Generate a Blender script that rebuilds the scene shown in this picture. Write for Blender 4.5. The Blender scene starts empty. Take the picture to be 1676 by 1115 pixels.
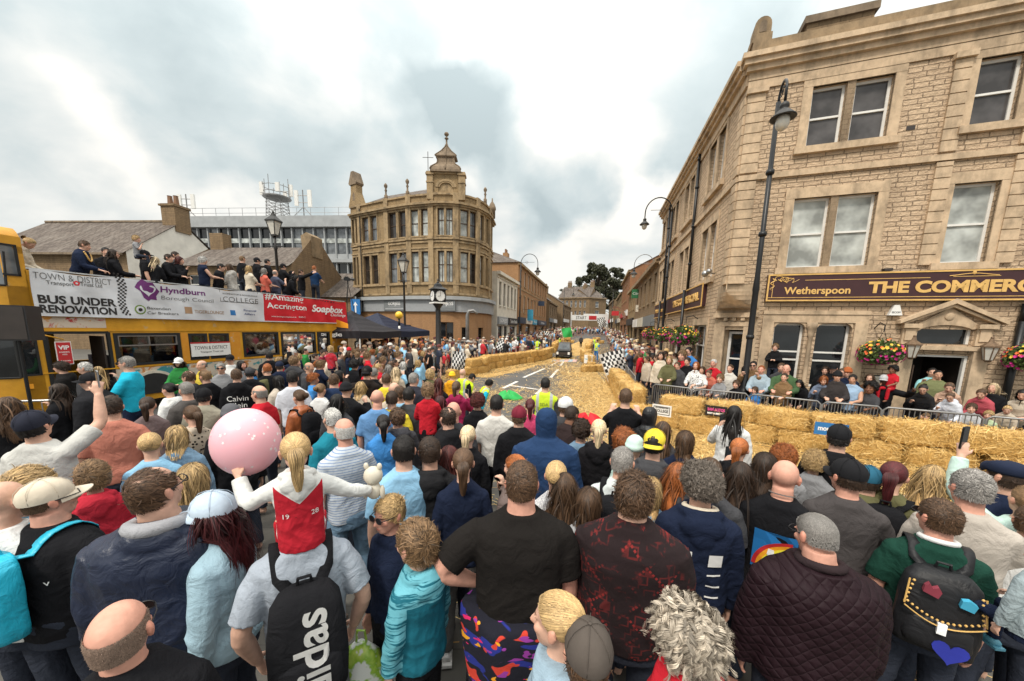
import bpy,bmesh,math,random
import numpy as np
from mathutils import Vector,Matrix
from mathutils.bvhtree import BVHTree
from mathutils.noise import noise as pnoise
random.seed(7)
S=bpy.context.scene
COL=S.collection
R=math.radians
# ---------------------------------------------------------------- camera
CF,CPX,CPY,CH=590.0,838.0,629.0,2.4 # focal length and principal point in photo pixels, eye height
PIT,ROL=R(8.8),R(-1.23)
C_F=np.array([0,math.cos(PIT),-math.sin(PIT)]);_rt=np.array([1.0,0,0]);_dn=np.cross(C_F,_rt)
C_X=math.cos(ROL)*_rt+math.sin(ROL)*_dn
C_D=-math.sin(ROL)*_rt+math.cos(ROL)*_dn
C_O=np.array([0,0,CH])
cd=bpy.data.cameras.new('camera');cam=bpy.data.objects.new('camera',cd);COL.objects.link(cam)
cd.lens=36*CF/1676;cd.sensor_width=36;cd.shift_y=(CPY-557.5)/1676
cd.clip_start=0.05;cd.clip_end=4000
cam.matrix_world=Matrix(((C_X[0],-C_D[0],-C_F[0],0),(C_X[1],-C_D[1],-C_F[1],0),(C_X[2],-C_D[2],-C_F[2],CH),(0,0,0,1)))
S.camera=cam
def ray(x,y):return C_X*((x-CPX)/CF)+C_D*((y-CPY)/CF)+C_F
def at_h(x,y,h):
 d=ray(x,y);return C_O+d*((h-CH)/d[2])
def at_y(x,y,Y):
 d=ray(x,y);return C_O+d*(Y/d[1])
def at_d(x,y,z):return C_O+ray(x,y)*z # z = depth along the view axis
def gz(x,y): # height of the ground: level square, then the street climbs
 return max(0.0,y-24.0)*0.026
 # ---------------------------------------------------------------- sky and sun
SUN_EL,SUN_AZ=R(52),R(215) # azimuth from +Y towards +X (behind and to the left)
W=bpy.data.worlds.new('World');S.world=W;W.use_nodes=True
def world_nodes():
 nt=W.node_tree;N=nt.nodes;L=nt.links;N.clear()
 def nd(t,**k):
  n=N.new(t)
  for a,b in k.items():setattr(n,a,b)
  return n
 def math_(op,a,b=None,c=None):
  n=nd('ShaderNodeMath',operation=op)
  for i,v in enumerate((a,b,c)):
   if v is None:continue
   if isinstance(v,(int,float)):n.inputs[i].default_value=v
   else:L.new(v,n.inputs[i])
  return n.outputs[0]
 out=nd('ShaderNodeOutputWorld');bg=nd('ShaderNodeBackground');bg2=nd('ShaderNodeBackground');add=nd('ShaderNodeMixShader')
 sky=nd('ShaderNodeTexSky',sky_type='NISHITA');sky.sun_disc=False;sky.sun_elevation=SUN_EL;sky.sun_rotation=SUN_AZ
 L.new(sky.outputs[0],bg.inputs[0]);bg.inputs[1].default_value=0.07
 tc=nd('ShaderNodeTexCoord');sp=nd('ShaderNodeSeparateXYZ');L.new(tc.outputs['Generated'],sp.inputs[0])
 z=math_('MAXIMUM',sp.outputs[2],0.0)
 dz=math_('ADD',z,0.34)
 cx=math_('DIVIDE',sp.outputs[0],dz);cy=math_('DIVIDE',sp.outputs[1],dz)
 cb=nd('ShaderNodeCombineXYZ');L.new(cx,cb.inputs[0]);L.new(cy,cb.inputs[1])
 def fbm(scale,det,rough,dist,off):
  mp=nd('ShaderNodeMapping');mp.inputs['Location'].default_value=off;L.new(cb.outputs[0],mp.inputs[0])
  n=nd('ShaderNodeTexNoise');n.inputs['Scale'].default_value=scale;n.inputs['Detail'].default_value=det
  n.inputs['Roughness'].default_value=rough;n.inputs['Distortion'].default_value=dist
  L.new(mp.outputs[0],n.inputs[0]);return n.outputs[0]
 n1=fbm(1.25,7,.5,.5,(3.1,1.7,0));n2=fbm(4.2,6,.55,.4,(7.7,4.1,2));n3=fbm(0.6,3,.5,0,(1.2,9.4,5))
 base=math_('ADD',math_('MULTIPLY',n1,.58),math_('ADD',math_('MULTIPLY',n2,.3),math_('MULTIPLY',n3,.3)))
 # the larger grey cloud banks, each at its bearing in the sky, with ragged edges
 dens=base
 wn=nd('ShaderNodeTexNoise');wn.inputs['Scale'].default_value=3.2;wn.inputs['Detail'].default_value=6;L.new(tc.outputs['Generated'],wn.inputs[0])
 w1=nd('ShaderNodeVectorMath',operation='SUBTRACT');L.new(wn.outputs['Color'],w1 .inputs[0]);w1 .inputs[1].default_value=(.5,.5,.5)
 w2=nd('ShaderNodeVectorMath',operation='MULTIPLY_ADD');L.new(w1 .outputs[0],w2 .inputs[0]);w2 .inputs[1].default_value=(.42,.42,.42);L.new(tc.outputs['Generated'],w2 .inputs[2])
 w3=nd('ShaderNodeVectorMath',operation='NORMALIZE');L.new(w2 .outputs[0],w3 .inputs[0])
 for(px,py,rad,amt)in CLOUDS:
  d=ray(px,py);d=d/np.linalg.norm(d)
  dp=nd('ShaderNodeVectorMath',operation='DOT_PRODUCT');L.new(w3 .outputs[0],dp.inputs[0]);dp.inputs[1].default_value=tuple(d)
  mr=nd('ShaderNodeMapRange',interpolation_type='SMOOTHSTEP');L.new(dp.outputs['Value'],mr.inputs[0])
  mr.inputs[1].default_value=math.cos(R(rad));mr.inputs[2].default_value=1.0;mr.inputs[3].default_value=0;mr.inputs[4].default_value=amt
  dens=math_('ADD',dens,mr.outputs[0])
 rp=nd('ShaderNodeValToRGB');L.new(dens,rp.inputs[0]);e=rp.color_ramp
 e.elements[0].position=.40;e.elements[0].color=(1.0,.945,.85,1)
 e.elements[1].position=.86;e.elements[1].color=(.44,.51,.52,1)
 for p_,c_ in((.50,(.94,.915,.85,1)),(.60,(.76,.775,.745,1)),(.72,(.57,.635,.635,1))):
  k=e.elements.new(p_);k.color=c_
 L.new(rp.outputs[0],bg2 .inputs[0])
 L.new(math_('ADD',.63,math_('MULTIPLY',math_('POWER',z,3.0),1.7)),bg2 .inputs[1]) # overcast: brightest overhead
 add.inputs[0].default_value=.93
 L.new(bg.outputs[0],add.inputs[1]);L.new(bg2 .outputs[0],add.inputs[2]);L.new(add.outputs[0],out.inputs[0])
CLOUDS=[(800,215,9,.30),(735,200,8,.16),(935,300,8,.22),(640,50,9,.12),(1150,120,12,.20),(420,190,13,.12),(580,250,10,.16),(130,250,16,.07),(330,55,12,.15),
(60,60,14,.12),(880,360,7,.14),(1000,60,10,-.04),(480,90,9,-.1),(820,90,7,-.06),(330,290,9,-.16),(1050,330,7,-.2),(200,110,8,-.14),(900,160,6,-.1),(80,150,7,-.1),(1000,220,7,-.1),(640,150,5,-.08),(900,420,6,-.1)]
world_nodes()
ld=bpy.data.lights.new('sun','SUN');ld.energy=1.5;ld.angle=R(11);ld.color=(1,.93,.82)
sun=bpy.data.objects.new('sun',ld);COL.objects.link(sun)
_sd=Vector((math.sin(SUN_AZ)*math.cos(SUN_EL),math.cos(SUN_AZ)*math.cos(SUN_EL),math.sin(SUN_EL)))
sun.rotation_euler=_sd.to_track_quat('Z','Y').to_euler();sun.location=(0,0,40)
S.view_settings.view_transform='Standard';S.view_settings.look='None';S.view_settings.exposure=0.84;S.view_settings.gamma=1
S.cycles.max_bounces=5;S.cycles.diffuse_bounces=2;S.cycles.glossy_bounces=2;S.cycles.transmission_bounces=3;S.cycles.transparent_max_bounces=6
# ---------------------------------------------------------------- materials
M={}
def newmat(name):
 m=bpy.data.materials.new(name);m.use_nodes=True;nt=m.node_tree
 return m,nt,nt.nodes['Principled BSDF']
def nod(nt,t,**k):
 n=nt.nodes.new(t)
 for a,b in k.items():setattr(n,a,b)
 return n
def noise_(nt,scale,det=4,vec=None,rough=.55,dist=0):
 n=nod(nt,'ShaderNodeTexNoise');n.inputs['Scale'].default_value=scale;n.inputs['Detail'].default_value=det
 n.inputs['Roughness'].default_value=rough;n.inputs['Distortion'].default_value=dist
 if vec is not None:nt.links.new(vec,n.inputs['Vector'])
 return n.outputs[0]
def ramp_(nt,fac,stops):
 r=nod(nt,'ShaderNodeValToRGB');nt.links.new(fac,r.inputs[0]);e=r.color_ramp
 while len(e.elements)<len(stops):e.elements.new(.5)
 for k,(p,c)in zip(e.elements,stops):k.position=p;k.color=(*c,1)if len(c)==3 else c
 return r.outputs[0]
def mix_(nt,fac,a,b,mode='MIX'):
 n=nod(nt,'ShaderNodeMix',data_type='RGBA',blend_type=mode)
 for s,v in((n.inputs[0],fac),(n.inputs[6],a),(n.inputs[7],b)):
  if isinstance(v,(int,float)):s.default_value=v
  elif isinstance(v,tuple):s.default_value=(*v,1)if len(v)==3 else v
  else:nt.links.new(v,s)
 return n.outputs[2]
def mth(nt,op,a,b=None,c=None):
 n=nod(nt,'ShaderNodeMath',operation=op)
 for i,v in enumerate((a,b,c)):
  if v is None:continue
  if isinstance(v,(int,float)):n.inputs[i].default_value=v
  else:nt.links.new(v,n.inputs[i])
 return n.outputs[0]
def bump_(nt,bs,h,st=.4,dist=.02,prev=None):
 b=nod(nt,'ShaderNodeBump');b.inputs['Strength'].default_value=st;b.inputs['Distance'].default_value=dist
 nt.links.new(h,b.inputs['Height'])
 if prev is not None:nt.links.new(prev,b.inputs['Normal'])
 nt.links.new(b.outputs[0],bs.inputs['Normal']);return b.outputs[0]
def uvv(nt):return nod(nt,'ShaderNodeTexCoord').outputs['UV']
def objv(nt):return nod(nt,'ShaderNodeTexCoord').outputs['Object']
def plain(name,col,rough=.6,metal=0,var=.18,sc=6,bump=0,spec=.5):
 m,nt,b=newmat(name);v=objv(nt)
 n=noise_(nt,sc,5,v);lo=tuple(c*(1-var)for c in col);hi=tuple(min(1,c*(1+var))for c in col)
 nt.links.new(ramp_(nt,n,[(.3,lo),(.7,hi)]),b.inputs['Base Color'])
 b.inputs['Roughness'].default_value=rough;b.inputs['Metallic'].default_value=metal;b.inputs['Specular IOR Level'].default_value=spec
 if bump:bump_(nt,b,noise_(nt,sc*8,5,v),bump,.01)
 M[name]=m;return m
def masonry(name,c1,c2,mort,bw=.42,rh=.125,ms=.008,bump=.7,soot=.5,grime=(.05,.04,.03),irr=.5):
 m,nt,b=newmat(name);uv=uvv(nt)
 wob=noise_(nt,2.5,2,uv);
 vm=nod(nt,'ShaderNodeVectorMath',operation='MULTIPLY_ADD');nt.links.new(nod_rgb(nt,noise_c(nt,7,uv)),vm.inputs[0]);vm.inputs[1].default_value=(.02,.012,0);nt.links.new(uv,vm.inputs[2])
 br=nod(nt,'ShaderNodeTexBrick');nt.links.new(vm.outputs[0],br.inputs['Vector'])
 br.offset=.43;br.squash=.72;br.squash_frequency=3
 br.inputs['Color1'].default_value=(*c1,1);br.inputs['Color2'].default_value=(*c2,1);br.inputs['Mortar'].default_value=(*mort,1)
 br.inputs['Scale'].default_value=1;br.inputs['Mortar Size'].default_value=ms;br.inputs['Mortar Smooth'].default_value=.4
 br.inputs['Bias'].default_value=0;br.inputs['Brick Width'].default_value=bw;br.inputs['Row Height'].default_value=rh
 n=noise_(nt,11,6,uv,.65);c=mix_(nt,.45,br.outputs[0],ramp_(nt,n,[(.25,tuple(x*.5 for x in c1)),(.75,tuple(min(1,x*1.35)for x in c2))]))
 mp=nod(nt,'ShaderNodeMapping');mp.inputs['Scale'].default_value=(1.6,.35,1);nt.links.new(uv,mp.inputs[0])
 g=ramp_(nt,noise_(nt,1.6,7,mp.outputs[0],.65),[(.48,(0,0,0)),(.72,(soot,)*3)])
 c=mix_(nt,g,c,grime);nt.links.new(c,b.inputs['Base Color'])
 b.inputs['Roughness'].default_value=.9;b.inputs['Specular IOR Level'].default_value=.2
 h=mth(nt,'ADD',mth(nt,'MULTIPLY',br.outputs['Fac'],-.8),mth(nt,'MULTIPLY',noise_(nt,16,4,uv,.6),irr))
 bump_(nt,b,h,bump,.035)
 M[name]=m;return m
def noise_c(nt,scale,vec):
 n=nod(nt,'ShaderNodeTexNoise');n.inputs['Scale'].default_value=scale;nt.links.new(vec,n.inputs['Vector']);return n
def nod_rgb(nt,n):
 s=nod(nt,'ShaderNodeVectorMath',operation='SUBTRACT');nt.links.new(n.outputs['Color'],s.inputs[0]);s.inputs[1].default_value=(.5,.5,.5);return s.outputs[0]
def ashlar(name,col,soot=.45,joint=.3):
 m,nt,b=newmat(name);v=objv(nt)
 n=noise_(nt,5,7,v,.65);c=ramp_(nt,n,[(.25,tuple(x*.68 for x in col)),(.5,col),(.8,tuple(min(1,x*1.22)for x in col))])
 mp=nod(nt,'ShaderNodeMapping');mp.inputs['Scale'].default_value=(1.3,1.3,.5);nt.links.new(v,mp.inputs[0])
 g=ramp_(nt,noise_(nt,1.5,8,mp.outputs[0],.7),[(.45,(0,0,0)),(.68,(soot,)*3)])
 nt.links.new(mix_(nt,g,c,(.055,.045,.035)),b.inputs['Base Color']);b.inputs['Roughness'].default_value=.88;b.inputs['Specular IOR Level'].default_value=.2
 bump_(nt,b,noise_(nt,40,5,v),.35,.01);M[name]=m;return m
def glass(name,col=(.012,.014,.016),rough=.03,spec=.6,wob=.25):
 m,nt,b=newmat(name);v=objv(nt)
 nt.links.new(ramp_(nt,noise_(nt,1.7,3,v),[(.35,tuple(c*.55 for c in col)),(.7,tuple(c*1.5 for c in col))]),b.inputs['Base Color'])
 b.inputs['Roughness'].default_value=rough;b.inputs['Specular IOR Level'].default_value=spec
 bump_(nt,b,noise_(nt,.8,1,v),wob,.02);M[name]=m;return m
masonry('rock_stone',(.70,.52,.35),(.53,.385,.26),(.115,.075,.05),.37,.112,.011,1.0,.3,(.12,.085,.055),1.5)
masonry('buff_stone',(.385,.27,.145),(.30,.21,.115),(.16,.11,.06),.30,.10,.007,.5,.55,(.075,.055,.035))
masonry('brown_stone',(.30,.205,.115),(.22,.15,.09),(.11,.08,.05),.45,.14,.010,.6,.5,(.06,.045,.03))
masonry('red_brick',(.33,.16,.08),(.26,.12,.06),(.24,.18,.12),.225,.075,.008,.3,.35,(.06,.04,.03))
masonry('tan_brick',(.42,.235,.115),(.34,.18,.085),(.26,.19,.12),.225,.075,.008,.3,.25,(.1,.07,.05))
masonry('slate',(.19,.155,.13),(.10,.08,.07),(.025,.02,.02),.45,.26,.025,1.0,.85,(.24,.21,.18),.25)
ashlar('ashlar',(.57,.425,.285),.55);ashlar('ashlar_gold',(.375,.27,.155),.75);ashlar('ashlar_dark',(.24,.18,.125),.7);ashlar('ashlar_brown',(.30,.215,.13),.6)
plain('white_paint',(.74,.72,.68),.45,var=.06);plain('cream_render',(.63,.58,.49),.8,var=.12,sc=2,bump=.2);plain('white_render',(.74,.71,.64),.85,var=.12,sc=1.4,bump=.3)
plain('concrete',(.34,.35,.355),.8,var=.12,sc=1.5,bump=.15);plain('dark_frame',(.035,.026,.022),.45);plain('brown_frame',(.07,.042,.028),.5)
plain('black_metal',(.012,.012,.013),.38,.3);plain('iron',(.03,.028,.027),.5,.3);plain('steel',(.36,.36,.36),.38,.85,var=.1);plain('dull_steel',(.23,.225,.22),.5,.6)
plain('grey_sign',(.30,.31,.32),.6,var=.08);plain('mid_grey',(.17,.18,.185),.6,var=.1);plain('lead',(.15,.15,.155),.7);plain('clay',(.22,.12,.07),.85)
plain('navy_paint',(.02,.035,.07),.5);plain('blue_sign',(.02,.16,.42),.45,var=.05);plain('sky_sign',(.05,.33,.5),.5);plain('red_paint',(.50,.025,.03),.45,var=.1);plain('green_sign',(.02,.14,.05),.5)
plain('white_sign',(.78,.77,.74),.5,var=.04);plain('yellow_sign',(.78,.66,.04),.5,var=.05);plain('black_sign',(.012,.011,.012),.5);plain('maroon_sign',(.045,.012,.014),.42,var=.12)
plain('gold',(.72,.44,.14),.4,.15,var=.15);plain('pink_paint',(.65,.08,.28),.5);plain('beacon',(.85,.5,.04),.35);plain('amber',(.8,.33,.02),.5)
plain('white_ink',(.8,.79,.77),.6,var=.02);plain('black_ink',(.015,.013,.013),.6,var=.02);plain('grey_ink',(.10,.095,.09),.6);plain('purple_ink',(.14,.02,.15),.6);plain('navy_ink',(.02,.05,.2),.6);plain('green_ink',(.18,.28,.05),.6);plain('tan_ink',(.38,.23,.13),.6);plain('red_ink',(.62,.02,.03),.6)
plain('bus_cream',(.6,.55,.45),.5);plain('rubber',(.012,.012,.012),.8);plain('bark',(.10,.075,.055),.9,bump=.6)
glass('glass');glass('pale_glass',(.44,.46,.44),.5,.12,.1);glass('blind_glass',(.085,.08,.08),.07,.4);glass('sky_glass',(.13,.14,.15),.03,.8);glass('brown_glass',(.035,.03,.027),.04,.6)
# ---------------------------------------------------------------- mesh helpers
def tag(o,label=None,cat=None,group=None,kind=None):
 if label:o['label']=label
 if cat:o['category']=cat
 if group:o['group']=group
 if kind:o['kind']=kind
 return o
def thing(name,label,cat,loc=(0,0,0),rz=0,group=None,kind=None):
 o=bpy.data.objects.new(name,None);COL.objects.link(o);o.location=loc;o.rotation_euler=(0,0,rz);o.empty_display_size=.1
 return tag(o,label,cat,group,kind)
class MB:
 def __init__(s):s.v=[];s.f=[];s.uv=[];s.mi=[];s.cur=0;s.M=None;s.zf=None
 def P(s,p):
  if s.zf:p=(p[0],p[1],s.zf(p[2]))
  if s.M is not None:p=s.M@Vector(p)
  s.v.append(tuple(p));return len(s.v)-1
 def face(s,pts,uv=None):
  s.f.append([s.P(p)for p in pts]);s.uv.append(uv if uv else[None]*len(pts));s.mi.append(s.cur)
 def box(s,x0,x1,y0,y1,z0,z1,uvs=True):
  p=[(x0,y0,z0),(x1,y0,z0),(x1,y1,z0),(x0,y1,z0),(x0,y0,z1),(x1,y0,z1),(x1,y1,z1),(x0,y1,z1)]
  for q,ax in(((0,1,5,4),'xz'),((1,2,6,5),'yz'),((2,3,7,6),'xz'),((3,0,4,7),'yz'),((4,5,6,7),'xy'),((3,2,1,0),'xy')):
   i,j='xyz'.index(ax[0]),'xyz'.index(ax[1])
   s.face([p[k]for k in q],[(p[k][i],p[k][j])for k in q])
  return s
 def cbox(s,c,d):return s.box(c[0]-d[0]/2,c[0]+d[0]/2,c[1]-d[1]/2,c[1]+d[1]/2,c[2]-d[2]/2,c[2]+d[2]/2)
 def prism(s,poly,z0,z1): # poly in xy, anticlockwise
  n=len(poly);L=0
  s.face([(x,y,z1)for x,y in poly],[tuple(p)for p in poly]);s.face([(x,y,z0)for x,y in reversed(poly)],[tuple(p)for p in reversed(poly)])
  for i in range(n):
   a,b=poly[i],poly[(i+1)%n];l=math.dist(a,b)
   s.face([(*a,z0),(*b,z0),(*b,z1),(*a,z1)],[(L,z0),(L+l,z0),(L+l,z1),(L,z1)]);L+=l
  return s
 def extr(s,poly,y0,y1): # poly in xz, extruded along y
  n=len(poly)
  s.face([(x,y0,z)for x,z in poly],list(poly));s.face([(x,y1,z)for x,z in reversed(poly)],list(reversed(poly)))
  for i in range(n):
   a,b=poly[i],poly[(i+1)%n];l=math.dist(a,b)
   s.face([(a[0],y0,a[1]),(a[0],y1,a[1]),(b[0],y1,b[1]),(b[0],y0,b[1])],[(0,0),(y1-y0,0),(y1-y0,l),(0,l)])
  return s
 def tube(s,pts,rad,n=8,cap=True):
  pts=[Vector(p)for p in pts];rs=rad if isinstance(rad,(list,tuple))else[rad]*len(pts);rings=[]
  up=Vector((0,0,1))
  for i,p in enumerate(pts):
   d=(pts[min(i+1,len(pts)-1)]-pts[max(i-1,0)]).normalized()
   a=d.orthogonal().normalized()if i==0 else(a0-d*a0 .dot(d)).normalized()
   a0=a;b=d.cross(a);r=rs[i]
   rings.append([p+a*math.cos(t)*r+b*math.sin(t)*r for t in(2*math.pi*k/n for k in range(n))])
  return s.loft(rings,cap)
 def loft(s,rings,cap=True,closed=True):
  n=len(rings[0]);idx=[[s.P(p)for p in r]for r in rings]
  for a,b in zip(idx,idx[1:]):
   for k in range(n if closed else n-1):
    s.f.append([a[k],a[(k+1)%n],b[(k+1)%n],b[k]]);s.uv.append([None]*4);s.mi.append(s.cur)
  if cap and closed:
   s.f.append(list(reversed(idx[0])));s.uv.append([None]*n);s.mi.append(s.cur);s.f.append(list(idx[-1]));s.uv.append([None]*n);s.mi.append(s.cur)
  return s
 def lathe(s,prof,c=(0,0,0),n=16):
  return s.loft([[(c[0]+r*math.cos(2*math.pi*k/n),c[1]+r*math.sin(2*math.pi*k/n),c[2]+z)for k in range(n)]for r,z in prof])
 def ball(s,c,r,n=12,m=8):
  rx,ry,rz=r if isinstance(r,tuple)else(r,r,r)
  return s.loft([[(c[0]+rx*math.sin(t)*math.cos(2*math.pi*k/n),c[1]+ry*math.sin(t)*math.sin(2*math.pi*k/n),c[2]-rz*math.cos(t))for k in range(n)]
  for t in(math.pi*(i+.04)/(m+.08)for i in range(m+1))])
 def obj(s,name,mat,parent=None,smooth=False,loc=None):
  me=bpy.data.meshes.new(name);me.from_pydata(s.v,[],s.f)
  for m_ in(mat if isinstance(mat,(list,tuple))else[mat]):me.materials.append(M[m_]if isinstance(m_,str)else m_)
  if len(set(s.mi))>1:me.polygons.foreach_set('material_index',s.mi)
  ul=me.uv_layers.new(name='UVMap');li=0;co=s.v
  data=np.zeros((len(me.loops),2),np.float32)
  for f,uv in zip(s.f,s.uv):
   for k,vi in enumerate(f):
    u=uv[k]if uv[k]is not None else(co[vi][0]+co[vi][1]*.7,co[vi][2])
    data[li]=u;li+=1
  ul.data.foreach_set('uv',data.ravel())
  if smooth:me.polygons.foreach_set('use_smooth',[True]*len(me.polygons))
  me.update()
  o=bpy.data.objects.new(name,me);COL.objects.link(o)
  if parent is not None:o.parent=parent
  if loc is not None:o.location=loc
  return o
def copy_tree(o,parent=None):
 c=o.copy();COL.objects.link(c)
 if parent is not None:c.parent=parent
 for ch in list(o.children):copy_tree(ch,c)
 return c
def text_mesh(body,size=1.0,extr=.002,bold=0,align='CENTER',shear=0,sx=1.0):
 cu=bpy.data.curves.new('lettering','FONT');cu.body=body;cu.size=size;cu.extrude=extr;cu.offset=bold;cu.align_x=align;cu.align_y='CENTER';cu.shear=shear;cu.resolution_u=4
 o=bpy.data.objects.new('lettering',cu);COL.objects.link(o);dg=bpy.context.evaluated_depsgraph_get();dg.update()
 me=bpy.data.meshes.new_from_object(o.evaluated_get(dg));bpy.data.objects.remove(o);bpy.data.curves.remove(cu)
 if sx!=1:
  for v in me.vertices:v.co.x*=sx
 me.materials.clear();me.name='lettering';return me
def text(body,parent,mtx,mat='white_ink',size=.3,width=None,**k):
 """lettering on a surface: mtx maps text x,y,z(out) into the parent's frame"""
 me=text_mesh(body,size,**k)
 xs=[v.co.x for v in me.vertices]
 if width and xs:
  w=max(xs)-min(xs);f=width/w
  for v in me.vertices:v.co.x*=f
 me.materials.append(M[mat]if isinstance(mat,str)else mat)
 o=bpy.data.objects.new('lettering',me);COL.objects.link(o);o.parent=parent;o.matrix_local=mtx;return o
def fmat(o,ux,uy,n): # frame from origin, x axis, y axis, normal
 ux,uy,n=Vector(ux),Vector(uy),Vector(n)
 return Matrix(((ux.x,uy.x,n.x,o[0]),(ux.y,uy.y,n.y,o[1]),(ux.z,uy.z,n.z,o[2]),(0,0,0,1)))
def hdir(az):return Vector((math.sin(R(az)),math.cos(R(az)),0))
# ================================================================ the setting: ground, road, straw
def grid_sheet(name,xs,ys,zf,mat,kind='structure'):
 v=[(x,y,zf(x,y))for y in ys for x in xs];n=len(xs)
 f=[(j*n+i,j*n+i+1,(j+1)*n+i+1,(j+1)*n+i)for j in range(len(ys)-1)for i in range(n-1)]
 me=bpy.data.meshes.new(name);me.from_pydata(v,[],f);me.materials.append(M[mat]);o=bpy.data.objects.new(name,me);COL.objects.link(o);o['kind']=kind;return o
def ground_mats():
 m,nt,b=newmat('ground_paving');v=objv(nt)
 br=nod(nt,'ShaderNodeTexBrick');nt.links.new(v,br.inputs['Vector']);br.inputs['Scale'].default_value=1;br.inputs['Brick Width'].default_value=.6;br.inputs['Row Height'].default_value=.4
 br.inputs['Mortar Size'].default_value=.008;br.inputs['Color1'].default_value=(.10,.092,.08,1);br.inputs['Color2'].default_value=(.075,.07,.06,1);br.inputs['Mortar'].default_value=(.05,.045,.04,1)
 nt.links.new(mix_(nt,.4,br.outputs[0],ramp_(nt,noise_(nt,3,6,v),[(.3,(.04,.035,.03)),(.7,(.12,.11,.095))])),b.inputs['Base Color']);b.inputs['Roughness'].default_value=.85
 bump_(nt,b,br.outputs['Fac'],-.3,.01);M['ground_paving']=m
 m,nt,b=newmat('asphalt');v=objv(nt)
 c=ramp_(nt,noise_(nt,45,4,v),[(.3,(.05,.048,.046)),(.7,(.115,.11,.105))])
 c=mix_(nt,ramp_(nt,noise_(nt,.7,5,v),[(.4,(0,0,0)),(.7,(.5,.5,.5))]),c,(.13,.122,.112))
 c=mix_(nt,ramp_(nt,noise_(nt,2.2,8,v,.7),[(.6,(0,0,0)),(.75,(.55,.55,.55))]),c,(.27,.2,.11));nt.links.new(c,b.inputs['Base Color']);b.inputs['Roughness'].default_value=.9
 bump_(nt,b,noise_(nt,90,3,v),.3,.01);M['asphalt']=m
 m,nt,b=newmat('straw');v=objv(nt);at=nod(nt,'ShaderNodeAttribute',attribute_name='shade')
 c=ramp_(nt,at.outputs['Fac'],[(0,(.36,.19,.05)),(.5,(.74,.46,.14)),(1,(.93,.70,.32))]);nt.links.new(c,b.inputs['Base Color']);b.inputs['Roughness'].default_value=.6;b.inputs['Specular IOR Level'].default_value=.35;M['straw']=m
 m,nt,b=newmat('straw_mat');v=objv(nt);mp=nod(nt,'ShaderNodeMapping');mp.inputs['Scale'].default_value=(1,1,1);nt.links.new(v,mp.inputs[0])
 n1=noise_(nt,30,6,v,.8,3.0);c=ramp_(nt,n1,[(.28,(.25,.125,.03)),(.42,(.64,.37,.10)),(.58,(.84,.54,.18)),(.8,(.88,.66,.32))]);nt.links.new(c,b.inputs['Base Color'])
 b.inputs['Roughness'].default_value=.8;bump_(nt,b,n1,.9,.04);M['straw_mat']=m
 m,nt,b=newmat('road_paint');v=objv(nt)
 nt.links.new(ramp_(nt,noise_(nt,20,6,v,.7),[(.36,(.2,.19,.17)),(.46,(.72,.7,.66))]),b.inputs['Base Color']);b.inputs['Roughness'].default_value=.7;M['road_paint']=m
ground_mats()
YS=[-30,-5,0,4,8,12,16,20,24,30,40,60,90,130,400,1500]
XS=[-800,-120,-40,-20,-10,0,10,20,40,120,800]
grid_sheet('ground',XS,YS,lambda x,y:min(gz(x,y),2.9)-.02+max(0,y-130)*.02,'ground_paving')
UV_ST=hdir(13);NV_ST=Vector((UV_ST.y,-UV_ST.x,0)) # street axis and its right-hand normal
def stp(lat,v):return NV_ST*lat+UV_ST*v # lateral offset and distance along the street
def road():
 v=[];f=[];rows=[5.5,9,12,16,20,24,26,30,36,44,60,80,110]
 for s_ in rows:
  for lat in((-14,1.1)if s_<12 else(-7.4,1.5)):
   p=stp(lat,s_);v.append((p.x,p.y,gz(p.x,p.y)+.004))
 for i in range(len(rows)-1):f.append((2*i,2*i+1,2*i+3,2*i+2))
 me=bpy.data.meshes.new('road');me.from_pydata(v,[],f);me.materials.append(M['asphalt']);o=bpy.data.objects.new('road',me);COL.objects.link(o);o['kind']='structure'
 for lat0,lat1,nm in((1.5,3.4,'pavement'),(-8.8,-7.4,'pavement')):
  mb=MB()
  rs=[12,16,20,24,30,40,60,80,110]
  for a,b in zip(rs,rs[1:]):
   q=[stp(lat0,a),stp(lat1,a),stp(lat1,b),stp(lat0,b)];k=lat0 if lat0>0 else lat1
   mb.face([(p.x,p.y,gz(p.x,p.y)+.12)for p in q]);e=[stp(k,a),stp(k,b)]
   mb.face([(e[0].x,e[0].y,gz(*e[0].xy)),(e[1].x,e[1].y,gz(*e[1].xy)),(e[1].x,e[1].y,gz(*e[1].xy)+.12),(e[0].x,e[0].y,gz(*e[0].xy)+.12)])
  o=mb.obj(nm,'ground_paving');o['kind']='structure'
 mb=MB()
 for x0,y0,x1,y1 in((857,618,891,603.4),(823.5,635.5,846.5,624.4),(901.5,618,913,604.8),(835,631,880.5,637.4),(878,645,893,631),(896,603,908.5,604.8),(900.3,599,914.3,593),(916.6,599.4,922.4,593.1)):
  a,b=Vector(at_h(x0,y0,.01)),Vector(at_h(x1,y1,.01));d=(b-a).normalized();n=Vector((-d.y,d.x,0))*.075
  mb.face([tuple(p+Vector((0,0,gz(p.x,p.y))))for p in(a-n,a+n,b+n,b-n)])
 o=mb.obj('road_marking','road_paint');o['kind']='structure'
road()
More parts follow.
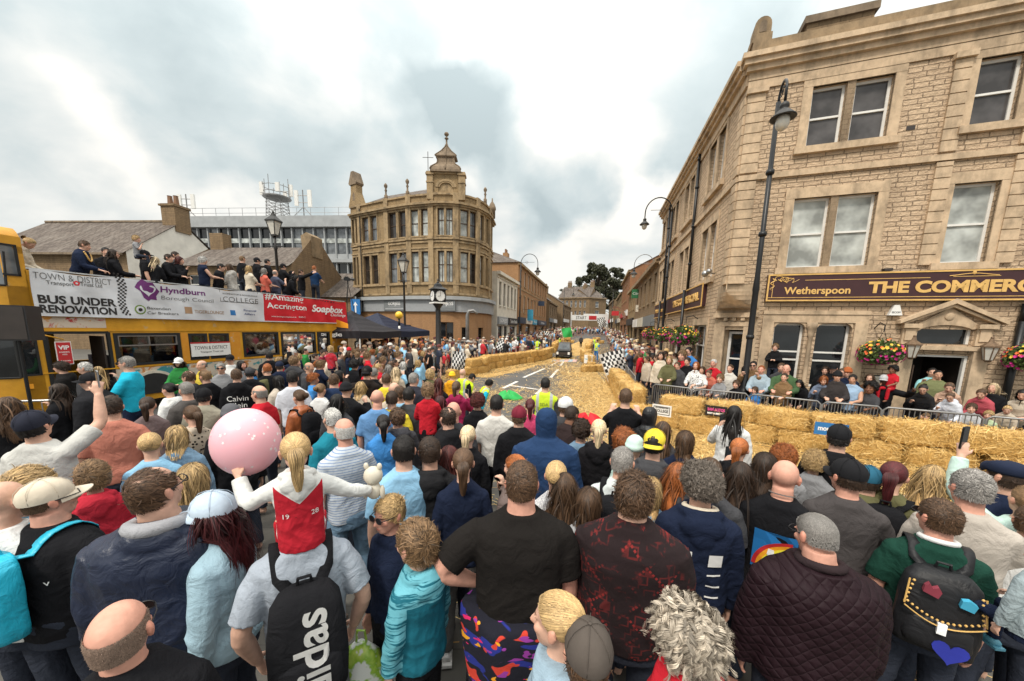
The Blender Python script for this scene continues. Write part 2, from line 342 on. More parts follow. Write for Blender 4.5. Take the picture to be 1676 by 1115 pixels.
def ribbons(P,D,L,Wd,shade,N=None,bend=0,Z=None):
 """many flat straws as one array: P centre, D unit direction, L length, Wd width"""
 n=len(P);side=np.cross(D,N if N is not None else np.tile([0,0,1.0],(n,1)));side/=np.maximum(np.linalg.norm(side,axis=1,keepdims=True),1e-6)
 a=P-D*L[:,None]/2;b=P+D*L[:,None]/2;w=side*Wd[:,None]/2
 V=np.stack([a-w,a+w,b+w,b-w],1).reshape(-1,3);F=np.arange(4*n).reshape(-1,4);return V,F,np.repeat(shade,4)
def np_mesh(name,V,F,mats,attrs=None,smooth=False):
 me=bpy.data.meshes.new(name);V=np.asarray(V,np.float32);F=np.asarray(F,np.int32)
 me.vertices.add(len(V));me.vertices.foreach_set('co',V.ravel());k=F.shape[1]
 me.loops.add(F.size);me.loops.foreach_set('vertex_index',F.ravel());me.polygons.add(len(F))
 me.polygons.foreach_set('loop_start',np.arange(0,F.size,k,dtype=np.int32));me.polygons.foreach_set('loop_total',np.full(len(F),k,np.int32))
 for m_ in mats:me.materials.append(M[m_]if isinstance(m_,str)else m_)
 for nm,(ty,arr)in(attrs or{}).items():
  a=me.attributes.new(nm,ty,'POINT');a.data.foreach_set('value' if ty=='FLOAT' else 'color',np.asarray(arr,np.float32).ravel())
 if smooth:me.polygons.foreach_set('use_smooth',np.ones(len(F),bool))
 me.update(calc_edges=True);me.validate();return me
rng=np.random.default_rng(5)
BALE_R=[(10.2,5.35),(8.6,6.15),(7.25,6.85),(6.4,7.3),(5.4,8.1),(4.35,8.75),(3.5,9.5),(3.75,11.6),(4.25,14.2),(4.6,16.6)]
BALE_L=[(-2.5,17.9),(-1.6,19.3),(-1.45,21.0),(.46,24.4),(2.3,27.1),(3.3,30.0)]
def straw_ground():
 pts=[]
 def along(poly,n,off,sd):
  seg=[(np.array(a),np.array(b))for a,b in zip(poly,poly[1:])];ln=np.array([np.linalg.norm(b-a)for a,b in seg]);pr=ln/ln.sum()
  k=rng.choice(len(seg),n,p=pr);t=rng.random(n)
  A=np.array([seg[i][0]for i in k]);B=np.array([seg[i][1]for i in k]);d=(B-A)/np.linalg.norm(B-A,axis=1,keepdims=True)
  nn=np.stack([d[:,1],-d[:,0]],1);return A+(B-A)*t[:,None]+nn*(off+np.abs(rng.normal(0,sd,n)))[:,None]
 pts.append(along(BALE_R[::-1],15000,.25,.9));pts.append(along([(3.6,9.3),(3.9,12),(4.3,15),(4.9,20)][::-1],8500,.2,.95))
 pts.append(along(BALE_L,5000,.3,.7))
 for(x,y,sx,sy,n)in((2.9,10.8,.9,1.7,3500),(1.2,8.5,2.4,1.0,3000),(5.0,5.6,2.6,.8,9000),(3.5,6.8,1.6,.8,5000),(-.8,12.5,1.4,1.2,2500),(4.8,3.0,1.2,1.2,3000),(4.2,20,1.1,3,4000),(6.2,34,1.8,5,5000),(9.5,46,2,8,4000),(3.0,23,1.2,3,1500),(-3.2,16.8,.9,.9,1500),(.2,3.6,1,.6,300)):
  pts.append(np.stack([rng.normal(x,sx,n),rng.normal(y,sy,n)],1))
 P2=np.concatenate(pts);n=len(P2);z=np.maximum(0,P2[:,1]-24)*.026+.008+rng.random(n)**2*.05
 P=np.column_stack([P2,z]);a=rng.random(n)*6.283;tl=rng.normal(0,.16,n)
 D=np.stack([np.cos(a)*np.cos(tl),np.sin(a)*np.cos(tl),np.sin(tl)],1);s=np.clip(P2[:,1]/9,1,3)
 V,F,sh=ribbons(P,D,rng.uniform(.07,.22,n)*s**.5,rng.uniform(.005,.011,n)*s,rng.random(n))
 V[:,2]=np.maximum(V[:,2],np.maximum(0,V[:,1]-24)*.026+.006)
 o=bpy.data.objects.new('loose_straw',np_mesh('loose_straw',V,F,['straw'],{'shade':('FLOAT',sh)}));COL.objects.link(o)
 tag(o,'loose golden straw scattered over the road and below the bales','straw',kind='stuff')
straw_ground()
def straw_sheets(): # trodden straw lying as a mat
 m,nt,b=newmat('straw_carpet');v=objv(nt);n1=noise_(nt,26,7,v,.8,3.5)
 nt.links.new(ramp_(nt,n1,[(.28,(.20,.105,.03)),(.45,(.50,.31,.10)),(.62,(.72,.48,.19)),(.8,(.84,.63,.31))]),b.inputs['Base Color']);b.inputs['Roughness'].default_value=.85;bump_(nt,b,n1,1,.05)
 M['straw_carpet']=m
 def patch(poly,res=26):
 # irregular blob from a polygon outline, edge broken up by noise
  c=np.mean(poly,0);out=[]
  for a,bb in zip(poly,poly[1:]+poly[:1]):
   for k in range(8):
    p=np.array(a)+(np.array(bb)-np.array(a))*k/8;q=c+(p-c)*(1+.16*pnoise(Vector((p[0]*1.3,p[1]*1.3,3)))+.08*pnoise(Vector((p[0]*5,p[1]*5,9))));out.append(q)
  mb=MB();n=len(out);zc=gz(*c)+.012
  rings=[[(c[0]+(q[0]-c[0])*s_,c[1]+(q[1]-c[1])*s_,gz(c[0]+(q[0]-c[0])*s_,c[1]+(q[1]-c[1])*s_)+.010+.02*(1-s_))for q in out]for s_ in(1,.75,.5,.25,.02)]
  mb.loft(rings,cap=False);return mb.obj('straw_litter','straw_carpet',smooth=True)
 for poly in([(3.3,9.2),(6.3,6.9),(9.5,5.4),(9.5,3.2),(5.6,4.0),(3.4,6.4),(2.3,8.4)],[(3.0,9.6),(3.6,9.6),(4.25,14.5),(4.5,19.5),(4.1,21),(3.65,17),(3.15,13)],
 [(-2.2,17.3),(-.8,19.2),(.9,23.3),(2.4,26),(2.0,24.4),(.6,21),(-1.0,17.6)],[(5.0,31),(6.2,31),(9.5,42),(14,60),(12.5,62),(7,44),(4.2,35)]):
  o=patch(poly);tag(o,'trodden golden straw matted on the road','straw',kind='stuff')
straw_sheets()
# ---------------------------------------------------------------- bales
def bale_mesh(k,n=2100):
 L,Wd,Hh=.98,.46,.42;r=np.random.default_rng(k)
 bm=bmesh.new();bmesh.ops.create_cube(bm,size=1);bmesh.ops.subdivide_edges(bm,edges=bm.edges,cuts=11,use_grid_fill=True)
 for v in bm.verts:
  c=v.co.copy();e=3.2
  q=Vector((c.x*L,c.y*Wd,c.z*Hh));m=max(abs(c.x),abs(c.y),abs(c.z));rad=(abs(2*c.x)**6+abs(2*c.y)**6+abs(2*c.z)**6)**(1/6);q*=(1.0/rad)**.75*1.0
  q+=q.normalized()*(.022*pnoise(q*9+Vector((k,0,0)))+.03*pnoise(q*3.1+Vector((0,k,0))));
  for bx in(-.2,.2):q.z*=1-.05*math.exp(-((q.x-bx)/.03)**2)
  v.co=q+Vector((0,0,Hh/2))
 me=bpy.data.meshes.new('b');bm.to_mesh(me);bm.free()
 V=np.array([v.co for v in me.vertices]);F=np.array([p.vertices[:]for p in me.polygons]);C=np.array([p.center for p in me.polygons]);Nn=np.array([p.normal for p in me.polygons]);bpy.data.meshes.remove(me)
 i=r.integers(0,len(C),n);a=r.normal(0,1,(n,3));a[:,0]*=1.3;a-=Nn[i]*(a*Nn[i]).sum(1,keepdims=True)*.72;D=a/np.linalg.norm(a,axis=1,keepdims=True)
 V2,F2,s2=ribbons(C[i]+Nn[i]*.012+r.normal(0,.02,(n,3)),D,r.uniform(.05,.2,n),r.uniform(.004,.009,n),r.random(n),Nn[i])
 me=np_mesh('straw_bale',np.concatenate([V,V2]),np.concatenate([F,F2+len(V)]),['straw_mat','straw'],{'shade':('FLOAT',np.concatenate([np.full(len(V),.5),s2]))})
 me.polygons.foreach_set('material_index',np.concatenate([np.zeros(len(F),np.int32),np.ones(len(F2),np.int32)]));me.polygons.foreach_set('use_smooth',np.ones(len(F)+len(F2),bool));return me
BALES=[bale_mesh(k)for k in range(5)]
def bale(x,y,z,az,label,group):
 o=bpy.data.objects.new('straw_bale',random.choice(BALES));COL.objects.link(o);o.location=(x,y,z+gz(x,y));o.rotation_euler=(random.uniform(-.03,.03),random.uniform(-.03,.03),R(90-az)+random.uniform(-.05,.05)+(math.pi if random.random()<.5 else 0))
 s=random.uniform(.93,1.02);o.scale=(s,s*random.uniform(.95,1.08),s);return tag(o,label,'straw bale',group)
def bale_row(poly,where,group,levels=2):
 d=0;pts=[Vector((*p,0))for p in poly];tot=sum((b-a).length for a,b in zip(pts,pts[1:]))
 for lv in range(levels):
  s=.5+(.45 if lv else 0)
  while s<tot-.3:
   q=s
   for a,b in zip(pts,pts[1:]):
    l=(b-a).length
    if q<=l:p=a+(b-a)*q/l;dr=b-a;break
    q-=l
   bale(p.x+random.uniform(-.04,.04),p.y+random.uniform(-.04,.04),lv*.405,math.degrees(math.atan2(dr.x,dr.y)),('top' if lv else 'bottom')+' layer straw bale '+where,group);s+=.99
bale_row(BALE_R[:7],'in the near wall in front of the pub barriers','straw bales walling the near bend')
bale_row(BALE_R[6:],'in the wall running up the street on the right','straw bales up the right of the street')
bale_row(BALE_L,'in the curved wall on the left of the track','straw bales along the left bend')
bale_row([(5.0,22.6),(5.15,25.0)],'in the block right of the little car','straw bales right of the finish mat');bale_row([(5.7,22.4),(6.3,22.2)],'in the block right of the little car','straw bales right of the finish mat',2);bale_row([(5.3,26),(5.6,28.8)],'in the block right of the little car','straw bales right of the finish mat')
bale_row([(4.0,20.4),(5.6,21.4)],'lying low beside the chequered flag','low straw bales by the flag',1)
bale_row([(3.6,33),(4.6,38),(6.4,46)],'in the far wall left of the runner','straw bales far up the left');bale_row([(6.9,33),(8.0,38),(10.6,46)],'in the far wall right of the runner','straw bales far up the right')
bale_row([(6.2,48),(8.3,48.4)],'across the far chicane left of the runner','straw bales in the far chicane',2);bale_row([(10.3,48.6),(12.4,49)],'across the far chicane right of the runner','straw bales in the far chicane',2)
bale(-2.75,17.2,0,20,'single straw bale at the near end of the left wall','straw bales along the left bend')
# ================================================================ buildings
class Fac:
 """one flat facade: u along azimuth az from P0, w outwards, z up; side=1 when u runs to the right seen from outside"""
 def __init__(s,P0,az,side,parent,z0=0):
  s.u=hdir(az);s.n=Vector((s.u.y,-s.u.x,0))*side;s.P0=Vector((P0[0],P0[1],z0));s.par=parent;s.side=side
  s.Mx=Matrix(((s.u.x,s.n.x,0,s.P0 .x),(s.u.y,s.n.y,0,s.P0 .y),(0,0,1,s.P0 .z),(0,0,0,1)))
 def mb(s):m=MB();m.M=s.Mx;return m
 def on(s,px,py):
  d=Vector(ray(px,py));O=Vector(C_O);t=(s.P0-O).dot(s.n)/d.dot(s.n);q=O+d*t-s.P0;return q.dot(s.u),q.z
 def add(s,mb,name,mat,smooth=False,parent=None):
  o=mb.obj(name,mat,parent or s.par,smooth)
  p=parent or s.par
  o.matrix_parent_inverse=(Matrix.Translation(-s.par.location)if p is s.par else Matrix.Identity(4));return o
 def wall(s,mb,u0,u1,z0,z1,ops=(),dep=.2,w=0):
  us=sorted({u0,u1,*[c for o in ops for c in o[:2]if u0<c<u1]});zs=sorted({z0,z1,*[c for o in ops for c in o[2:4]if z0<c<z1]})
  for a,b in zip(us,us[1:]):
   for c,d in zip(zs,zs[1:]):
    m,k=(a+b)/2,(c+d)/2
    if any(o[0]<m<o[1]and o[2]<k<o[3]for o in ops):continue
    mb.face([(a,w,c),(b,w,c),(b,w,d),(a,w,d)],[(a,c),(b,c),(b,d),(a,d)])
  for o in ops:
   a,b,c,d=o[:4];
   for q in(((a,c),(a,d)),((b,d),(b,c)),((a,d),(b,d)),((b,c),(a,c))):
    (p,r_),(p2,r2)=q
    mb.face([(p,w,r_),(p2,w,r2),(p2,w-dep,r2),(p,w-dep,r_)],[(p,r_),(p2,r2),(p2+dep,r2),(p+dep,r_)])
 def window(s,u0,u1,z0,z1,fr='white_paint',pn='glass',dep=.13,fw=.055,rails=(.5,),mull=(),w=0,bars=.045,label=None):
  mb=s.mb();y0,y1=w-dep-.05,w-dep
  mb.box(u0,u1,y0,y1,z0,z0+fw);mb.box(u0,u1,y0,y1,z1-fw,z1);mb.box(u0,u0+fw,y0,y1,z0+fw,z1-fw);mb.box(u1-fw,u1,y0,y1,z0+fw,z1-fw)
  for t in rails:zc=z0+(z1-z0)*t;mb.box(u0+fw,u1-fw,y0+.005,y1+.012,zc-bars/2,zc+bars/2)
  for t in mull:uc=u0+(u1-u0)*t;mb.box(uc-bars/2,uc+bars/2,y0+.008,y1-.006,z0+fw,z1-fw)
  f=s.add(mb,'window',fr);g=s.mb();g.box(u0+fw*.6,u1-fw*.6,y0+.012,y1-.03,z0+fw*.6,z1-fw*.6);s.add(g,'pane',pn,parent=f);return f
 def rail(s,mb,u0,u1,z0,z1,out,w=0):mb.box(u0,u1,w-.06,w+out,z0,z1)
 def sign(s,u0,u1,z0,z1,mat,out=.08,w=0,name='shop_sign'):
  mb=s.mb();mb.box(u0,u1,w+.003,w+out,z0,z1);return s.add(mb,name,mat)
 def write(s,body,u,z,size,mat='white_ink',out=.09,width=None,parent=None,**k):
  ux=s.u*s.side;n=s.n;o=s.P0+s.u*u+s.n*out+Vector((0,0,z));p=parent or s.par
  m=fmat(o,ux,(0,0,1),n);t=text(body,p,Matrix.Identity(4),mat,size,width,**k)
  t.matrix_parent_inverse=Matrix.Translation(-s.par.location)if p is s.par else Matrix.Identity(4);t.matrix_basis=m;return t
  # ---- the pub on the right
def pub():
 B0=(5.98,10.45)
 P=thing('stone_pub','large three storey sandstone pub with maroon and gold sign on the right','pub',(B0[0],B0[1],0))
 A=Fac(B0,110,1,P);B=Fac(B0,13,-1,P);L=8.5;LB=12.6
 a3=[(1.4,2.1,7.08,8.46),(2.26,2.98,7.08,8.46),(4.42,5.15,7.1,8.46),(6.3,7.0,7.1,8.46)];a2=[(1.32,2.1,4.14,5.87),(2.26,3.02,4.14,5.87),(4.38,5.16,4.14,5.9),(6.3,7.05,4.14,5.9)]
 gw=[(1.25,1.95,1.0,2.7),(2.2,2.95,1.0,2.7)];dr=(4.2,5.25,0,1.98);fan=(4.22,5.23,2.25,2.6)
 b2=[(v,v+.72,4.15,5.9)for v0 in(1.5,5.1,8.0,10.6)for v in(v0,v0+.95)];b3=[(a,b,7.02,8.65)for a,b,_,_ in b2]
 bg=[(1.5,3.1,.9,2.65),(5.1,6.7,.9,2.65),(7.3,8.3,0,2.5),(9.2,10.8,.9,2.65)]
 mb=A.mb();A.wall(mb,0,.85,3.75,9.05);A.wall(mb,.85,L,3.1,9.05,a3+a2);A.wall(mb,.85,L,0,3.1,gw+[dr,fan]);A.add(mb,'wall','rock_stone')
 mb=B.mb();B.wall(mb,0,.75,3.75,9.05);B.wall(mb,.75,LB,3.1,9.05,b2+b3);B.wall(mb,.75,LB,0,3.1,bg);mb.box(0,LB,-7,-6.9,0,9.05);B.wall(mb,LB,LB+.001,0,9);
 mb.face([(LB,0,0),(LB,-7,0),(LB,-7,10),(LB,0,9.3)],[(0,0),(7,0),(7,10),(0,9.3)]);B.add(mb,'side_wall','rock_stone')
 # dressed stone: quoins, pilasters, surrounds, strings, cornice, parapet
 t=A.mb()
 def quoin(fac,t,u0,u1,z0,z1,out=.06,h=.243):
  z=z0
  while z<z1-.05:
   fac.rail(t,u0,u1,z+.012,min(z1,z+h)-.012,out);z+=h
  t.box(u0+.01,u1-.01,-.05,out-.03,z0,z1)
 for u0,u1 in((.0,.4),(3.98,4.27),(5.3,5.6)):
  quoin(A,t,u0,u1,3.75 if u0<1 else 4.1,6.4);quoin(A,t,u0,u1,6.6,8.5)
  A.rail(t,u0-.04,u1+.04,8.5,8.62,.13)
 def surround(fac,t,u0,u1,z0,z1,k=.2,sill=True):
  fac.rail(t,u0-k,u1+k,z1,z1+.24,.035);fac.rail(t,u0-k,u0,z0,z1,.03);fac.rail(t,u1,u1+k,z0,z1,.03)
  if sill:fac.rail(t,u0-k-.05,u1+k+.05,z0-.16,z0,.11)
 surround(A,t,1.4,2.98,7.08,8.46);A.rail(t,2.1,2.26,7.08,8.46,.0);surround(A,t,1.32,3.02,4.14,5.87);A.rail(t,2.1,2.26,4.14,5.87,.0)
 for o in(a3[2],a3[3],a2[2],a2[3]):surround(A,t,*o,k=.14)
 A.rail(t,-.02,L,6.42,6.55,.075);A.rail(t,-.02,L,8.62,8.82,.045);A.rail(t,-.02,L,8.83,9.0,.06)
 A.rail(t,-.1,L,9.0,9.12,.16);A.rail(t,-.18,L,9.12,9.24,.25);A.rail(t,-.24,L,9.24,9.36,.32)
 A.add(t,'dressings','ashlar')
 t=B.mb();quoin(B,t,.0,.35,3.75,6.4);quoin(B,t,.0,.35,6.6,8.5)
 for v0 in(1.5,5.1,8.0,10.6):
  for z0,z1 in((4.15,5.9),(7.02,8.65)):surround(B,t,v0,v0+1.67,z0,z1,.14)
  for z0,z1 in((4.15,5.9),(7.02,8.65)):B.rail(t,v0+.72,v0+.95,z0,z1,.02)
 B.rail(t,0,LB,6.42,6.55,.07);B.rail(t,0,LB,8.75,9.0,.06)
 B.rail(t,0,LB,9.0,9.12,.16);B.rail(t,0,LB,9.12,9.24,.25);B.rail(t,0,LB,9.24,9.36,.32)
 for o in bg:surround(B,t,*o[:4],k=.16,sill=False)
 B.add(t,'dressings','ashlar')
 t=A.mb();A.rail(t,-.02,L,9.36,9.68,.1);t.box(-.05,.38,-.4,.1,9.68,9.85);t.extr([(-.02,9.85)]+[(.165+.185*math.cos(a),10.05+.2*math.sin(a))for a in np.linspace(math.pi,0,9)]+[(.35,9.85)],-.35,.07)
 A.add(t,'parapet','ashlar_brown');t=A.mb();t.extr([(.09,9.9)]+[(.165+.08*math.cos(a),10.06+.1*math.sin(a))for a in np.linspace(math.pi,0,7)]+[(.24,9.9)],.07,.078);A.add(t,'parapet_niche','ashlar_dark')
 t=B.mb();B.rail(t,.1,LB,9.36,9.62,.1);B.add(t,'parapet','ashlar_brown')
 for a,b in((1.35,2.75),(4.9,6.2)):
  t=A.mb();t.box(a,b,-1.6,-.9,9.3,10.45);c_=A.add(t,'chimney','brown_stone');t=A.mb();t.box(a-.07,b+.07,-1.67,-.83,10.45,10.62);A.add(t,'chimney_cap','ashlar_dark',parent=c_)
  # windows
 for o in a3:A.window(*o,pn='blind_glass')
 for o in a2:A.window(*o,pn='pale_glass')
 for i,o in enumerate(b2+b3):B.window(*o,pn=('blind_glass','pale_glass','glass')[i%3])
 for o in gw:A.window(*o,rails=(.55,.42),dep=.16)
 for o in bg:
  if o[2]:B.window(*o[:4],rails=(.6,),mull=(.5,),fr='white_paint')
  # ground floor stonework of the front
 t=A.mb();A.rail(t,.95,3.25,2.93,3.03,.06);A.rail(t,.95,3.25,2.72,2.925,.035);A.rail(t,.95,1.22,.0,2.72,.05);A.rail(t,2.98,3.25,0,2.72,.05);A.rail(t,1.22,2.98,.85,.98,.1)
 for(a,b)in((1.25,1.95),(2.2,2.95)):
  for q in((a,1),(b,-1)):t.extr([(q[0],2.715),(q[0],2.58),(q[0]+q[1]*.05,2.66),(q[0]+q[1]*.13,2.7)],-.1,.01)
 A.add(t,'window_surround','ashlar')
 t=A.mb();t.lathe([(.075,.95),(.075,1.05),(.05,1.1),(.05,2.35),(.07,2.38),(.06,2.42),(.1,2.55),(.12,2.6),(.12,2.72)],(2.075,.03,0),14);A.add(t,'column','ashlar',True)
 t=A.mb()
 for u0,u1 in((3.92,4.19),(5.26,5.53)):A.rail(t,u0,u1,0,2.1,.1);A.rail(t,u0-.03,u1+.03,2.62,2.72,.16);A.rail(t,u0,u1,2.22,2.62,.07);A.rail(t,u0+.04,u1-.04,2.32,2.6,.1)
 A.rail(t,3.86,5.6,2.1,2.2,.12);t.extr([(4.19,2.62),(4.22,2.55)]+[(4.725+.53*math.cos(a),2.5+.2*math.sin(a))for a in np.linspace(2.6,.54,9)]+[(5.26,2.62),(5.26,2.72),(4.73,3.12),(4.19,2.72)],-.1,.05)
 for sg in(1,-1):
  a=4.73-sg*.95;t.extr([(a,2.72),(a,2.8),(4.73,3.31),(4.73,3.2)],-.05,.2);t.extr([(a+sg*.1,2.7),(a+sg*.1,2.74),(4.73,3.19),(4.73,3.12)],-.05,.14)
 t.ball((4.73,.06,2.9),(.09,.03,.09));A.add(t,'porch','ashlar')
 t=A.mb();a0,a1,z0=4.22,5.23,2.22;t.box(a0,a1,-.14,-.08,2.2,2.25);t.box(a0,a0+.05,-.14,-.08,2.25,2.6);t.box(a1-.05,a1,-.14,-.08,2.25,2.6)
 t.box(4.2,4.25,-.12,-.04,0,1.98);t.box(5.2,5.25,-.12,-.04,0,1.98);t.box(4.25,5.2,-.12,-.04,1.93,1.98);A.add(t,'door_frame','white_paint')
 t=A.mb();t.box(4.23,5.22,-.17,-.145,2.2,2.62);A.add(t,'fanlight','glass')
 t=A.mb();t.box(4.2,5.25,-1.6,-1.5,0,2);t.box(4.15,4.2,-1.5,-.2,0,2);t.box(5.25,5.3,-1.5,-.2,0,2);t.box(4.2,5.25,-1.5,-.2,1.99,2.03);A.add(t,'lobby','dark_frame')
 t=A.mb();t.box(4.3,4.33,-.6,-.15,.02,1.9);t.box(4.36,4.385,-.2,-.17,.6,1.7);A.add(t,'door','brown_frame')
 # corner entrance under the corbel
 ca,cb=A.Mx@Vector((.85,0,0)),B.Mx@Vector((.75,0,0));d=ca-cb;Cn=Fac(cb,math.degrees(math.atan2(d.x,d.y)),1,P);l=d.length
 t=Cn.mb();Cn.wall(t,0,l,0,3.1,[(l*.28,l*.72,0,2.5)],.3);Cn.rail(t,l*.16,l*.28,0,2.6,.05);Cn.rail(t,l*.72,l*.84,0,2.6,.05);Cn.rail(t,l*.16,l*.84,2.6,2.72,.06);Cn.rail(t,0,l,2.85,2.98,.12)
 for k in(.3,.5,.7):Cn.rail(t,l*k-.05,l*k+.05,2.76,2.84,.1)
 Cn.add(t,'corner_wall','ashlar');Cn.window(l*.3,l*.7,.35,2.45,rails=(.62,),dep=.2,fw=.07)
 corner=Vector((B0[0],B0[1],0));mid=(ca+cb)/2
 t=MB()
 def ring(z,f):
  q=[cb,cb.lerp(corner,f),corner.lerp(mid,1-f),ca.lerp(corner,f),ca];return[(p.x,p.y,z)for p in q]
 for i,(z,f)in enumerate(((3.08,.02),(3.2,.3),(3.32,.6),(3.45,.85),(3.55,1.0),(3.62,1.03),(3.75,1.03))):
  r_=ring(z,f)
  if i:t.loft([prev,r_],cap=False,closed=False)
  prev=r_
 t.face(ring(3.75,1.03));B.add(t,'corbel','ashlar',True);t=MB();t.face(ring(3.1,.0)+[(corner.x,corner.y,3.1)]);B.add(t,'soffit','ashlar')
 # signboards
 s=A.sign(.93,7.4,3.28,3.96,'maroon_sign',.14,name='signboard')
 t=A.mb()
 for z in(3.27,3.355,3.93):t.box(.93,7.4,.141,.158 if z!=3.355 else.148,z,z+(.035 if z!=3.355 else.014))
 t.box(.93,.965,.141,.158,3.305,3.93);t.box(1.05,1.062,.141,.148,3.37,3.8)
 t.box(1.75,4.2,.141,.148,3.795,3.808);t.box(4.6,5.4,.141,.148,3.81,3.822)
 def curl(mb,pts,r0,r1):mb.tube(pts,list(np.linspace(r0,r1,len(pts))),6)
 for k in range(3):
  curl(t,[(1.03+.12*k+.07*a+.05*math.sin(a*3),.15,3.86-.1*k*.3-.06*math.sin(a*2.2))for a in np.linspace(0,4.5,14)],.012,.004)
  curl(t,[(1.04+.05*math.sin(a*3+k),.15,3.84-.02*k-.07*a)for a in np.linspace(0,3.5,12)],.012,.004)
 curl(t,[(4.95+a,.15,3.83+.05*math.cos(a*3.2)**2)for a in np.linspace(-.42,.42,15)],.01,.01);t.ball((4.95,.15,3.9),(.035,.012,.05));A.add(t,'gilding','gold',parent=s)
 u0,z_=A.on(1281,475);u1,_=A.on(1388,475);A.write('Wetherspoon',(u0+u1)/2,3.53,.25,'gold',.142,u1-u0,s,bold=.006,extr=.008)
 u0,_=A.on(1416,470);u1,_=A.on(1676,470);A.write('THE COMMERCIAL',u0+(u1-u0)*.62,3.58,.36,'gold',.142,(u1-u0)*1.24,s,bold=.016,extr=.01)
 s=B.sign(1.95,8.6,3.28,4.02,'maroon_sign',.12,name='signboard');B.write('THE COMMERCIAL',4.6,3.63,.38,'gold',.125,4.4,s,bold=.014,extr=.03);
 t=B.mb();[t.box(1.95,8.6,.12,.15,z,z+.04)for z in(3.26,4.0)];t.box(1.95,1.99,.12,.15,3.3,4.0);B.add(t,'gilding','gold',parent=s)
 s=B.sign(9.0,12.4,3.2,3.95,'maroon_sign',.12,name='signboard');B.write('Wetherspoon',10.7,3.56,.3,'gold',.125,2.6,s,bold=.006,extr=.02);t=B.mb();[t.box(9,12.4,.12,.15,z,z+.04)for z in(3.18,3.93)];B.add(t,'gilding','gold',parent=s)
 for v in(4.35,10.05):
  t=B.mb();t.tube([(v,.09,9.0),(v,.09,4.05)],.055,8);t.tube([(v,.2,4.05),(v,.2,.1)],.055,8);[t.tube([(v,.09,z),(v,.09,z+.08)],.075,8)for z in(5,6.4,7.8,8.8)];B.add(t,'drainpipe','black_metal',True)
 t=A.mb();t.tube([(5.95,.1,2.8),(5.95,.1,0)],.07,8);t.tube([(5.95,.1,3.2),(5.95,.1,2.8)],.07,8);t.cbox((6.15,.1,2.75),(.45,.12,.3));A.add(t,'drainpipe','black_metal',True)
 t=A.mb();t.cbox((3.42,.003,7.23),(.16,.012,.09));t.cbox((3.42,.06,4.02),(.16,.12,.06));A.add(t,'vent','dark_frame')
 t=A.mb();t.extr([(3.58,2.92),(3.84,2.92),(3.82,2.98),(3.76,3.17),(3.66,3.17),(3.6,2.98)],.0,.1);o=A.add(t,'alarm_box','white_sign');A.write('SECOM',3.71,2.99,.06,'black_ink',.103,.16,o)
 t=A.mb();t.box(3.42,3.9,.0,.05,1.05,1.42);o=A.add(t,'menu_board','dark_frame');t=A.mb();t.box(3.45,3.87,.05,.055,1.08,1.39);A.add(t,'menu_sheet','bus_cream',parent=o)
 for v in(2.3,):t=B.mb();t.tube([(1.1,.05,4.2),(1.1,.3,4.25)],.02,6);t.ball((1.1,.32,4.2),.1);t.ball((.95,.25,4.25),.08);B.add(t,'floodlight','steel',True)
 t=MB();q=[A.Mx@Vector((L,-.05,9.3)),A.Mx@Vector((.1,-.05,9.3)),B.Mx@Vector((LB,-.05,9.3)),B.Mx@Vector((LB,-7,9.9)),A.Mx@Vector((L,-7,9.9))];t.face([tuple(p)for p in q]);B.add(t,'roof','slate')
 return A,B
PUB_A,PUB_B=pub()
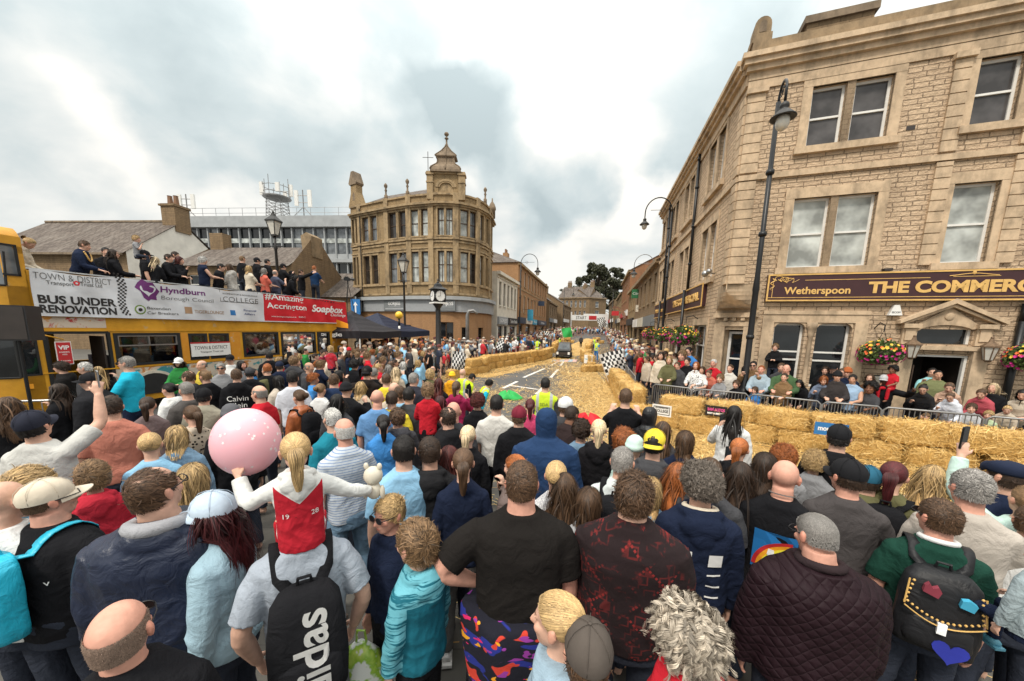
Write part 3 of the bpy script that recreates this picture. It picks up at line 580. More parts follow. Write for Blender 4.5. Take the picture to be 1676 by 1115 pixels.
# ---- the curved corner building across the square
def corner_building():
 P=thing('corner_building','golden stone Victorian building with a curved corner and a domed stone finial over the shop','building',(-5,28,0))
 cor=Vector((-4.9,30.6,0)) # centre of the rounded corner
 pts=[(-13.1,30.3),(-12.2,29.75),(-9.6,28.35),(-7.7,27.45),(-6.0,26.95)]
 arc=[(-5.5,26.82),(-4.95,26.78),(-4.4,26.82),(-3.9,26.95)]
 right=[(-3.35,27.25),(-2.75,27.85),(-2.3,28.7),(-2.05,29.8),(-1.9,31.9)]
 allp=pts+arc+right
 segs=[]
 for i,(a,b)in enumerate(zip(allp,allp[1:])):
  az=math.degrees(math.atan2(b[0]-a[0],b[1]-a[1]));segs.append((Fac(a,az,1,P),math.dist(a,b)))
 wall=MB();trim=MB();shop=MB();fas=MB();dark=MB()
 Z=dict(s1=5.55,w1a=5.6,w1b=7.75,st1=8.75,w2a=8.82,w2b=10.62,cor=10.75,par=11.6)
 def prof(mb,z0,z1,out,back=.08):
 # a continuous moulding round the whole front, mitred at each bend
  n=len(allp);off=[]
  for i in range(n):
   a=Vector((*allp[max(i-1,0)],0));b=Vector((*allp[min(i+1,n-1)],0));d=(b-a).normalized();off.append(Vector((d.y,-d.x,0)))
  r=[[Vector((*p,0))+o*out for p,o in zip(allp,off)],[Vector((*p,0))-o*back for p,o in zip(allp,off)]]
  rings=[[(f.x,f.y,z0),(f.x,f.y,z1),(k.x,k.y,z1),(k.x,k.y,z0)]for f,k in zip(*r)];mb.loft(rings)
 spec={1:1,2:1,3:1,9:1,10:1,11:1,12:1,0:0}
 wins=[]
 for i,(F,l)in enumerate(segs):
  wall.M=F.Mx;ops=[]
  if i in(1,2,3):pos=[(l*.5-.88,l*.5-.12),(l*.5+.12,l*.5+.88)]if i!=1 else[(.3,1.0),(1.22,1.92)]
  elif i==0:pos=[(.12,.4),(.58,.86)]
  elif i in(4,5,6,7):pos={4:[],5:[(.03,l-.08)],6:[(.08,l-.03)],7:[]}[i]
  elif i in(8,9,10,11):pos=[(l*.5-.3,l*.5+.3)]if l<1.4 else[(l*.5-.62,l*.5-.08),(l*.5+.08,l*.5+.62)]
  elif i==12:pos=[(.3,.85),(1.1,1.65)]
  else:pos=[]
  if i in(5,6):pos=[(.02,l-.02)]
  for a,b in pos:ops+=[(a,b,Z['w1a'],Z['w1b']),(a,b,Z['w2a'],Z['w2b'])]
  F.wall(wall,0,l,4.55,Z['par'],ops,.22);wins+=[(F,o,i)for o in ops]
  trim.M=F.Mx
  for o in ops:F.rail(trim,o[0]-.1,o[0]-.01,o[2],o[3],.03);F.rail(trim,o[1]+.01,o[1]+.1,o[2],o[3],.03);F.rail(trim,o[0]-.1,o[1]+.1,o[3],o[3]+.14,.035);F.rail(trim,o[0]-.1,o[1]+.1,o[2]-.1,o[2],.08)
  shop.M=F.Mx
  so=[]
  if i==2:so=[(.9,2.1,1.0,2.5)]
  if i in(5,6):so=[(0,l,0,2.75)]
  if i==8:so=[(.1,l-.1,.9,2.4)]
  if i==10:so=[(.15,l-.15,.9,2.4)]
  F.wall(shop,0,l,0,3.6,so,.25)
  for o in so:
   F.window(*o,fr='dark_frame',rails=(.62,),mull=(.5,)if i==2 else(),dep=.18)
 wall.M=trim.M=shop.M=None
 prof(trim,Z['cor'],Z['cor']+.12,.16);prof(trim,Z['cor']+.12,Z['cor']+.26,.28);prof(trim,Z['par']-.12,Z['par'],.1);prof(trim,Z['st1']-.22,Z['st1']-.08,.12);prof(trim,Z['st1']-.42,Z['st1']-.3,.07);prof(trim,7.93,8.03,.08);prof(trim,Z['s1']-.14,Z['s1']-.02,.12);prof(trim,4.72,4.86,.06)
 P_=lambda mb,nm,mt,**k:setattr(mb.obj(nm,mt,P,**k),'matrix_parent_inverse',Matrix.Translation(-P.location))
 P_(wall,'wall','buff_stone');P_(shop,'shop_wall','tan_brick')
 prof(fas,4.35,4.6,.38);P_(fas,'shop_cornice','concrete');fas=MB();prof(fas,3.5,4.35,.16);P_(fas,'fascia','grey_sign')
 for F,o,i in wins:
  F.window(*o,fr='brown_frame',pn='pale_glass' if(o[0]*7+i)%3>1.2 or i in(3,5,6)else 'sky_glass' if(i+int(o[2]))%2 else 'brown_glass',fw=.06,rails=(.5,)if i not in(5,6)else(.58,),mull=(.5,)if i in(5,6)else(),dep=.16)
  # pilasters, attic with arch, dome and finials
 for i,u in((1,.03),(2,0),(3,0),(4,.02),(7,.18),(10,0),(12,0)):
  F,l=segs[i];trim.M=F.Mx;F.rail(trim,u-.2,u+.2,4.8,Z['par']+.05,.1);F.rail(trim,u-.24,u+.24,8.55,8.7,.18)
 trim.M=None
 F=segs[4][0];q0,q1=Vector((-6.05,26.95,0)),Vector((-3.75,27.0,0));d=q1-q0;At=Fac(q0,math.degrees(math.atan2(d.x,d.y)),1,P);l=d.length
 zmap=lambda z:z if z<11.6 else 11.6+(z-11.6)*.85 if z<13.2 else 12.96+(z-13.2)*.62
 amb=lambda:(lambda m_:(setattr(m_,'zf',zmap),m_)[1])(At.mb())
 t=amb();At.wall(t,0,l,Z['par'],13.2,[(.62,l-.62,11.75,12.5)],.2,w=.05);t.box(0,l,-.5,-.3,Z['par'],13.2);At.add(t,'attic_wall','buff_stone')
 trim.M=At.Mx;trim.zf=zmap
 for u in(.05,l-.05):trim.box(u-.22,u+.22,-.4,.16,11.2,13.0);trim.box(u-.28,u+.28,-.45,.24,13.0,13.14);trim.box(u-.24,u+.24,-.4,.2,13.14,13.26);trim.box(u-.26,u+.26,-.4,.2,12.4,12.5)
 trim.box(.2,l-.2,-.4,.14,13.08,13.2);trim.box(.25,l-.25,-.05,.13,11.6,11.68);trim.box(.25,l-.25,-.05,.13,11.02,11.1)
 for k in range(11):u=.35+k*(l-.7)/10;trim.lathe([(.04,11.1),(.06,11.25),(.03,11.42),(.05,11.6)],(u,.04,0),6)
 rr=(l-1.24)/2
 for ra,rb,w in((rr+.02,rr+.2,.1),(rr-.1,rr+.02,.07)):
  for k in range(12):
   a0,a1=math.pi*k/12,math.pi*(k+1)/12;f=lambda r_,a:(l/2+r_*math.cos(a),12.1+r_*math.sin(a)*.85)
   trim.extr([f(ra,a0),f(rb,a0),f(rb,a1),f(ra,a1)],-.05,w)
 t=amb();t.extr([(l/2+rr*math.cos(a),12.1+rr*.85*math.sin(a))for a in np.linspace(0,math.pi,13)]+[(l/2-rr,11.7),(l/2+rr,11.7)],-.12,-.03);At.add(t,'arch_panel','ashlar_gold')
 t=amb();prf=[(1.08,13.2),(1.08,13.42),(1.0,13.72),(.8,13.98),(.66,14.15),(.6,14.35),(.58,14.8),(.66,14.84),(.74,14.94),(.74,15.02),(.36,15.6),(.1,16.15),(.08,16.3)]
 t.loft([[(l/2+sx*r_*.98,-.35+sy*r_*.62,z)for sx,sy in((-1,-1),(0,-1),(1,-1),(1,0),(1,1),(0,1.0),(-1,1),(-1,0))]for r_,z in prf]);d_=At.add(t,'stone_cupola','ashlar_dark')
 t=amb()
 for sx in(-1,0,1):t.tube([(l/2+sx*r_*.98,-.35+.62*r_+.01,z)for r_,z in prf[1:]],[.05]*4+[.04]*8,6)
 t.lathe([(.1,16.2),(.12,16.3),(.06,16.5),(.06,16.9),(.14,16.98),(.14,17.04),(.05,17.1),(.06,17.25),(.13,17.32),(.17,17.45),(.13,17.58),(.05,17.66)],(l/2,-.35,0),10);At.add(t,'finial','ashlar_dark',True,parent=d_)
 trim.M=trim.zf=None
 P_(trim,'dressings','ashlar_gold')
 def finial(x,y,z,s=1):
  t=MB();t.lathe([(.13*s,0),(.13*s,.35*s),(.07*s,.4*s),(.06*s,.6*s),(.1*s,.68*s),(.05*s,.8*s),(.13*s,.95*s),(.13*s,1.05*s),(.04*s,1.18*s)],(x,y,z),9);P_(t,'finial','ashlar_dark',smooth=True)
 finial(-9.6,28.4,11.55);finial(-7.75,27.5,11.55);finial(-2.3,28.75,11.55);
 t=MB();t.lathe([(.26,11.4),(.26,12.0),(.32,12.05),(.3,12.25),(.2,12.5),(.06,12.7),(.05,12.95)],(-1.95,31.7,0),9);P_(t,'corner_turret','ashlar_dark',smooth=True)
 # left gable with chimney
 F=segs[0][0];t=F.mb();t.extr([(-.15,11.6),(1.35,11.6),(.9,12.6),(.9,13.15),(.2,13.15),(.2,12.6)],-.5,.04);F.add(t,'gable','buff_stone')
 t=F.mb();t.extr([(.14,13.15),(.96,13.15),(1.04,13.27),(.7,14.1),(.4,14.1),(.06,13.27)],-.55,.12);F.add(t,'chimney_trim','ashlar_dark');t=F.mb();t.extr([(.42,12.0),(.68,12.0),(.68,12.45),(.55,12.6),(.42,12.45)],.04,.05);F.add(t,'gable_niche','ashlar_dark')
 t=F.mb();t.tube([(1.22,.08,11.3),(1.22,.08,4.7),(1.3,.2,4.4),(1.3,.2,3.4)],.06,6);F.add(t,'drainpipe','black_metal')
 t=MB();rp=[(x,y,11.5)for x,y in allp];ap=(-6.5,31.5,13.6);ap2=(-11,33,13.4)
 for a,b in zip(rp,rp[1:]):t.face([a,b,ap if a[0]>-10 else ap2])
 t.face([ap2,rp[2],ap]);P_(t,'roof','slate')
 t=MB();a,b=allp[-1],(-7,36.5);t.face([(*a,0),(*b,0),(*b,11.6),(*a,11.6)],[(0,0),(7,0),(7,11.6),(0,11.6)]);a,b=allp[0],(-9,37);t.face([(*a,0),(*b,0),(*b,11.6),(*a,11.6)],[(0,0),(7,0),(7,11.6),(0,11.6)]);P_(t,'back_wall','brown_stone')
 t=MB();t.tube([(-6.6,29,12.6),(-6.6,29,15.2)],.025,5);t.tube([(-7.0,29,14.8),(-6.2,29,14.8)],.02,5);P_(t,'aerial','iron')
 F,l=segs[2];s=F.sign(-.35,1.75,3.56,4.28,'mid_grey',.2);F.write('GORJESS',.7,4.06,.34,'white_ink',.205,1.2,s,bold=.004);t=F.mb();t.box(.1,1.3,.2,.206,3.82,3.85);t.box(-.2,1.6,.2,.204,3.64,3.74);F.add(t,'lettering','concrete',parent=s)
 F,l=segs[5];s=F.sign(-.2,1.3,3.56,4.28,'mid_grey',.2);F.write('GORJESS',.55,4.06,.34,'white_ink',.205,1.2,s,bold=.004);t=F.mb();t.box(-.05,1.15,.2,.206,3.82,3.85);F.add(t,'lettering','concrete',parent=s)
corner_building()
# ---- rows of street buildings
def house(name,label,cat,F_args,L,H,stone,wins=(),depth=8,roof='gable',roof_h=2.0,shop=None,chim=(),wall_end=True,trims=True,winmat=('white_paint','sky_glass'),z0=0,shopz=3.3,bands=()):
 P0,az,side=F_args;P=thing(name,label,cat,(P0[0],P0[1],z0));F=Fac(P0,az,side,P,z0)
 ops=[w for w in wins];sops=[(u,u+w_,.5,2.4)for u,w_ in(shop or{}).get('ops',())]
 t=F.mb();F.wall(t,0,L,shopz,H,ops);F.wall(t,0,L,-1.5,shopz,sops)
 gab=roof_h if roof=='gable' else 0
 for u in(0,L):
  p=[(u,0,-1.5),(u,-depth,-1.5),(u,-depth,H),(u,-depth/2,H+gab),(u,0,H)];t.face(p,[(-q[1],q[2])for q in p])
 t.face([(0,-depth,-1.5),(L,-depth,-1.5),(L,-depth,H),(0,-depth,H)]);F.add(t,'wall',stone)
 t=F.mb()
 if roof=='gable':
  t.face([(-.15,.25,H-.1),(L+.15,.25,H-.1),(L+.15,-depth/2,H+roof_h),(-.15,-depth/2,H+roof_h)],[(0,0),(L,0),(L,depth*.6),(0,depth*.6)]);t.face([(-.15,-depth-.25,H-.1),(L+.15,-depth-.25,H-.1),(L+.15,-depth/2,H+roof_h),(-.15,-depth/2,H+roof_h)],[(0,0),(L,0),(L,depth*.6),(0,depth*.6)])
 elif roof=='hip':
  e=[(-.2,.25,H),(L+.2,.25,H),(L+.2,-depth-.2,H),(-.2,-depth-.2,H)];r0,r1=(depth/2,-depth/2,H+roof_h),(L-depth/2,-depth/2,H+roof_h)
  for f in((e[0],e[1],r1,r0),(e[2],e[3],r0,r1),(e[3],e[0],r0),(e[1],e[2],r1)):t.face(f,[(q[0]+q[1],q[2]*1.6+abs(q[1]))for q in f])
 else:t.face([(0,0,H-.1),(L,0,H-.1),(L,-depth,H-.1),(0,-depth,H-.1)])
 rf=F.add(t,'roof','slate' if roof!='flat' else 'lead')
 if trims:
  t=F.mb();F.rail(t,-.05,L+.05,H-.25,H+.02,.28)
  for z in bands:F.rail(t,0,L,z,z+.12,.06)
  for o in ops:F.rail(t,o[0]-.08,o[1]+.08,o[2]-.12,o[2],.08);F.rail(t,o[0]-.05,o[1]+.05,o[3],o[3]+.16,.03)
  F.add(t,'dressings','cream_render' if stone=='cream_render' else 'ashlar_gold' if 'brown' not in stone else 'ashlar_brown')
 for o in ops:F.window(*o,fr=winmat[0],pn=winmat[1],bars=.06,fw=.07)
 for o in sops:F.window(*o,fr='dark_frame',rails=(.7,),pn='glass')
 for i,(u0,u1,mat,txt,ink)in enumerate((shop or{}).get('signs',())):
  s=F.sign(u0,u1,shopz-.75,shopz-.05,mat,.18)
  if txt:F.write(txt,(u0+u1)/2,shopz-.4,.5,ink,.185,min((u1-u0)*.75,len(txt)*.38),s)
 for u in chim:
  t=F.mb();t.box(u-.55,u+.55,-depth/2-.35,-depth/2+.35,H+roof_h-.5,H+roof_h+1.2);c=F.add(t,'chimney',stone if stone not in('cream_render',)else 'brown_stone',parent=rf);
  t=F.mb()
  for k in(-.35,0,.35):t.lathe([(.14,0),(.11,.5),(.13,.52)],(u+k,-depth/2,H+roof_h+1.2),8)
  F.add(t,'chimney_pots','clay',parent=rf)
 return F
def wrow(n,u0,du,w,z0,z1):return[(u0+k*du,u0+k*du+w,z0,z1)for k in range(n)]
LB_=stp(-8.9,0)
def lp(v,lat=-8.9):p=stp(lat,v);return(p.x,p.y)
house('white_shop','cream rendered two storey shop right of the curved corner building','shop',(lp(31.9),13,1),8.3,7.2,'cream_render',wrow(5,.7,1.55,.75,4.3,6.4),8,'flat',0,dict(ops=[(.5,1.6),(2.6,1.4),(5,2.6)],signs=[(.1,3.6,'grey_sign','GORJESS','white_ink'),(4.0,8.2,'black_sign','Tattoo Studio','white_ink')]),z0=.2,winmat=('brown_frame','brown_glass'),bands=(6.7,))
house('brick_terrace','tall tan three storey street block with hipped slate roof and chimneys on the left','building',(lp(40.5),13,1),23.5,9.2,'tan_brick',wrow(9,1.0,2.5,.9,6.9,8.6)+wrow(9,1.0,2.5,.9,3.9,5.8),9,'hip',2.2,dict(ops=[(1,2),(5,3),(11,3),(17,4)],signs=[(.2,4.2,'navy_paint','',''),(4.6,9,'bus_cream','TRAVEL','navy_ink'),(9.6,13,'sky_sign','Phones','white_ink'),(14,23,'navy_paint','Furniture','white_ink')]),chim=(3,12),z0=.45,bands=(6.4,))
house('stone_house','two storey brown stone shop with a steep roof and tall chimney far up the left','house',(lp(65.5,-8.6),13,1),13,6.2,'brown_stone',wrow(4,1.5,3,1.1,3.8,5.4),8,'gable',3,dict(ops=[(1,4),(7,4)],signs=[(.2,6,'mid_grey','',''),(7,12.5,'white_sign','','')]),chim=(1.5,11),z0=1.15)
house('far_cottage','small grey gabled house beyond the stone shop far up the left','house',(lp(80,-7.5),16,1),14,6.4,'brown_stone',wrow(4,1.5,3,1,3.8,5.2),8,'gable',2.6,dict(ops=[(1,4)],signs=[(.2,10,'white_sign','','')]),chim=(1,),z0=1.5)
house('far_terrace','three storey brown terrace closing the far end of the street behind the start banner','building',((12.6,103),115,1),8.5,9.2,'brown_stone',wrow(6,.8,1.25,.55,6.6,8.4)+wrow(6,.8,1.25,.55,3.6,5.6),10,'gable',3.4,chim=(1.5,8),z0=1.9,shopz=3.0)
house('far_corner_block','angled end of the brown terrace at the top of the street','building',((20.3,99.4),62,1),6,9.2,'brown_stone',[(2.2,3.6,3.6,5.8),(2.2,3.4,6.6,8.2)],9,'gable',2.5,z0=1.9,shopz=3.0,chim=(2,))
def rp_(v,lat=3.47):p=stp(lat,v);return(p.x,p.y)
house('stone_shops','row of two storey stone shops next to the pub on the right','shop',(rp_(24.2),13,-1),13.5,6.6,'brown_stone',wrow(5,.8,2.6,1.0,4.2,5.9),8,'gable',1.7,dict(ops=[(1,3),(6,3),(10.5,2.5)],signs=[(.2,5,'mid_grey','',''),(5.4,9,'bus_cream','',''),(9.4,13.2,'white_sign','','')]),chim=(.8,9),z0=.2)
house('stone_bank','small stone shop front with a green hanging sign further up the right','shop',(rp_(38),13,-1),8,6.4,'buff_stone',wrow(3,1,2.4,1.0,4.2,5.8),8,'gable',1.7,dict(ops=[(1,2.5),(4.5,2.5)],signs=[(.2,7.8,'black_sign','','')]),chim=(7,),z0=.45)
house('red_brick_block','red brick building with a blank gable standing above the stone shops','building',(rp_(46.5),13,-1),14,8.8,'red_brick',wrow(5,4,1.9,.9,5.6,7.6),9,'gable',2.4,dict(ops=[(1,5),(8,5)],signs=[(.2,6,'white_sign','',''),(6.5,13.8,'red_paint','','')]),z0=.8,shopz=4.2)
house('gabled_shops','pale stone gabled shops beyond the red brick block on the right','shop',(rp_(61),13,-1),15,7.2,'buff_stone',wrow(6,1,2.3,.9,4.4,6.2),9,'gable',3.2,dict(ops=[(1,4),(8,4)],signs=[(.2,7,'bus_cream','',''),(7.5,14.8,'navy_paint','','')]),chim=(2,13),z0=1.2)
house('last_shops','brown stone shops at the top of the street on the right','shop',(rp_(77,3.0),11,-1),16,7.0,'brown_stone',wrow(6,1,2.4,.9,4.4,6),9,'gable',3,dict(ops=[(1,4),(8,4)],signs=[(.2,7,'white_sign','',''),(7.5,14.8,'red_paint','','')]),chim=(2,10),z0=1.6)
# ---- buildings behind the bus
def office():
 P=thing('office_block','grey concrete sixties office block with bands of windows behind the bus','office building',(-33,50,0))
 a,b=Vector((-44.5,51.4,0)),Vector((-17.5,49.0,0));d=b-a;F=Fac(a,math.degrees(math.atan2(d.x,d.y)),1,P);L=d.length
 n=18;du=L/n;ops=[]
 for z0,z1 in((11.6,14.9),(7.2,10.4),(3.2,6.2)):
  for k in range(n):ops.append((k*du+.07,(k+1)*du-.07,z0,z1))
 t=F.mb();F.wall(t,0,L,0,16.2,ops,.28);t.box(0,L,-12,-11.9,0,16.2);t.face([(0,0,16.2),(L,0,16.2),(L,-12,16.2),(0,-12,16.2)]);t.face([(0,0,0),(0,-12,0),(0,-12,16.2),(0,0,16.2)]);F.add(t,'wall','concrete')
 t=F.mb()
 for k in range(n+1):t.box(k*du-.075,k*du+.075,0.003,.12,10.9,14.9);t.box(k*du-.07,k*du+.07,.003,.12,3,10.5)
 t.box(-.1,L+.1,-.05,.42,14.93,16.3);t.box(-.1,L+.1,-.05,.36,10.5,10.95);F.add(t,'concrete_fins','concrete')
 for o in ops:
  z0,z1=o[2:];t=F.mb();zm=z0+(z1-z0)*.42;t.box(o[0],o[1],-.2,-.13,zm+.02,zm+(z1-z0)*.18);f=F.add(t,'window','pale_glass')
  t=F.mb();t.box(o[0],o[1],-.27,-.22,z0,z1);F.add(t,'pane','sky_glass' if random.random()<.35 else 'glass',parent=f)
 t=F.mb()
 for k in range(15):t.tube([(k*L/14,-.6,16.3),(k*L/14,-.6,17.6)],.03,5)
 for z in(16.95,17.6):t.tube([(0,-.6,z),(L,-.6,z)],.03,5)
 F.add(t,'roof_railing','steel')
 return F,L
OFF,OFF_L=office()
def antenna(px0,py0,px1,py1,Y,kind,label):
 b=Vector(at_y(px0,py0,Y));tp=Vector(at_y(px1,py1,Y));h=tp.z-b.z;P=thing('antenna_mast',label,'antenna',b)
 t=MB()
 if kind=='lattice':
  for sx,sy in((-.9,-.9),(.9,-.9),(.9,.9),(-.9,.9)):t.tube([(sx*1.15,sy*1.15,-.3),(sx,sy,h*.45)],.05,5)
  for k in range(5):
   z0,z1=h*.45*k/5,h*.45*(k+1)/5
   for(x0,y0,x1,y1)in((-1,-1,1,-1),(1,-1,1,1),(1,1,-1,1),(-1,1,-1,-1)):t.tube([(x0,y0,z0),(x1,y1,z1)],.03,4);t.tube([(x1,y1,z0),(x0,y0,z1)],.03,4)
  t.lathe([(.4,h*.42),(1.7,h*.5),(1.7,h*.53)],(0,0,0),12)
  for z in(h*.62,h*.78):t.tube([(1.6*math.cos(a),1.6*math.sin(a),z)for a in np.linspace(0,6.28,13)],.04,5)
  for k in range(8):a=k*.785;t.tube([(1.6*math.cos(a),1.6*math.sin(a),h*.5),(1.6*math.cos(a),1.6*math.sin(a),h*(.85 if k%2 else 1))],.04,5)
 else:
  t.tube([(0,0,0),(0,0,h)],.07,6)
  for a in(0,2.1,4.2):t.tube([(1.3*math.cos(a),1.3*math.sin(a),0),(0,0,h*.4)],.05,5)
  for z in(.55,.8):t.tube([(-.9,0,h*z),(.9,0,h*z)],.05,5)
 t.obj('mast_frame','dull_steel',P)
 panels=((-2.0,0,.75,.33),(1.8,.2,.72,.3),(.1,1.7,.68,.25),(-1.2,-1.2,.66,.2),(1.0,-1.4,.7,.22))if kind=='lattice' else((-.9,0,.7,.55),(.9,0,.7,.6))
 for x,y,zc,hh in panels:t=MB();t.box(x-.24,x+.24,y-.12,y+.12,h*(zc-hh/2),h*(zc+hh/2));t.obj('antenna_panel','white_paint',P)
antenna(456,357,455,293,52,'lattice','lattice mobile phone mast with white panels on the office roof')
antenna(498,357,498,311,52,'pole','tripod phone antenna with two white panels on the office roof')
antenna(308,357,306,318,52,'pole','small phone antenna on the left end of the office roof, behind a chimney')
def left_houses():
 z=7.4
 P=thing('slate_roof_house','long house with a stained slate roof and white rendered gable behind the bus','house',(-30,30,0));F=Fac((-38.5,28.5),95,1,P);Lh=9.9
 t=F.mb();F.wall(t,0,Lh,0,z,[],.1);F.add(t,'wall','brown_stone')
 t=F.mb();p=[(Lh,0,0),(Lh,-9,0),(Lh,-9,z),(Lh,-4.5,z+3.2),(Lh,0,z)];t.face(p,[(-q[1],q[2])for q in p]);F.add(t,'gable_wall','white_render')
 t=F.mb();t.face([(-3,.3,z-.15),(Lh+.1,.3,z-.15),(Lh+.1,-4.5,z+3.3),(-3,-4.5,z+3.3)],[(0,0),(13,0),(13,6),(0,6)]);t.face([(-3,-9.3,z),(Lh+.1,-9.3,z),(Lh+.1,-4.5,z+3.3),(-3,-4.5,z+3.3)],[(0,0),(13,0),(13,6),(0,6)]);rf=F.add(t,'roof','slate')
 t=F.mb();t.tube([(-3,-4.5,z+3.33),(Lh,-4.5,z+3.33)],.14,6);t.box(-3,Lh,.25,.4,z-.3,z-.15);F.add(t,'ridge_and_gutter','ashlar_dark',parent=rf)
 t=F.mb();t.box(Lh-1.1,Lh+.12,-5.2,-3.9,z+2.4,z+4.6);t.box(Lh-1.2,Lh+.2,-5.3,-3.8,z+4.4,z+4.55);F.add(t,'chimney','brown_stone',parent=rf)
 t=F.mb();[t.lathe([(.2,0),(.16,.7),(.19,.75)],(Lh-.8+k*.55,-4.5,z+4.6),8)for k in(0,1)];F.add(t,'chimney_pots','clay',parent=rf)
 P=thing('stone_cottage','low stone house with slate roof and broken gable stack behind the crowded bus deck','house',(-22,27,0));F=Fac((-24.6,26.8),96,1,P);Lh=9.2;z=6.4
 t=F.mb();F.wall(t,0,Lh,0,z,[(1.2,2.2,4.4,5.7),(4.6,5.6,4.4,5.7),(7,8,4.4,5.7)],.15);p=[(Lh,0,0),(Lh,-6,0),(Lh,-6,z),(Lh,-3.4,z+2.3),(Lh,-2.4,z+2.3),(Lh,0,z)];t.face(p,[(-q[1],q[2])for q in p]);t.face([(0,0,0),(0,-6,0),(0,-6,z),(0,-3,z+1.7),(0,0,z)]);F.add(t,'wall','brown_stone')
 for u in(1.2,4.6,7):F.window(u,u+1,4.4,5.7)
 t=F.mb();t.face([(-.2,.3,z-.1),(Lh,.3,z-.1),(Lh-.3,-3,z+1.8),(.7,-3,z+1.8)],[(0,0),(9,0),(8.7,4),(.7,4)]);t.face([(-.2,.3,z-.1),(.7,-3,z+1.8),(-.2,-6,z)]);t.face([(-.2,-6.2,z),(Lh,-6.2,z),(Lh,-3,z+1.8),(.7,-3,z+1.8)]);F.add(t,'roof','slate')
 t=F.mb();t.extr([(Lh-.7,z+1.2),(Lh+.05,z+1.0),(Lh+.05,z+2.5),(Lh-.35,z+2.75),(Lh-.8,z+2.5)],-3.6,-2.3);F.add(t,'gable_stack','ashlar_brown')
 t=F.mb();t.box(.6,1.7,-3.4,-2.6,z+1.3,z+2.8);F.add(t,'chimney','brown_stone')
 P=thing('slate_annexe','low slate roofed annexe between the stone cottage and the curved building','building',(-15,28,0));F=Fac((-17.5,29.5),100,1,P)
 t=F.mb();F.wall(t,0,5.2,0,4.6,[],.1);F.add(t,'wall','brown_stone');t=F.mb();t.face([(-.2,.3,4.5),(5.2,.3,4.5),(5.2,-4,6.9),(-.2,-4,6.9)],[(0,0),(5,0),(5,5),(0,5)]);F.add(t,'roof','slate');t=F.mb();t.box(3.0,4.2,0.01,.12,3.4,4.1);F.add(t,'sign_board','white_sign')
left_houses()
# ---- trees at the top of the street
def leafmat(name,c0,c1):
 m,nt,b=newmat(name);at=nod(nt,'ShaderNodeAttribute',attribute_name='shade')
 nt.links.new(ramp_(nt,at.outputs['Fac'],[(0,c0),(1,c1)]),b.inputs['Base Color']);b.inputs['Roughness'].default_value=.6;M[name]=m
leafmat('leaf_olive',(.022,.026,.012),(.085,.085,.04));leafmat('leaf_green',(.03,.06,.012),(.13,.19,.04))
def tree(px,py_top,py_base,Y,wid,label,n=14000,seed=1):
 r=np.random.default_rng(seed);base=Vector(at_y(px,py_base,Y));top=Vector(at_y(px,py_top,Y));g=min(gz(0,Y),2.9);h=top.z-g
 P=thing('tree',label,'tree',(base.x,Y,g));t=MB();t.tube([(0,0,-1),(.1,0,h*.3),(0,.1,h*.6),(0,0,h*.9)],[.5,.42,.28,.06],8)
 cl=[]
 for k in range(60):
  a=r.random()*6.28;z=h*r.uniform(.32,.97);rr=wid/2*math.sin(min(1,(1.08-z/h)*1.5+.25)*1.5708)*r.uniform(.35,1.0);e=Vector((rr*math.cos(a),rr*math.sin(a),z));cl.append(e)
  t.tube([(0,0,z*.72),e*.5+Vector((0,0,z*.38)),tuple(e)],[.12,.08,.03],5)
 t.obj('trunk','bark',P,True);C=np.array(cl);i=r.integers(0,len(C),n);s=r.uniform(.05,.11,len(C))[i]*wid
 d=r.normal(0,1,(n,3));d/=np.linalg.norm(d,axis=1,keepdims=True);Pp=C[i]+d*(s*r.random(n)**.4)[:,None]*np.array([1,1,.8]);D=r.normal(0,1,(n,3));D/=np.linalg.norm(D,axis=1,keepdims=True);N=r.normal(0,1,(n,3))
 V,F,sh=ribbons(Pp,D,np.full(n,.3*wid/10),np.full(n,.2*wid/10),r.random(n),N)
 o=bpy.data.objects.new('crown',np_mesh('crown',V,F,['leaf_olive'],{'shade':('FLOAT',sh)}));COL.objects.link(o);o.parent=P
tree(975,428,520,135,17,'large dark broadleaf tree rising above the roofs at the end of the street',20000,3);tree(1000,441,520,140,15,'dark tree crown on the right side of the big tree above the roofs',15000,4)
tree(949,467,520,120,8,'small green tree between the far chimneys',8000,5);tree(924,472,520,112,7,'small dark tree behind the chimney far up the left',8000,6)
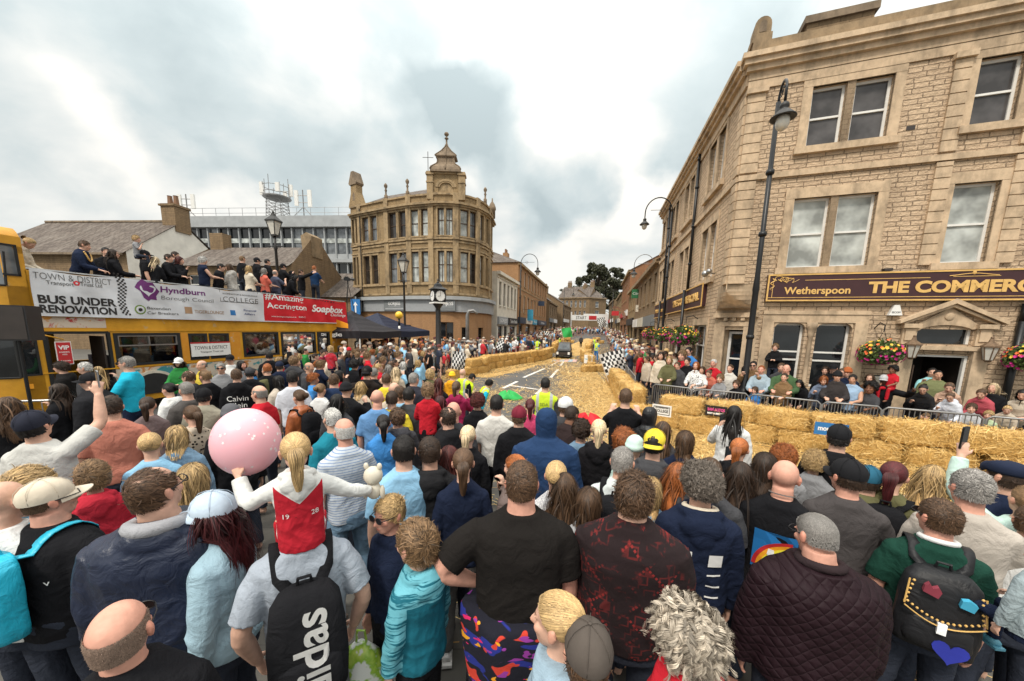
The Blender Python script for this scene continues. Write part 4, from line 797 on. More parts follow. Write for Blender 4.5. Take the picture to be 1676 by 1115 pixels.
# ---- the open-top bus
def busmat():
 m,nt,b=newmat('bus_paint');v=objv(nt);n=noise_(nt,1.6,8,v,.65);c=ramp_(nt,n,[(.3,(.46,.21,.008)),(.55,(.64,.31,.016)),(.8,(.70,.37,.035))])
 w=ramp_(nt,noise_(nt,3.4,9,v,.72),[(.62,(0,0,0)),(.66,(1,1,1))]);c=mix_(nt,mth(nt,'MULTIPLY',w,.6),c,(.45,.36,.22));nt.links.new(c,b.inputs['Base Color']);b.inputs['Roughness'].default_value=.5
 bump_(nt,b,n,.08,.02);M['bus_paint']=m
 m,nt,b=newmat('peeling_panel');v=objv(nt);n=noise_(nt,2.2,9,v,.7,.6);c=ramp_(nt,n,[(.34,(.03,.2,.23)),(.45,(.05,.25,.27)),(.47,(.5,.42,.33)),(.57,(.58,.5,.4)),(.6,(.5,.22,.06)),(.72,(.35,.1,.05))]);nt.links.new(c,b.inputs['Base Color']);b.inputs['Roughness'].default_value=.65;M['peeling_panel']=m
 m,nt,b=newmat('peeling_red');v=objv(nt);n=noise_(nt,3.2,8,v,.65,1.2);c=ramp_(nt,n,[(.36,(.45,.03,.03)),(.42,(.6,.5,.4)),(.56,(.62,.52,.42)),(.62,(.6,.25,.03))]);nt.links.new(c,b.inputs['Base Color']);b.inputs['Roughness'].default_value=.65;M['peeling_red']=m
 m,nt,b=newmat('peeling_orange');v=objv(nt);n=noise_(nt,5,8,v,.7);c=ramp_(nt,n,[(.35,(.5,.4,.3)),(.42,(.65,.28,.02)),(.7,(.6,.22,.015))]);nt.links.new(c,b.inputs['Base Color']);b.inputs['Roughness'].default_value=.6;M['peeling_orange']=m
busmat()
BUS0=(-10.27,7.8);BUSAZ=16.0
def bus():
 P=thing('open_top_bus','worn yellow open top double decker bus under renovation hung with banners','bus',(BUS0[0],BUS0[1],0));F=Fac(BUS0,BUSAZ,1,P);L=9.42;Wd=2.5
 wins=[(1.28,2.64,1.26,2.05),(2.92,3.35,1.3,2.03),(3.48,4.0,1.3,2.03),(4.52,5.78,1.28,2.06),(5.96,7.5,1.23,2.06),(7.66,8.28,1.3,2.06)];door=(.1,1.16,.22,2.06)
 t=F.mb();F.wall(t,0,L,.3,2.5,wins+[door],.06);F.wall(t,0,L,2.5,3.4,[],.05);
 for u in(0,L):t.face([(u,-.06,.3),(u,-Wd,.3),(u,-Wd,3.4),(u,-.06,3.4)])
 F.wall(t,0,L,.3,2.5,wins,.06,w=-Wd);t.box(0,L,-Wd-.02,-Wd+.03,2.5,3.4);F.add(t,'body','bus_paint')
 t=F.mb();t.box(0,L,-Wd+.05,-.08,2.42,2.5);t.box(0,L,-Wd+.05,-.08,.28,.34);F.add(t,'deck_floor','mid_grey')
 # cab: rounded front with lower windscreen and covered front of the upper deck
 ys=np.linspace(-Wd,0,9)
 def nose(z):return[(-.30-.75*(1-(abs(2*(y+Wd/2)/Wd))**2.6)*(1 if z<2.6 else.85)*(1-.12*max(0,z-2.5))+(.06*max(0,z-2.6)),y,z)for y in ys]
 def side_ring(z,k=0):return[(.02,-Wd,z)]+nose(z)+[(.02+.0,0,z)]
 t=F.mb();zs=[.35,.7,1.15];t.loft([side_ring(z)for z in zs],cap=False,closed=False);t.loft([side_ring(z)for z in(2.12,2.5,2.95,3.05)],cap=False,closed=False)
 top=[]
 for k in range(6):a=k/5*math.pi/2;s_=.72+.28*math.cos(a);top.append([(.02+(p[0]-.02)*(1-.35*math.sin(a)**2),-Wd/2+(p[1]+Wd/2)*(1-.16*math.sin(a)**3),3.85+.38*math.sin(a))for p in side_ring(3.85)])
 t.loft([side_ring(3.72)]+top,cap=False,closed=False);t.face(top[-1])
 for y in(0,-Wd):
  a=-.30;t.box(a,.02,y-.02,y+.02,.35,3.9)if y else t.box(a+.02,.02,-.05,.0,.35,4.05)
 F.add(t,'cab','bus_paint',True)
 t=F.mb();t.loft([[(p[0]+.02,p[1],p[2])for p in nose(z)]for z in(1.15,1.6,2.12)],cap=False,closed=False);F.add(t,'windscreen','glass',True);t=F.mb();t.loft([[(p[0]+.02,p[1],p[2])for p in nose(z)]for z in(3.05,3.4,3.72)],cap=False,closed=False);F.add(t,'upper_windscreen','sky_glass',True)
 t=F.mb()
 for u in(-.31,-.62,-.98):
  pass
 for zs in((1.15,2.12),(3.05,3.72)):
  for z in zs:t.tube([(p[0]-.005,p[1],p[2])for p in nose(z)],.022,6)
  for k in(0,4,8):p,q=nose(zs[0])[k],nose(zs[1])[k];t.tube([(p[0]-.006,p[1],p[2]),(q[0]-.006,q[1],q[2])],.022,6)
 F.add(t,'window_trim','rubber')
 # side quarter windows of the cab
 t=F.mb();t.box(-.26,-.03,.002,.012,1.2,2.06);F.add(t,'cab_window','glass');t=F.mb();t.extr([(-.28,3.28),(-.1,3.28),(-.08,3.34),(-.1,3.78),(-.13,3.85),(-.28,3.85)],.002,.012);F.add(t,'upper_cab_window','sky_glass')
 t=F.mb();[t.box(a,b,.012,.022,c,d)for a,b,c,d in((-.3,-.06,3.25,3.29),(-.1,-.06,3.25,3.86),(-.3,-.06,3.84,3.88))];F.add(t,'window_trim','rubber');t=F.mb();[t.box(a,b,.012,.022,c,d)for a,b,c,d in((-.28,-.02,1.17,1.21),(-.05,-.01,1.17,2.09),(-.28,-.01,2.05,2.09))];F.add(t,'window_trim','rubber')
 # lower deck windows with rubber surrounds and sliding top lights
 for k,(a,b,c,d)in enumerate(wins):
  t=F.mb();q=.04;[t.box(*e)for e in((a-q,b+q,-.02,.014,d-q,d+q*.6),(a-q,b+q,-.02,.014,c-q*.6,c+q),(a-q,a+q,-.02,.014,c+q,d-q),(b-q,b+q,-.02,.014,c+q,d-q))];f=F.add(t,'window','rubber')
  if k in(0,4):t=F.mb();[t.box(*e)for e in((a+q,b-q,-.03,.006,d-.31,d-.28),((a+b)/2-.012,(a+b)/2+.012,-.03,.004,d-.28,d-q),(a+q,b-q,-.03,.005,d-q-.025,d-q),(a+q,a+q+.025,-.03,.005,d-.28,d-q),(b-q-.025,b-q,-.03,.005,d-.28,d-q))];F.add(t,'top_light','steel',parent=f)
  t=F.mb();t.box(a,b,-.05,-.045,c,d);F.add(t,'pane','bus_glass',parent=f)
  # doorway: lit inside, folded leaves, grab rail
 t=F.mb();t.box(door[0]-.02,door[0]+.04,-.05,.015,.22,2.1);t.box(door[1]-.03,door[1]+.03,-.05,.015,.22,2.1);t.box(.1,1.16,-.05,.012,2.06,2.12);F.add(t,'door_frame','rubber')
 t=F.mb();t.box(.13,.19,-.6,-.06,.25,2.0);t.box(1.06,1.1,-.55,-.06,.25,2.0);F.add(t,'folding_door','dark_frame')
 t=F.mb();t.tube([(.8,-.35,.5),(.8,-.3,1.1),(.86,-.25,1.16),(1.0,-.15,1.0),(1.04,-.12,.5)],.018,7);F.add(t,'grab_rail','rail_green',True)
 # painted patches, wheel arches, wheels
 t=F.mb();t.box(.12,1.14,.002,.008,2.2,2.43);F.add(t,'peeling_patch','peeling_red')
 for a,b,c,d,m_ in((2.7,2.88,1.25,2.08,'peeling_orange'),(4.08,4.4,1.2,2.1,'peeling_orange'),(8.45,9.3,1.5,2.1,'peeling_orange'),(1.2,9.3,.55,1.17,'peeling_panel')):t=F.mb();t.box(a,b,.002,.007,c,d);F.add(t,'peeling_patch',m_)
 t=F.mb();t.box(8.75,9.2,.008,.02,2.18,2.3);F.add(t,'grille','dark_frame')
 t=F.mb();t.box(-.01,L,.001,.02,2.12,2.15);t.box(-.01,L,.001,.02,1.19,1.215);F.add(t,'trim_rail','bus_paint')
 for u in(1.95,7.0):
  t=F.mb();t.extr([(u+.62*math.cos(a),.45+.62*math.sin(a))for a in np.linspace(0,math.pi,15)],.003,.03);F.add(t,'wheel_arch','bus_cream');t=F.mb();t.extr([(u+.55*math.cos(a),.45+.55*math.sin(a))for a in np.linspace(0,math.pi,15)],.03,.034);F.add(t,'wheel_well','rubber')
  t=F.mb();t.lathe([(.2,-.14),(.44,-.14),(.47,-.08),(.47,.08),(.44,.12),(.2,.12)],(0,0,0),24);o=t.obj('wheel','rubber',P);o.matrix_parent_inverse=Matrix.Translation(-P.location);o.matrix_basis=F.Mx@Matrix.Translation((u,-.12,.47))@Matrix.Rotation(R(90),4,'X');
 t=F.mb();t.box(1.45,1.6,.005,.03,.9,1.02);F.add(t,'reflector','red_paint')
 t=F.mb();t.box(-.26,-.17,.005,.03,.9,1.0);F.add(t,'side_light','amber');
 # seats and the far side seen through the windows
 for u in np.arange(1.8,9,.8):t=F.mb();t.box(u,u+.1,-1.1,-.15,.6,1.42);t.box(u,u+.1,-2.35,-1.4,.6,1.42);t.box(u+.1,u+.5,-1.1,-.15,.6,.75);t.box(u+.1,u+.5,-2.35,-1.4,.6,.75);F.add(t,'seat','seat_cloth')
 t=F.mb();[t.tube([(u,-.1,2.5),(u,-.1,3.42)],.02,6)for u in np.arange(.1,L,1.1)];t.tube([(0,-.1,3.44),(L,-.1,3.44)],.025,6);t.tube([(0,-Wd+.1,3.44),(L,-Wd+.1,3.44)],.025,6);F.add(t,'deck_rail','steel')
 t=F.mb();t.tube([(-.12,.05,2.05),(-.2,.22,2.1),(-.1,.32,2.08),(.25,.34,1.95)],.014,6);F.add(t,'mirror_arm','bus_paint',True)
 return F
plain('rail_green',(.12,.3,.22),.4);plain('seat_cloth',(.05,.04,.06),.9)
def bus_glass():
 m,nt,b=newmat('bus_glass');out=nt.nodes['Material Output'];tr=nod(nt,'ShaderNodeBsdfTransparent');tr.inputs[0].default_value=(.30,.30,.29,1);gl=nod(nt,'ShaderNodeBsdfGlossy');gl.inputs['Roughness'].default_value=.04;fr=nod(nt,'ShaderNodeFresnel');fr.inputs[0].default_value=1.5;mx=nod(nt,'ShaderNodeMixShader')
 nt.links.new(fr.outputs[0],mx.inputs[0]);nt.links.new(tr.outputs[0],mx.inputs[1]);nt.links.new(gl.outputs[0],mx.inputs[2]);nt.links.new(mx.outputs[0],out.inputs[0]);M['bus_glass']=m
bus_glass()
BUS=bus()
def cloth_white(name,col):
 m,nt,b=newmat(name);v=objv(nt);nt.links.new(ramp_(nt,noise_(nt,3,4,v),[(.3,tuple(c*.93 for c in col)),(.7,col)]),b.inputs['Base Color']);b.inputs['Roughness'].default_value=.6;b.inputs['Specular IOR Level'].default_value=.25
 wv=nod(nt,'ShaderNodeTexWave');nt.links.new(v,wv.inputs[0]);wv.inputs['Scale'].default_value=.9;wv.inputs['Distortion'].default_value=7;wv.inputs['Detail'].default_value=3;bump_(nt,b,wv.outputs[1],.35,.05);M[name]=m
cloth_white('banner_white',(.66,.67,.70));cloth_white('banner_red',(.60,.02,.03))
def banner():
 F=BUS;p=F.Mx@Vector((0,.05,2.45));P=thing('bus_banner','long white and red sponsors banner hung along the upper deck of the yellow bus','banner',p)
 G=Fac(BUS0,BUSAZ,1,P);L=9.32;n=96;m=14
 def sh(u,z):
  t=(z-2.45)/1.0;return.06+.022*math.sin(u*2.1+t*2.0)+.018*math.sin(u*4.9-t*3.7+math.sin(u))+.012*math.sin(u*9+t*7)+.02*abs(math.sin(u*.9+t*1.3))
 def ztop(u):return 3.44-.055*math.sin(math.pi*((u*.62)%1.0))**2
 def pt(u,t):z=2.45+(ztop(u)-2.45)*t;return(u,sh(u,z),z)
 us=G.on(430,505)[0]
 for a,b,nm,mt in((.02,us,'white_panel','banner_white'),(us,L,'red_panel','banner_red')):
  mb=G.mb();k0=int((b-a)*12);rings=[[pt(a+(b-a)*i/k0,j/m)for j in range(m+1)]for i in range(k0+1)];mb.loft(rings,cap=False,closed=False);mb.loft([[(x,y-.006,z)for x,y,z in r]for r in rings],cap=False,closed=False);G.add(mb,nm,mt,True)
 mb=G.mb();mb.loft([[(u,sh(u,z)+.004,z)for z in(2.45,2.48)]for u in np.linspace(.02,L,80)],cap=False,closed=False);G.add(mb,'hem','banner_white')
 def lay(me,u,z,mat,nm='lettering',out=.006):
 # wrap lettering over the folds of the banner
  mb=G.mb();
  for v in me.vertices:mb.P((u+v.co.x,sh(u+v.co.x,z+v.co.y)+out+max(0,v.co.z),z+v.co.y))
  for f in me.polygons:mb.f.append(list(f.vertices));mb.uv.append([None]*len(f.vertices));mb.mi.append(0)
  G.add(mb,nm,mat)
 def wr(body,px0,px1,py,size,mat,**k):
  u0,z=G.on(px0,py);u1,_=G.on(px1,py);me=text_mesh(body,size,**k);xs=[v.co.x for v in me.vertices];f=(u1-u0)/(max(xs)-min(xs));ys_=[v.co.y for v in me.vertices];yc=(max(ys_)+min(ys_))/2
  bm=bmesh.new();bm.from_mesh(me);bmesh.ops.subdivide_edges(bm,edges=[e for e in bm.edges if e.calc_length()*f>.12],cuts=2);bm.to_mesh(me);bm.free()
  for v in me.vertices:v.co.x*=f;v.co.y-=yc
  lay(me,(u0+u1)/2,z,mat)
 def q1(X,Y):return X/3.28,340+Y/3.28
 wr('TOWN & DISTRICT',49,179,450,.2,'grey_ink',bold=-.003);wr('Transport',71,116,463,.12,'grey_ink');wr('Trust Ltd',127,164,465,.12,'grey_ink')
 wr('BUS UNDER',57,184,489,.24,'black_ink',bold=.008);wr('RENOVATION',61,186,505,.23,'black_ink',bold=.008)
 wr('Hyndburn',259,331,475,.22,'purple_ink',bold=.004);wr('Borough Council',262,345,488,.15,'grey_ink',bold=-.002)
 wr('Baxenden',238,277,504,.1,'grey_ink');wr('Car Breakers',239,289,512,.1,'grey_ink');wr('TIGERLOUNGE',315,364,510,.13,'tan_ink');wr('Financial',396,417,508,.09,'navy_ink');wr('Affairs',397,415,514,.09,'navy_ink')
 wr('ACCRINGTON & ROSSENDALE',361,417,480,.06,'grey_ink');wr('COLLEGE',362,419,489,.22,'grey_ink',bold=-.003)
 wr('#Amazing',431,494,486,.3,'white_ink',bold=.004);wr('Accrington',435,499,501,.28,'white_ink',bold=.004);wr('Soapbox',507,558,506,.38,'white_ink',bold=.012,shear=.2);wr('Challenge',538,562,516,.18,'white_ink',shear=.3)
 wr('www.amazingaccrington.co.uk',441,482,518,.07,'white_ink');wr('BBC',486,497,519,.07,'white_ink')
 def shape(poly,px,py,s,mat,nm='emblem',out=.006):
  u,z=G.on(px,py);bm=bmesh.new();vs=[bm.verts.new((x*s,y*s,0))for x,y in poly];bm.faces.new(vs);bmesh.ops.triangulate(bm,faces=bm.faces);me=bpy.data.meshes.new('e');bm.to_mesh(me);bm.free();lay(me,u,z,mat,nm,out)
 heart=[(.16*(16*math.sin(t)**3)/16*1.7,(13*math.cos(t)-5*math.cos(2*t)-2*math.cos(3*t)-math.cos(4*t))/60)for t in np.linspace(0,6.28,29)[:-1]]
 blob=[(-.3,.25),(-.14,.42),(.02,.3),(.2,.3),(.3,.1),(.42,-.04),(.3,-.25),(.32,-.42),(.1,-.4),(0,-.48),(-.16,-.36),(-.24,-.1),(-.42,.05)]
 shape(blob,238,474,.62,'purple_ink');shape(heart,239,475,.62,'banner_white',out=.012)
 disc=[(.5*math.cos(a),.5*math.sin(a))for a in np.linspace(0,6.28,19)[:-1]]
 shape(disc,227,507,.24,'green_ink');shape(disc,227,507,.18,'banner_white',out=.011);shape(disc,227,507,.09,'black_ink',out=.016);sq=[(-.5,-.5),(.5,-.5),(.5,.5),(-.5,.5)]
 shape(sq,305,508,.19,'tan_ink');shape(sq,378,512,.16,'blue_sign');pent=[(.5*math.sin(a),.5*math.cos(a))for a in np.linspace(0,6.28,6)[:-1]];shape(pent,121,464,.12,'red_ink');shape(pent,121,464,.05,'banner_white',out=.011)
 def chk(p0,p1,n,wd,cell):
  (x0,y0),(x1,y1)=p0,p1;u0,z0=G.on(x0,y0);u1,z1=G.on(x1,y1);mb=G.mb()
  for i in range(n):
   t=i/n;uc=u0+(u1-u0)*t+.05*math.sin(t*6.3);zc=z0+(z1-z0)*t
   for j in range(wd):
    if(i+j)%2:continue
    a=uc+(j-wd/2)*cell;q=[(a,zc),(a+cell,zc),(a+cell,zc-abs(z1-z0)/n),(a,zc-abs(z1-z0)/n)];mb.face([(x,sh(x,z)+.007,z)for x,z in q])
  G.add(mb,'chequers','black_ink')
 chk((189,447),(205,516),24,4,.04);chk((522,491),(552,497),4,8,.07)
 u0,z0=G.on(355,471);u1,z1=G.on(420,498);mb=G.mb()
 for a,b,c,d in((u0,u1,z0,z0-.015),(u0,u1,z1,z1+.015),(u0,u0+.015,z0,z1),(u1-.015,u1,z0,z1)):
  for k in range(10):
   p=[(a+(b-a)*k/10,c),(a+(b-a)*(k+1)/10,c),(a+(b-a)*(k+1)/10,d),(a+(b-a)*k/10,d)];mb.face([(x,sh(x,z)+.007,z)for x,z in p])
 G.add(mb,'logo_frame','grey_ink')
 # small boards on the bus side
 Q=thing('window_board','white board with red top edge hung at the bus windows','sign',F.Mx@Vector((2.9,.1,1.3)));H=Fac(BUS0,BUSAZ,1,Q);t=H.mb();t.box(2.9,4.02,.03,.05,1.37,1.75);H.add(t,'board','white_sign');t=H.mb();t.box(2.9,4.02,.028,.054,1.755,1.79);H.add(t,'edge','red_paint');H.write('TOWN & DISTRICT',3.46,1.62,.15,'grey_ink',.052,.95);H.write('Transport Trust Ltd',3.46,1.5,.08,'grey_ink',.052,.65)
 Q=thing('entry_sign','red upright sign hung in the bus doorway','sign',F.Mx@Vector((.27,.12,1.4)));H=Fac(BUS0,BUSAZ,1,Q);t=H.mb();t.box(.2,.42,.14,.155,1.4,1.88);H.add(t,'board','red_paint');t=H.mb();t.box(.187,.433,.135,.15,1.385,1.895);H.add(t,'border','white_sign');H.write('VIP',.31,1.76,.12,'white_ink',.157,.17,bold=.004);H.write('BOARDING',.31,1.66,.045,'white_ink',.157,.16);H.write('AREA',.31,1.61,.045,'white_ink',.157,.08);H.write('Rossendale',.31,1.47,.04,'white_ink',.157,.15)
banner()
# ================================================================ people: bodies, clothes and hair as shared meshes
def objcol(name,rough=.85,sc=7,var=.16,bump=.25,spec=.25,attr=None,weave=0):
 m,nt,b=newmat(name);oi=nod(nt,'ShaderNodeObjectInfo');v=objv(nt);n=noise_(nt,sc,5,v)
 c=mix_(nt,1.0,oi.outputs['Color'],ramp_(nt,n,[(.25,(1-var,)*3),(.75,(1+var*.6,)*3)]),'MULTIPLY')
 if attr:
  a=nod(nt,'ShaderNodeAttribute',attribute_name=attr);c=mix_(nt,1.0,c,a.outputs['Color'],'MULTIPLY')
 nt.links.new(c,b.inputs['Base Color']);b.inputs['Roughness'].default_value=rough;b.inputs['Specular IOR Level'].default_value=spec
 if bump:
  h=noise_(nt,9,4,v,.5,1.6)
  if weave:h=mth(nt,'ADD',h,mth(nt,'MULTIPLY',noise_(nt,160,2,v),weave))
  bump_(nt,b,h,bump,.03)
 M[name]=m;return nt,b,c,v
objcol('skin',.55,26,.17,.08,.28,'tint');objcol('hair',.55,30,.2,0,.3,'tint');objcol('cloth',.92,6,.14,.5,.1,None,.12);objcol('denim',.85,40,.3,.35,.2,None,.3);objcol('shiny_cloth',.42,5,.18,.55,.4);objcol('leather',.38,12,.25,.3,.45);objcol('dark_leather',.5,12,.25,.3,.25);objcol('felt',.9,20,.12,.1,.2);objcol('solid',.45,4,.06,0,.4)
def patmat(name,fn,rough=.85):
 nt,b,c,v=objcol(name,rough);c2=fn(nt,c,v);nt.links.new(c2,b.inputs['Base Color'])
def sep(nt,v):s=nod(nt,'ShaderNodeSeparateXYZ');nt.links.new(v,s.inputs[0]);return s.outputs
def bands(nt,x,f,duty):return mth(nt,'LESS_THAN',mth(nt,'FRACT',mth(nt,'MULTIPLY',x,f)),duty)
patmat('striped_cloth',lambda nt,c,v:mix_(nt,mth(nt,'MULTIPLY',bands(nt,sep(nt,v)[2],46,.3),.75),c,(.12,.2,.42)))
patmat('marl_stripe',lambda nt,c,v:mix_(nt,ramp_(nt,noise_(nt,6,5,(lambda m:(m.inputs['Scale'].__setattr__('default_value',(1,1,9)),nt.links.new(v,m.inputs[0]),m.outputs[0])[2])(nod(nt,'ShaderNodeMapping')),.7),[(.42,(0,0,0)),(.5,(1,1,1))]),c,(.36,.62,.68)))
patmat('leopard_cloth',lambda nt,c,v:mix_(nt,ramp_(nt,(lambda t:(t.inputs['Scale'].__setattr__('default_value',26),nt.links.new(v,t.inputs[0]),t.outputs[0])[2])(nod(nt,'ShaderNodeTexVoronoi')),[(.28,(1,1,1)),(.36,(0,0,0))]),c,(.02,.015,.012)))
def fleece_red(nt,c,v):
 s=sep(nt,v);f=13.0;a=mth(nt,'ADD',s[0],s[2]);b=mth(nt,'SUBTRACT',s[0],s[2])
 def near(x,w):return mth(nt,'LESS_THAN',mth(nt,'ABSOLUTE',mth(nt,'SUBTRACT',mth(nt,'FRACT',mth(nt,'MULTIPLY',x,f*.45)),.5)),w)
 dsh=lambda x:bands(nt,x,34,.55)
 m=mth(nt,'MAXIMUM',mth(nt,'MULTIPLY',near(a,.045),dsh(b)),mth(nt,'MULTIPLY',near(b,.045),dsh(a)))
 vo=nod(nt,'ShaderNodeTexVoronoi',distance='CHEBYCHEV');vo.inputs['Scale'].default_value=17;nt.links.new(v,vo.inputs[0]);m2=ramp_(nt,vo.outputs[0],[(.30,(0,0,0)),(.34,(.8,.8,.8)),(.42,(.8,.8,.8)),(.46,(0,0,0))]);nz=ramp_(nt,noise_(nt,9,4,v),[(.45,(0,0,0)),(.6,(1,1,1))])
 m=mth(nt,'MAXIMUM',mth(nt,'MULTIPLY',m,mth(nt,'MULTIPLY',nz,.8)),mth(nt,'MULTIPLY',m2,mth(nt,'MULTIPLY',nz,.4)));return mix_(nt,m,c,(.24,.022,.02))
patmat('fleece_pattern',fleece_red,.95)
def multi(nt,c,v):
 for i,(sc,lo,hi,col,st)in enumerate(((7,.62,.64,(.02,.03,.22),2.2),(9,.66,.67,(.55,.05,.03),1.5),(11,.68,.69,(.26,.04,.28),2.5),(13,.70,.705,(.75,.33,.02),1.5),(12,.71,.715,(.6,.02,.12),3))):
  mp=nod(nt,'ShaderNodeMapping');mp.inputs['Location'].default_value=(i*3.3,i*1.7,i);mp.inputs['Rotation'].default_value=(0,i*.9,i*.5);mp.inputs['Scale'].default_value=(1,1,st);nt.links.new(v,mp.inputs[0]);c=mix_(nt,ramp_(nt,noise_(nt,sc,1,mp.outputs[0],.4,.4),[(lo-.015,(0,0,0)),(hi-.015,(1,1,1))]),c,col)
 return c
patmat('bright_fleece',multi,.95)
def lace(nt,c,v):
 vo=nod(nt,'ShaderNodeTexVoronoi');vo.inputs['Scale'].default_value=75;nt.links.new(v,vo.inputs[0]);return mix_(nt,ramp_(nt,vo.outputs[0],[(.3,(0,0,0)),(.45,(.6,.6,.6))]),c,(.36,.35,.40))
patmat('lace_cloth',lace)
def quilt():
 nt,b,c,v=objcol('quilted',.65,6,.2,0,.15);s=sep(nt,v);f=17.0
 def rid(x):return mth(nt,'ABSOLUTE',mth(nt,'SINE',mth(nt,'MULTIPLY',x,f*math.pi)))
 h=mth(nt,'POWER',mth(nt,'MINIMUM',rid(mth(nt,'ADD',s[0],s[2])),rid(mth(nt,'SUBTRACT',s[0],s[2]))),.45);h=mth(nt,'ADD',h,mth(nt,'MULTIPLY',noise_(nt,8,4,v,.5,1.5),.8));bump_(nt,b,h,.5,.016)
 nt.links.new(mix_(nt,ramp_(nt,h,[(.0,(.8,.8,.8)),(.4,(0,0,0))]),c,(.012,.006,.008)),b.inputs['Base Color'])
quilt()
def hivis(nt,c,v):
 s=sep(nt,v);z=s[2];w=mth(nt,'MAXIMUM',mth(nt,'COMPARE',z,1.02,.028),mth(nt,'COMPARE',mth(nt,'ABSOLUTE',s[0]),.115,.024));return mix_(nt,w,c,(.40,.41,.40))
patmat('hi_vis',hivis,.6)
def camo(nt,c,v):return mix_(nt,ramp_(nt,noise_(nt,11,3,v),[(.48,(0,0,0)),(.52,(1,1,1))]),c,(.4,.04,.06))
patmat('patchy_cloth',camo)
for n_,(lo,sk)in dict(tattoo=(.5,(.1,.09,.09))).items():pass
def remesh(mb,vox,it=3):
 me=bpy.data.meshes.new('u');me.from_pydata(mb.v,[],mb.f);o=bpy.data.objects.new('u',me);COL.objects.link(o)
 m=o.modifiers.new('r','REMESH');m.mode='VOXEL';m.voxel_size=vox;m.use_smooth_shade=True
 s=o.modifiers.new('s','SMOOTH');s.iterations=it;s.factor=.5
 dg=bpy.context.evaluated_depsgraph_get();out=bpy.data.meshes.new_from_object(o.evaluated_get(dg));bpy.data.objects.remove(o);bpy.data.meshes.remove(me);return out
def getv(me):a=np.empty(len(me.vertices)*3,np.float32);me.vertices.foreach_get('co',a);return a.reshape(-1,3)
def getn(me):a=np.empty(len(me.vertices)*3,np.float32);me.vertices.foreach_get('normal',a);return a.reshape(-1,3)
def wrinkle(me,amp,seed=0,freq=1.0):
 r=np.random.default_rng(seed);p=getv(me);n=getn(me);q=p+.045*np.sin(p[:,[1,2,0]]*15*freq+r.random(3)*6)+.02*np.sin(p[:,[2,0,1]]*31+r.random(3)*6);d=np.zeros(len(p))
 for w,a in((17,.55),(30,.6),(44,.4),(66,.3),(95,.16)):
  k=r.normal(0,1,3);k[2]*=.5;k/=np.linalg.norm(k);d+=a*(1-2*np.abs(np.sin(q@k*w*.5*freq+r.random()*6))**.8)
 low=np.clip((1.42-p[:,2])/.3,.25,1);p+=n*(amp*d*low)[:,None];me.vertices.foreach_set('co',p.ravel());me.update()
def smoothshade(me,mat):
 me.materials.clear();me.materials.append(M[mat]);me.polygons.foreach_set('use_smooth',np.ones(len(me.polygons),bool));return me
V3=lambda*a:Vector(a)
BUILD=dict(m=dict(sw=.174,ch=(.172,.118),wa=(.15,.112),hi=(.166,.12),arm=1.0,leg=1.0,nk=.060,hd=.965),f=dict(sw=.147,ch=(.148,.110),wa=(.128,.095),hi=(.168,.122),arm=.86,leg=.96,nk=.048,hd=.945),
b=dict(sw=.208,ch=(.222,.165),wa=(.225,.178),hi=(.215,.168),arm=1.28,leg=1.2,nk=.072,hd=.96),k=dict(sw=.155,ch=(.150,.112),wa=(.142,.108),hi=(.148,.112),arm=.88,leg=.9,nk=.050,hd=1.26))
ARM=dict(down=((.17,.03,-1),(.04,.2,-1),0),fold=((.32,.42,-.95),(-.9,.5,.12),1),hip=((.80,-.28,-.72),(-.74,.38,-.5),1),high=((.30,.62,.55),(-.12,.25,1),1),film=((.30,.62,-.65),(-.38,.42,.9),1),rail=((.16,.5,-.85),(-.3,.95,-.05),1),
hold=((.42,.42,-.8),(-.52,-.12,.95),1),pocket=((.34,-.14,-.95),(-.2,.36,-.95),0),point=((.75,.6,.35),(.55,.75,.45),0),lap=((.2,.35,-.9),(-.25,.9,-.25),1),chin=((.12,.55,-.75),(-.25,.3,.95),1),out=((.85,.3,-.15),(.35,.75,.55),1),wave=((.9,.15,.25),(.1,.3,1),0),bal=((.75,.5,-.55),(.25,.55,.8),1),side=((.8,.1,-.55),(.75,.45,-.35),0))
def hand(mb,W,d,pn,sg,curl,s=1):
 d=d.normalized();pn=(pn-d*pn.dot(d)).normalized();x=d.cross(pn)*sg
 def ell(c,rx,ry):return[tuple(c+x*rx*math.cos(t)+pn*ry*math.sin(t))for t in np.linspace(0,2*math.pi,10,endpoint=False)]
 mb.loft([ell(W-d*.02*s,.024*s,.02*s),ell(W+d*.02*s,.03*s,.019*s),ell(W+d*.06*s,.040*s,.017*s),ell(W+d*.093*s,.040*s,.014*s)])
 for j,l in enumerate((.072,.08,.075,.06)):
  p=W+d*.088*s+x*(.031-.0208*j)*s;dd=d.copy();pts=[p];a=curl*(1+.12*j)
  for k in range(3):dd=(dd*math.cos(a)+pn*math.sin(a)).normalized()if k==0 else(dd*math.cos(a)+dd.cross(x*sg).cross(dd)*0+(pn*dd.dot(d)-d*dd.dot(pn)).normalized()*math.sin(a)).normalized();p=p+dd*l*s*(.42,.32,.26)[k];pts.append(p)
  mb.tube(pts,[.0105*s,.0102*s,.0095*s,.0085*s],7)
 p=W+d*.025*s+x*.026*s;e=(d*.7+x*.7+pn*.25).normalized();f=(d*.95+x*.2+pn*(.25+.4*curl)).normalized();mb.tube([p,p+e*.04*s,p+e*.04*s+f*.034*s],[.015*s,.0125*s,.0095*s],7)
 return W+d*.075*s+pn*.02*s
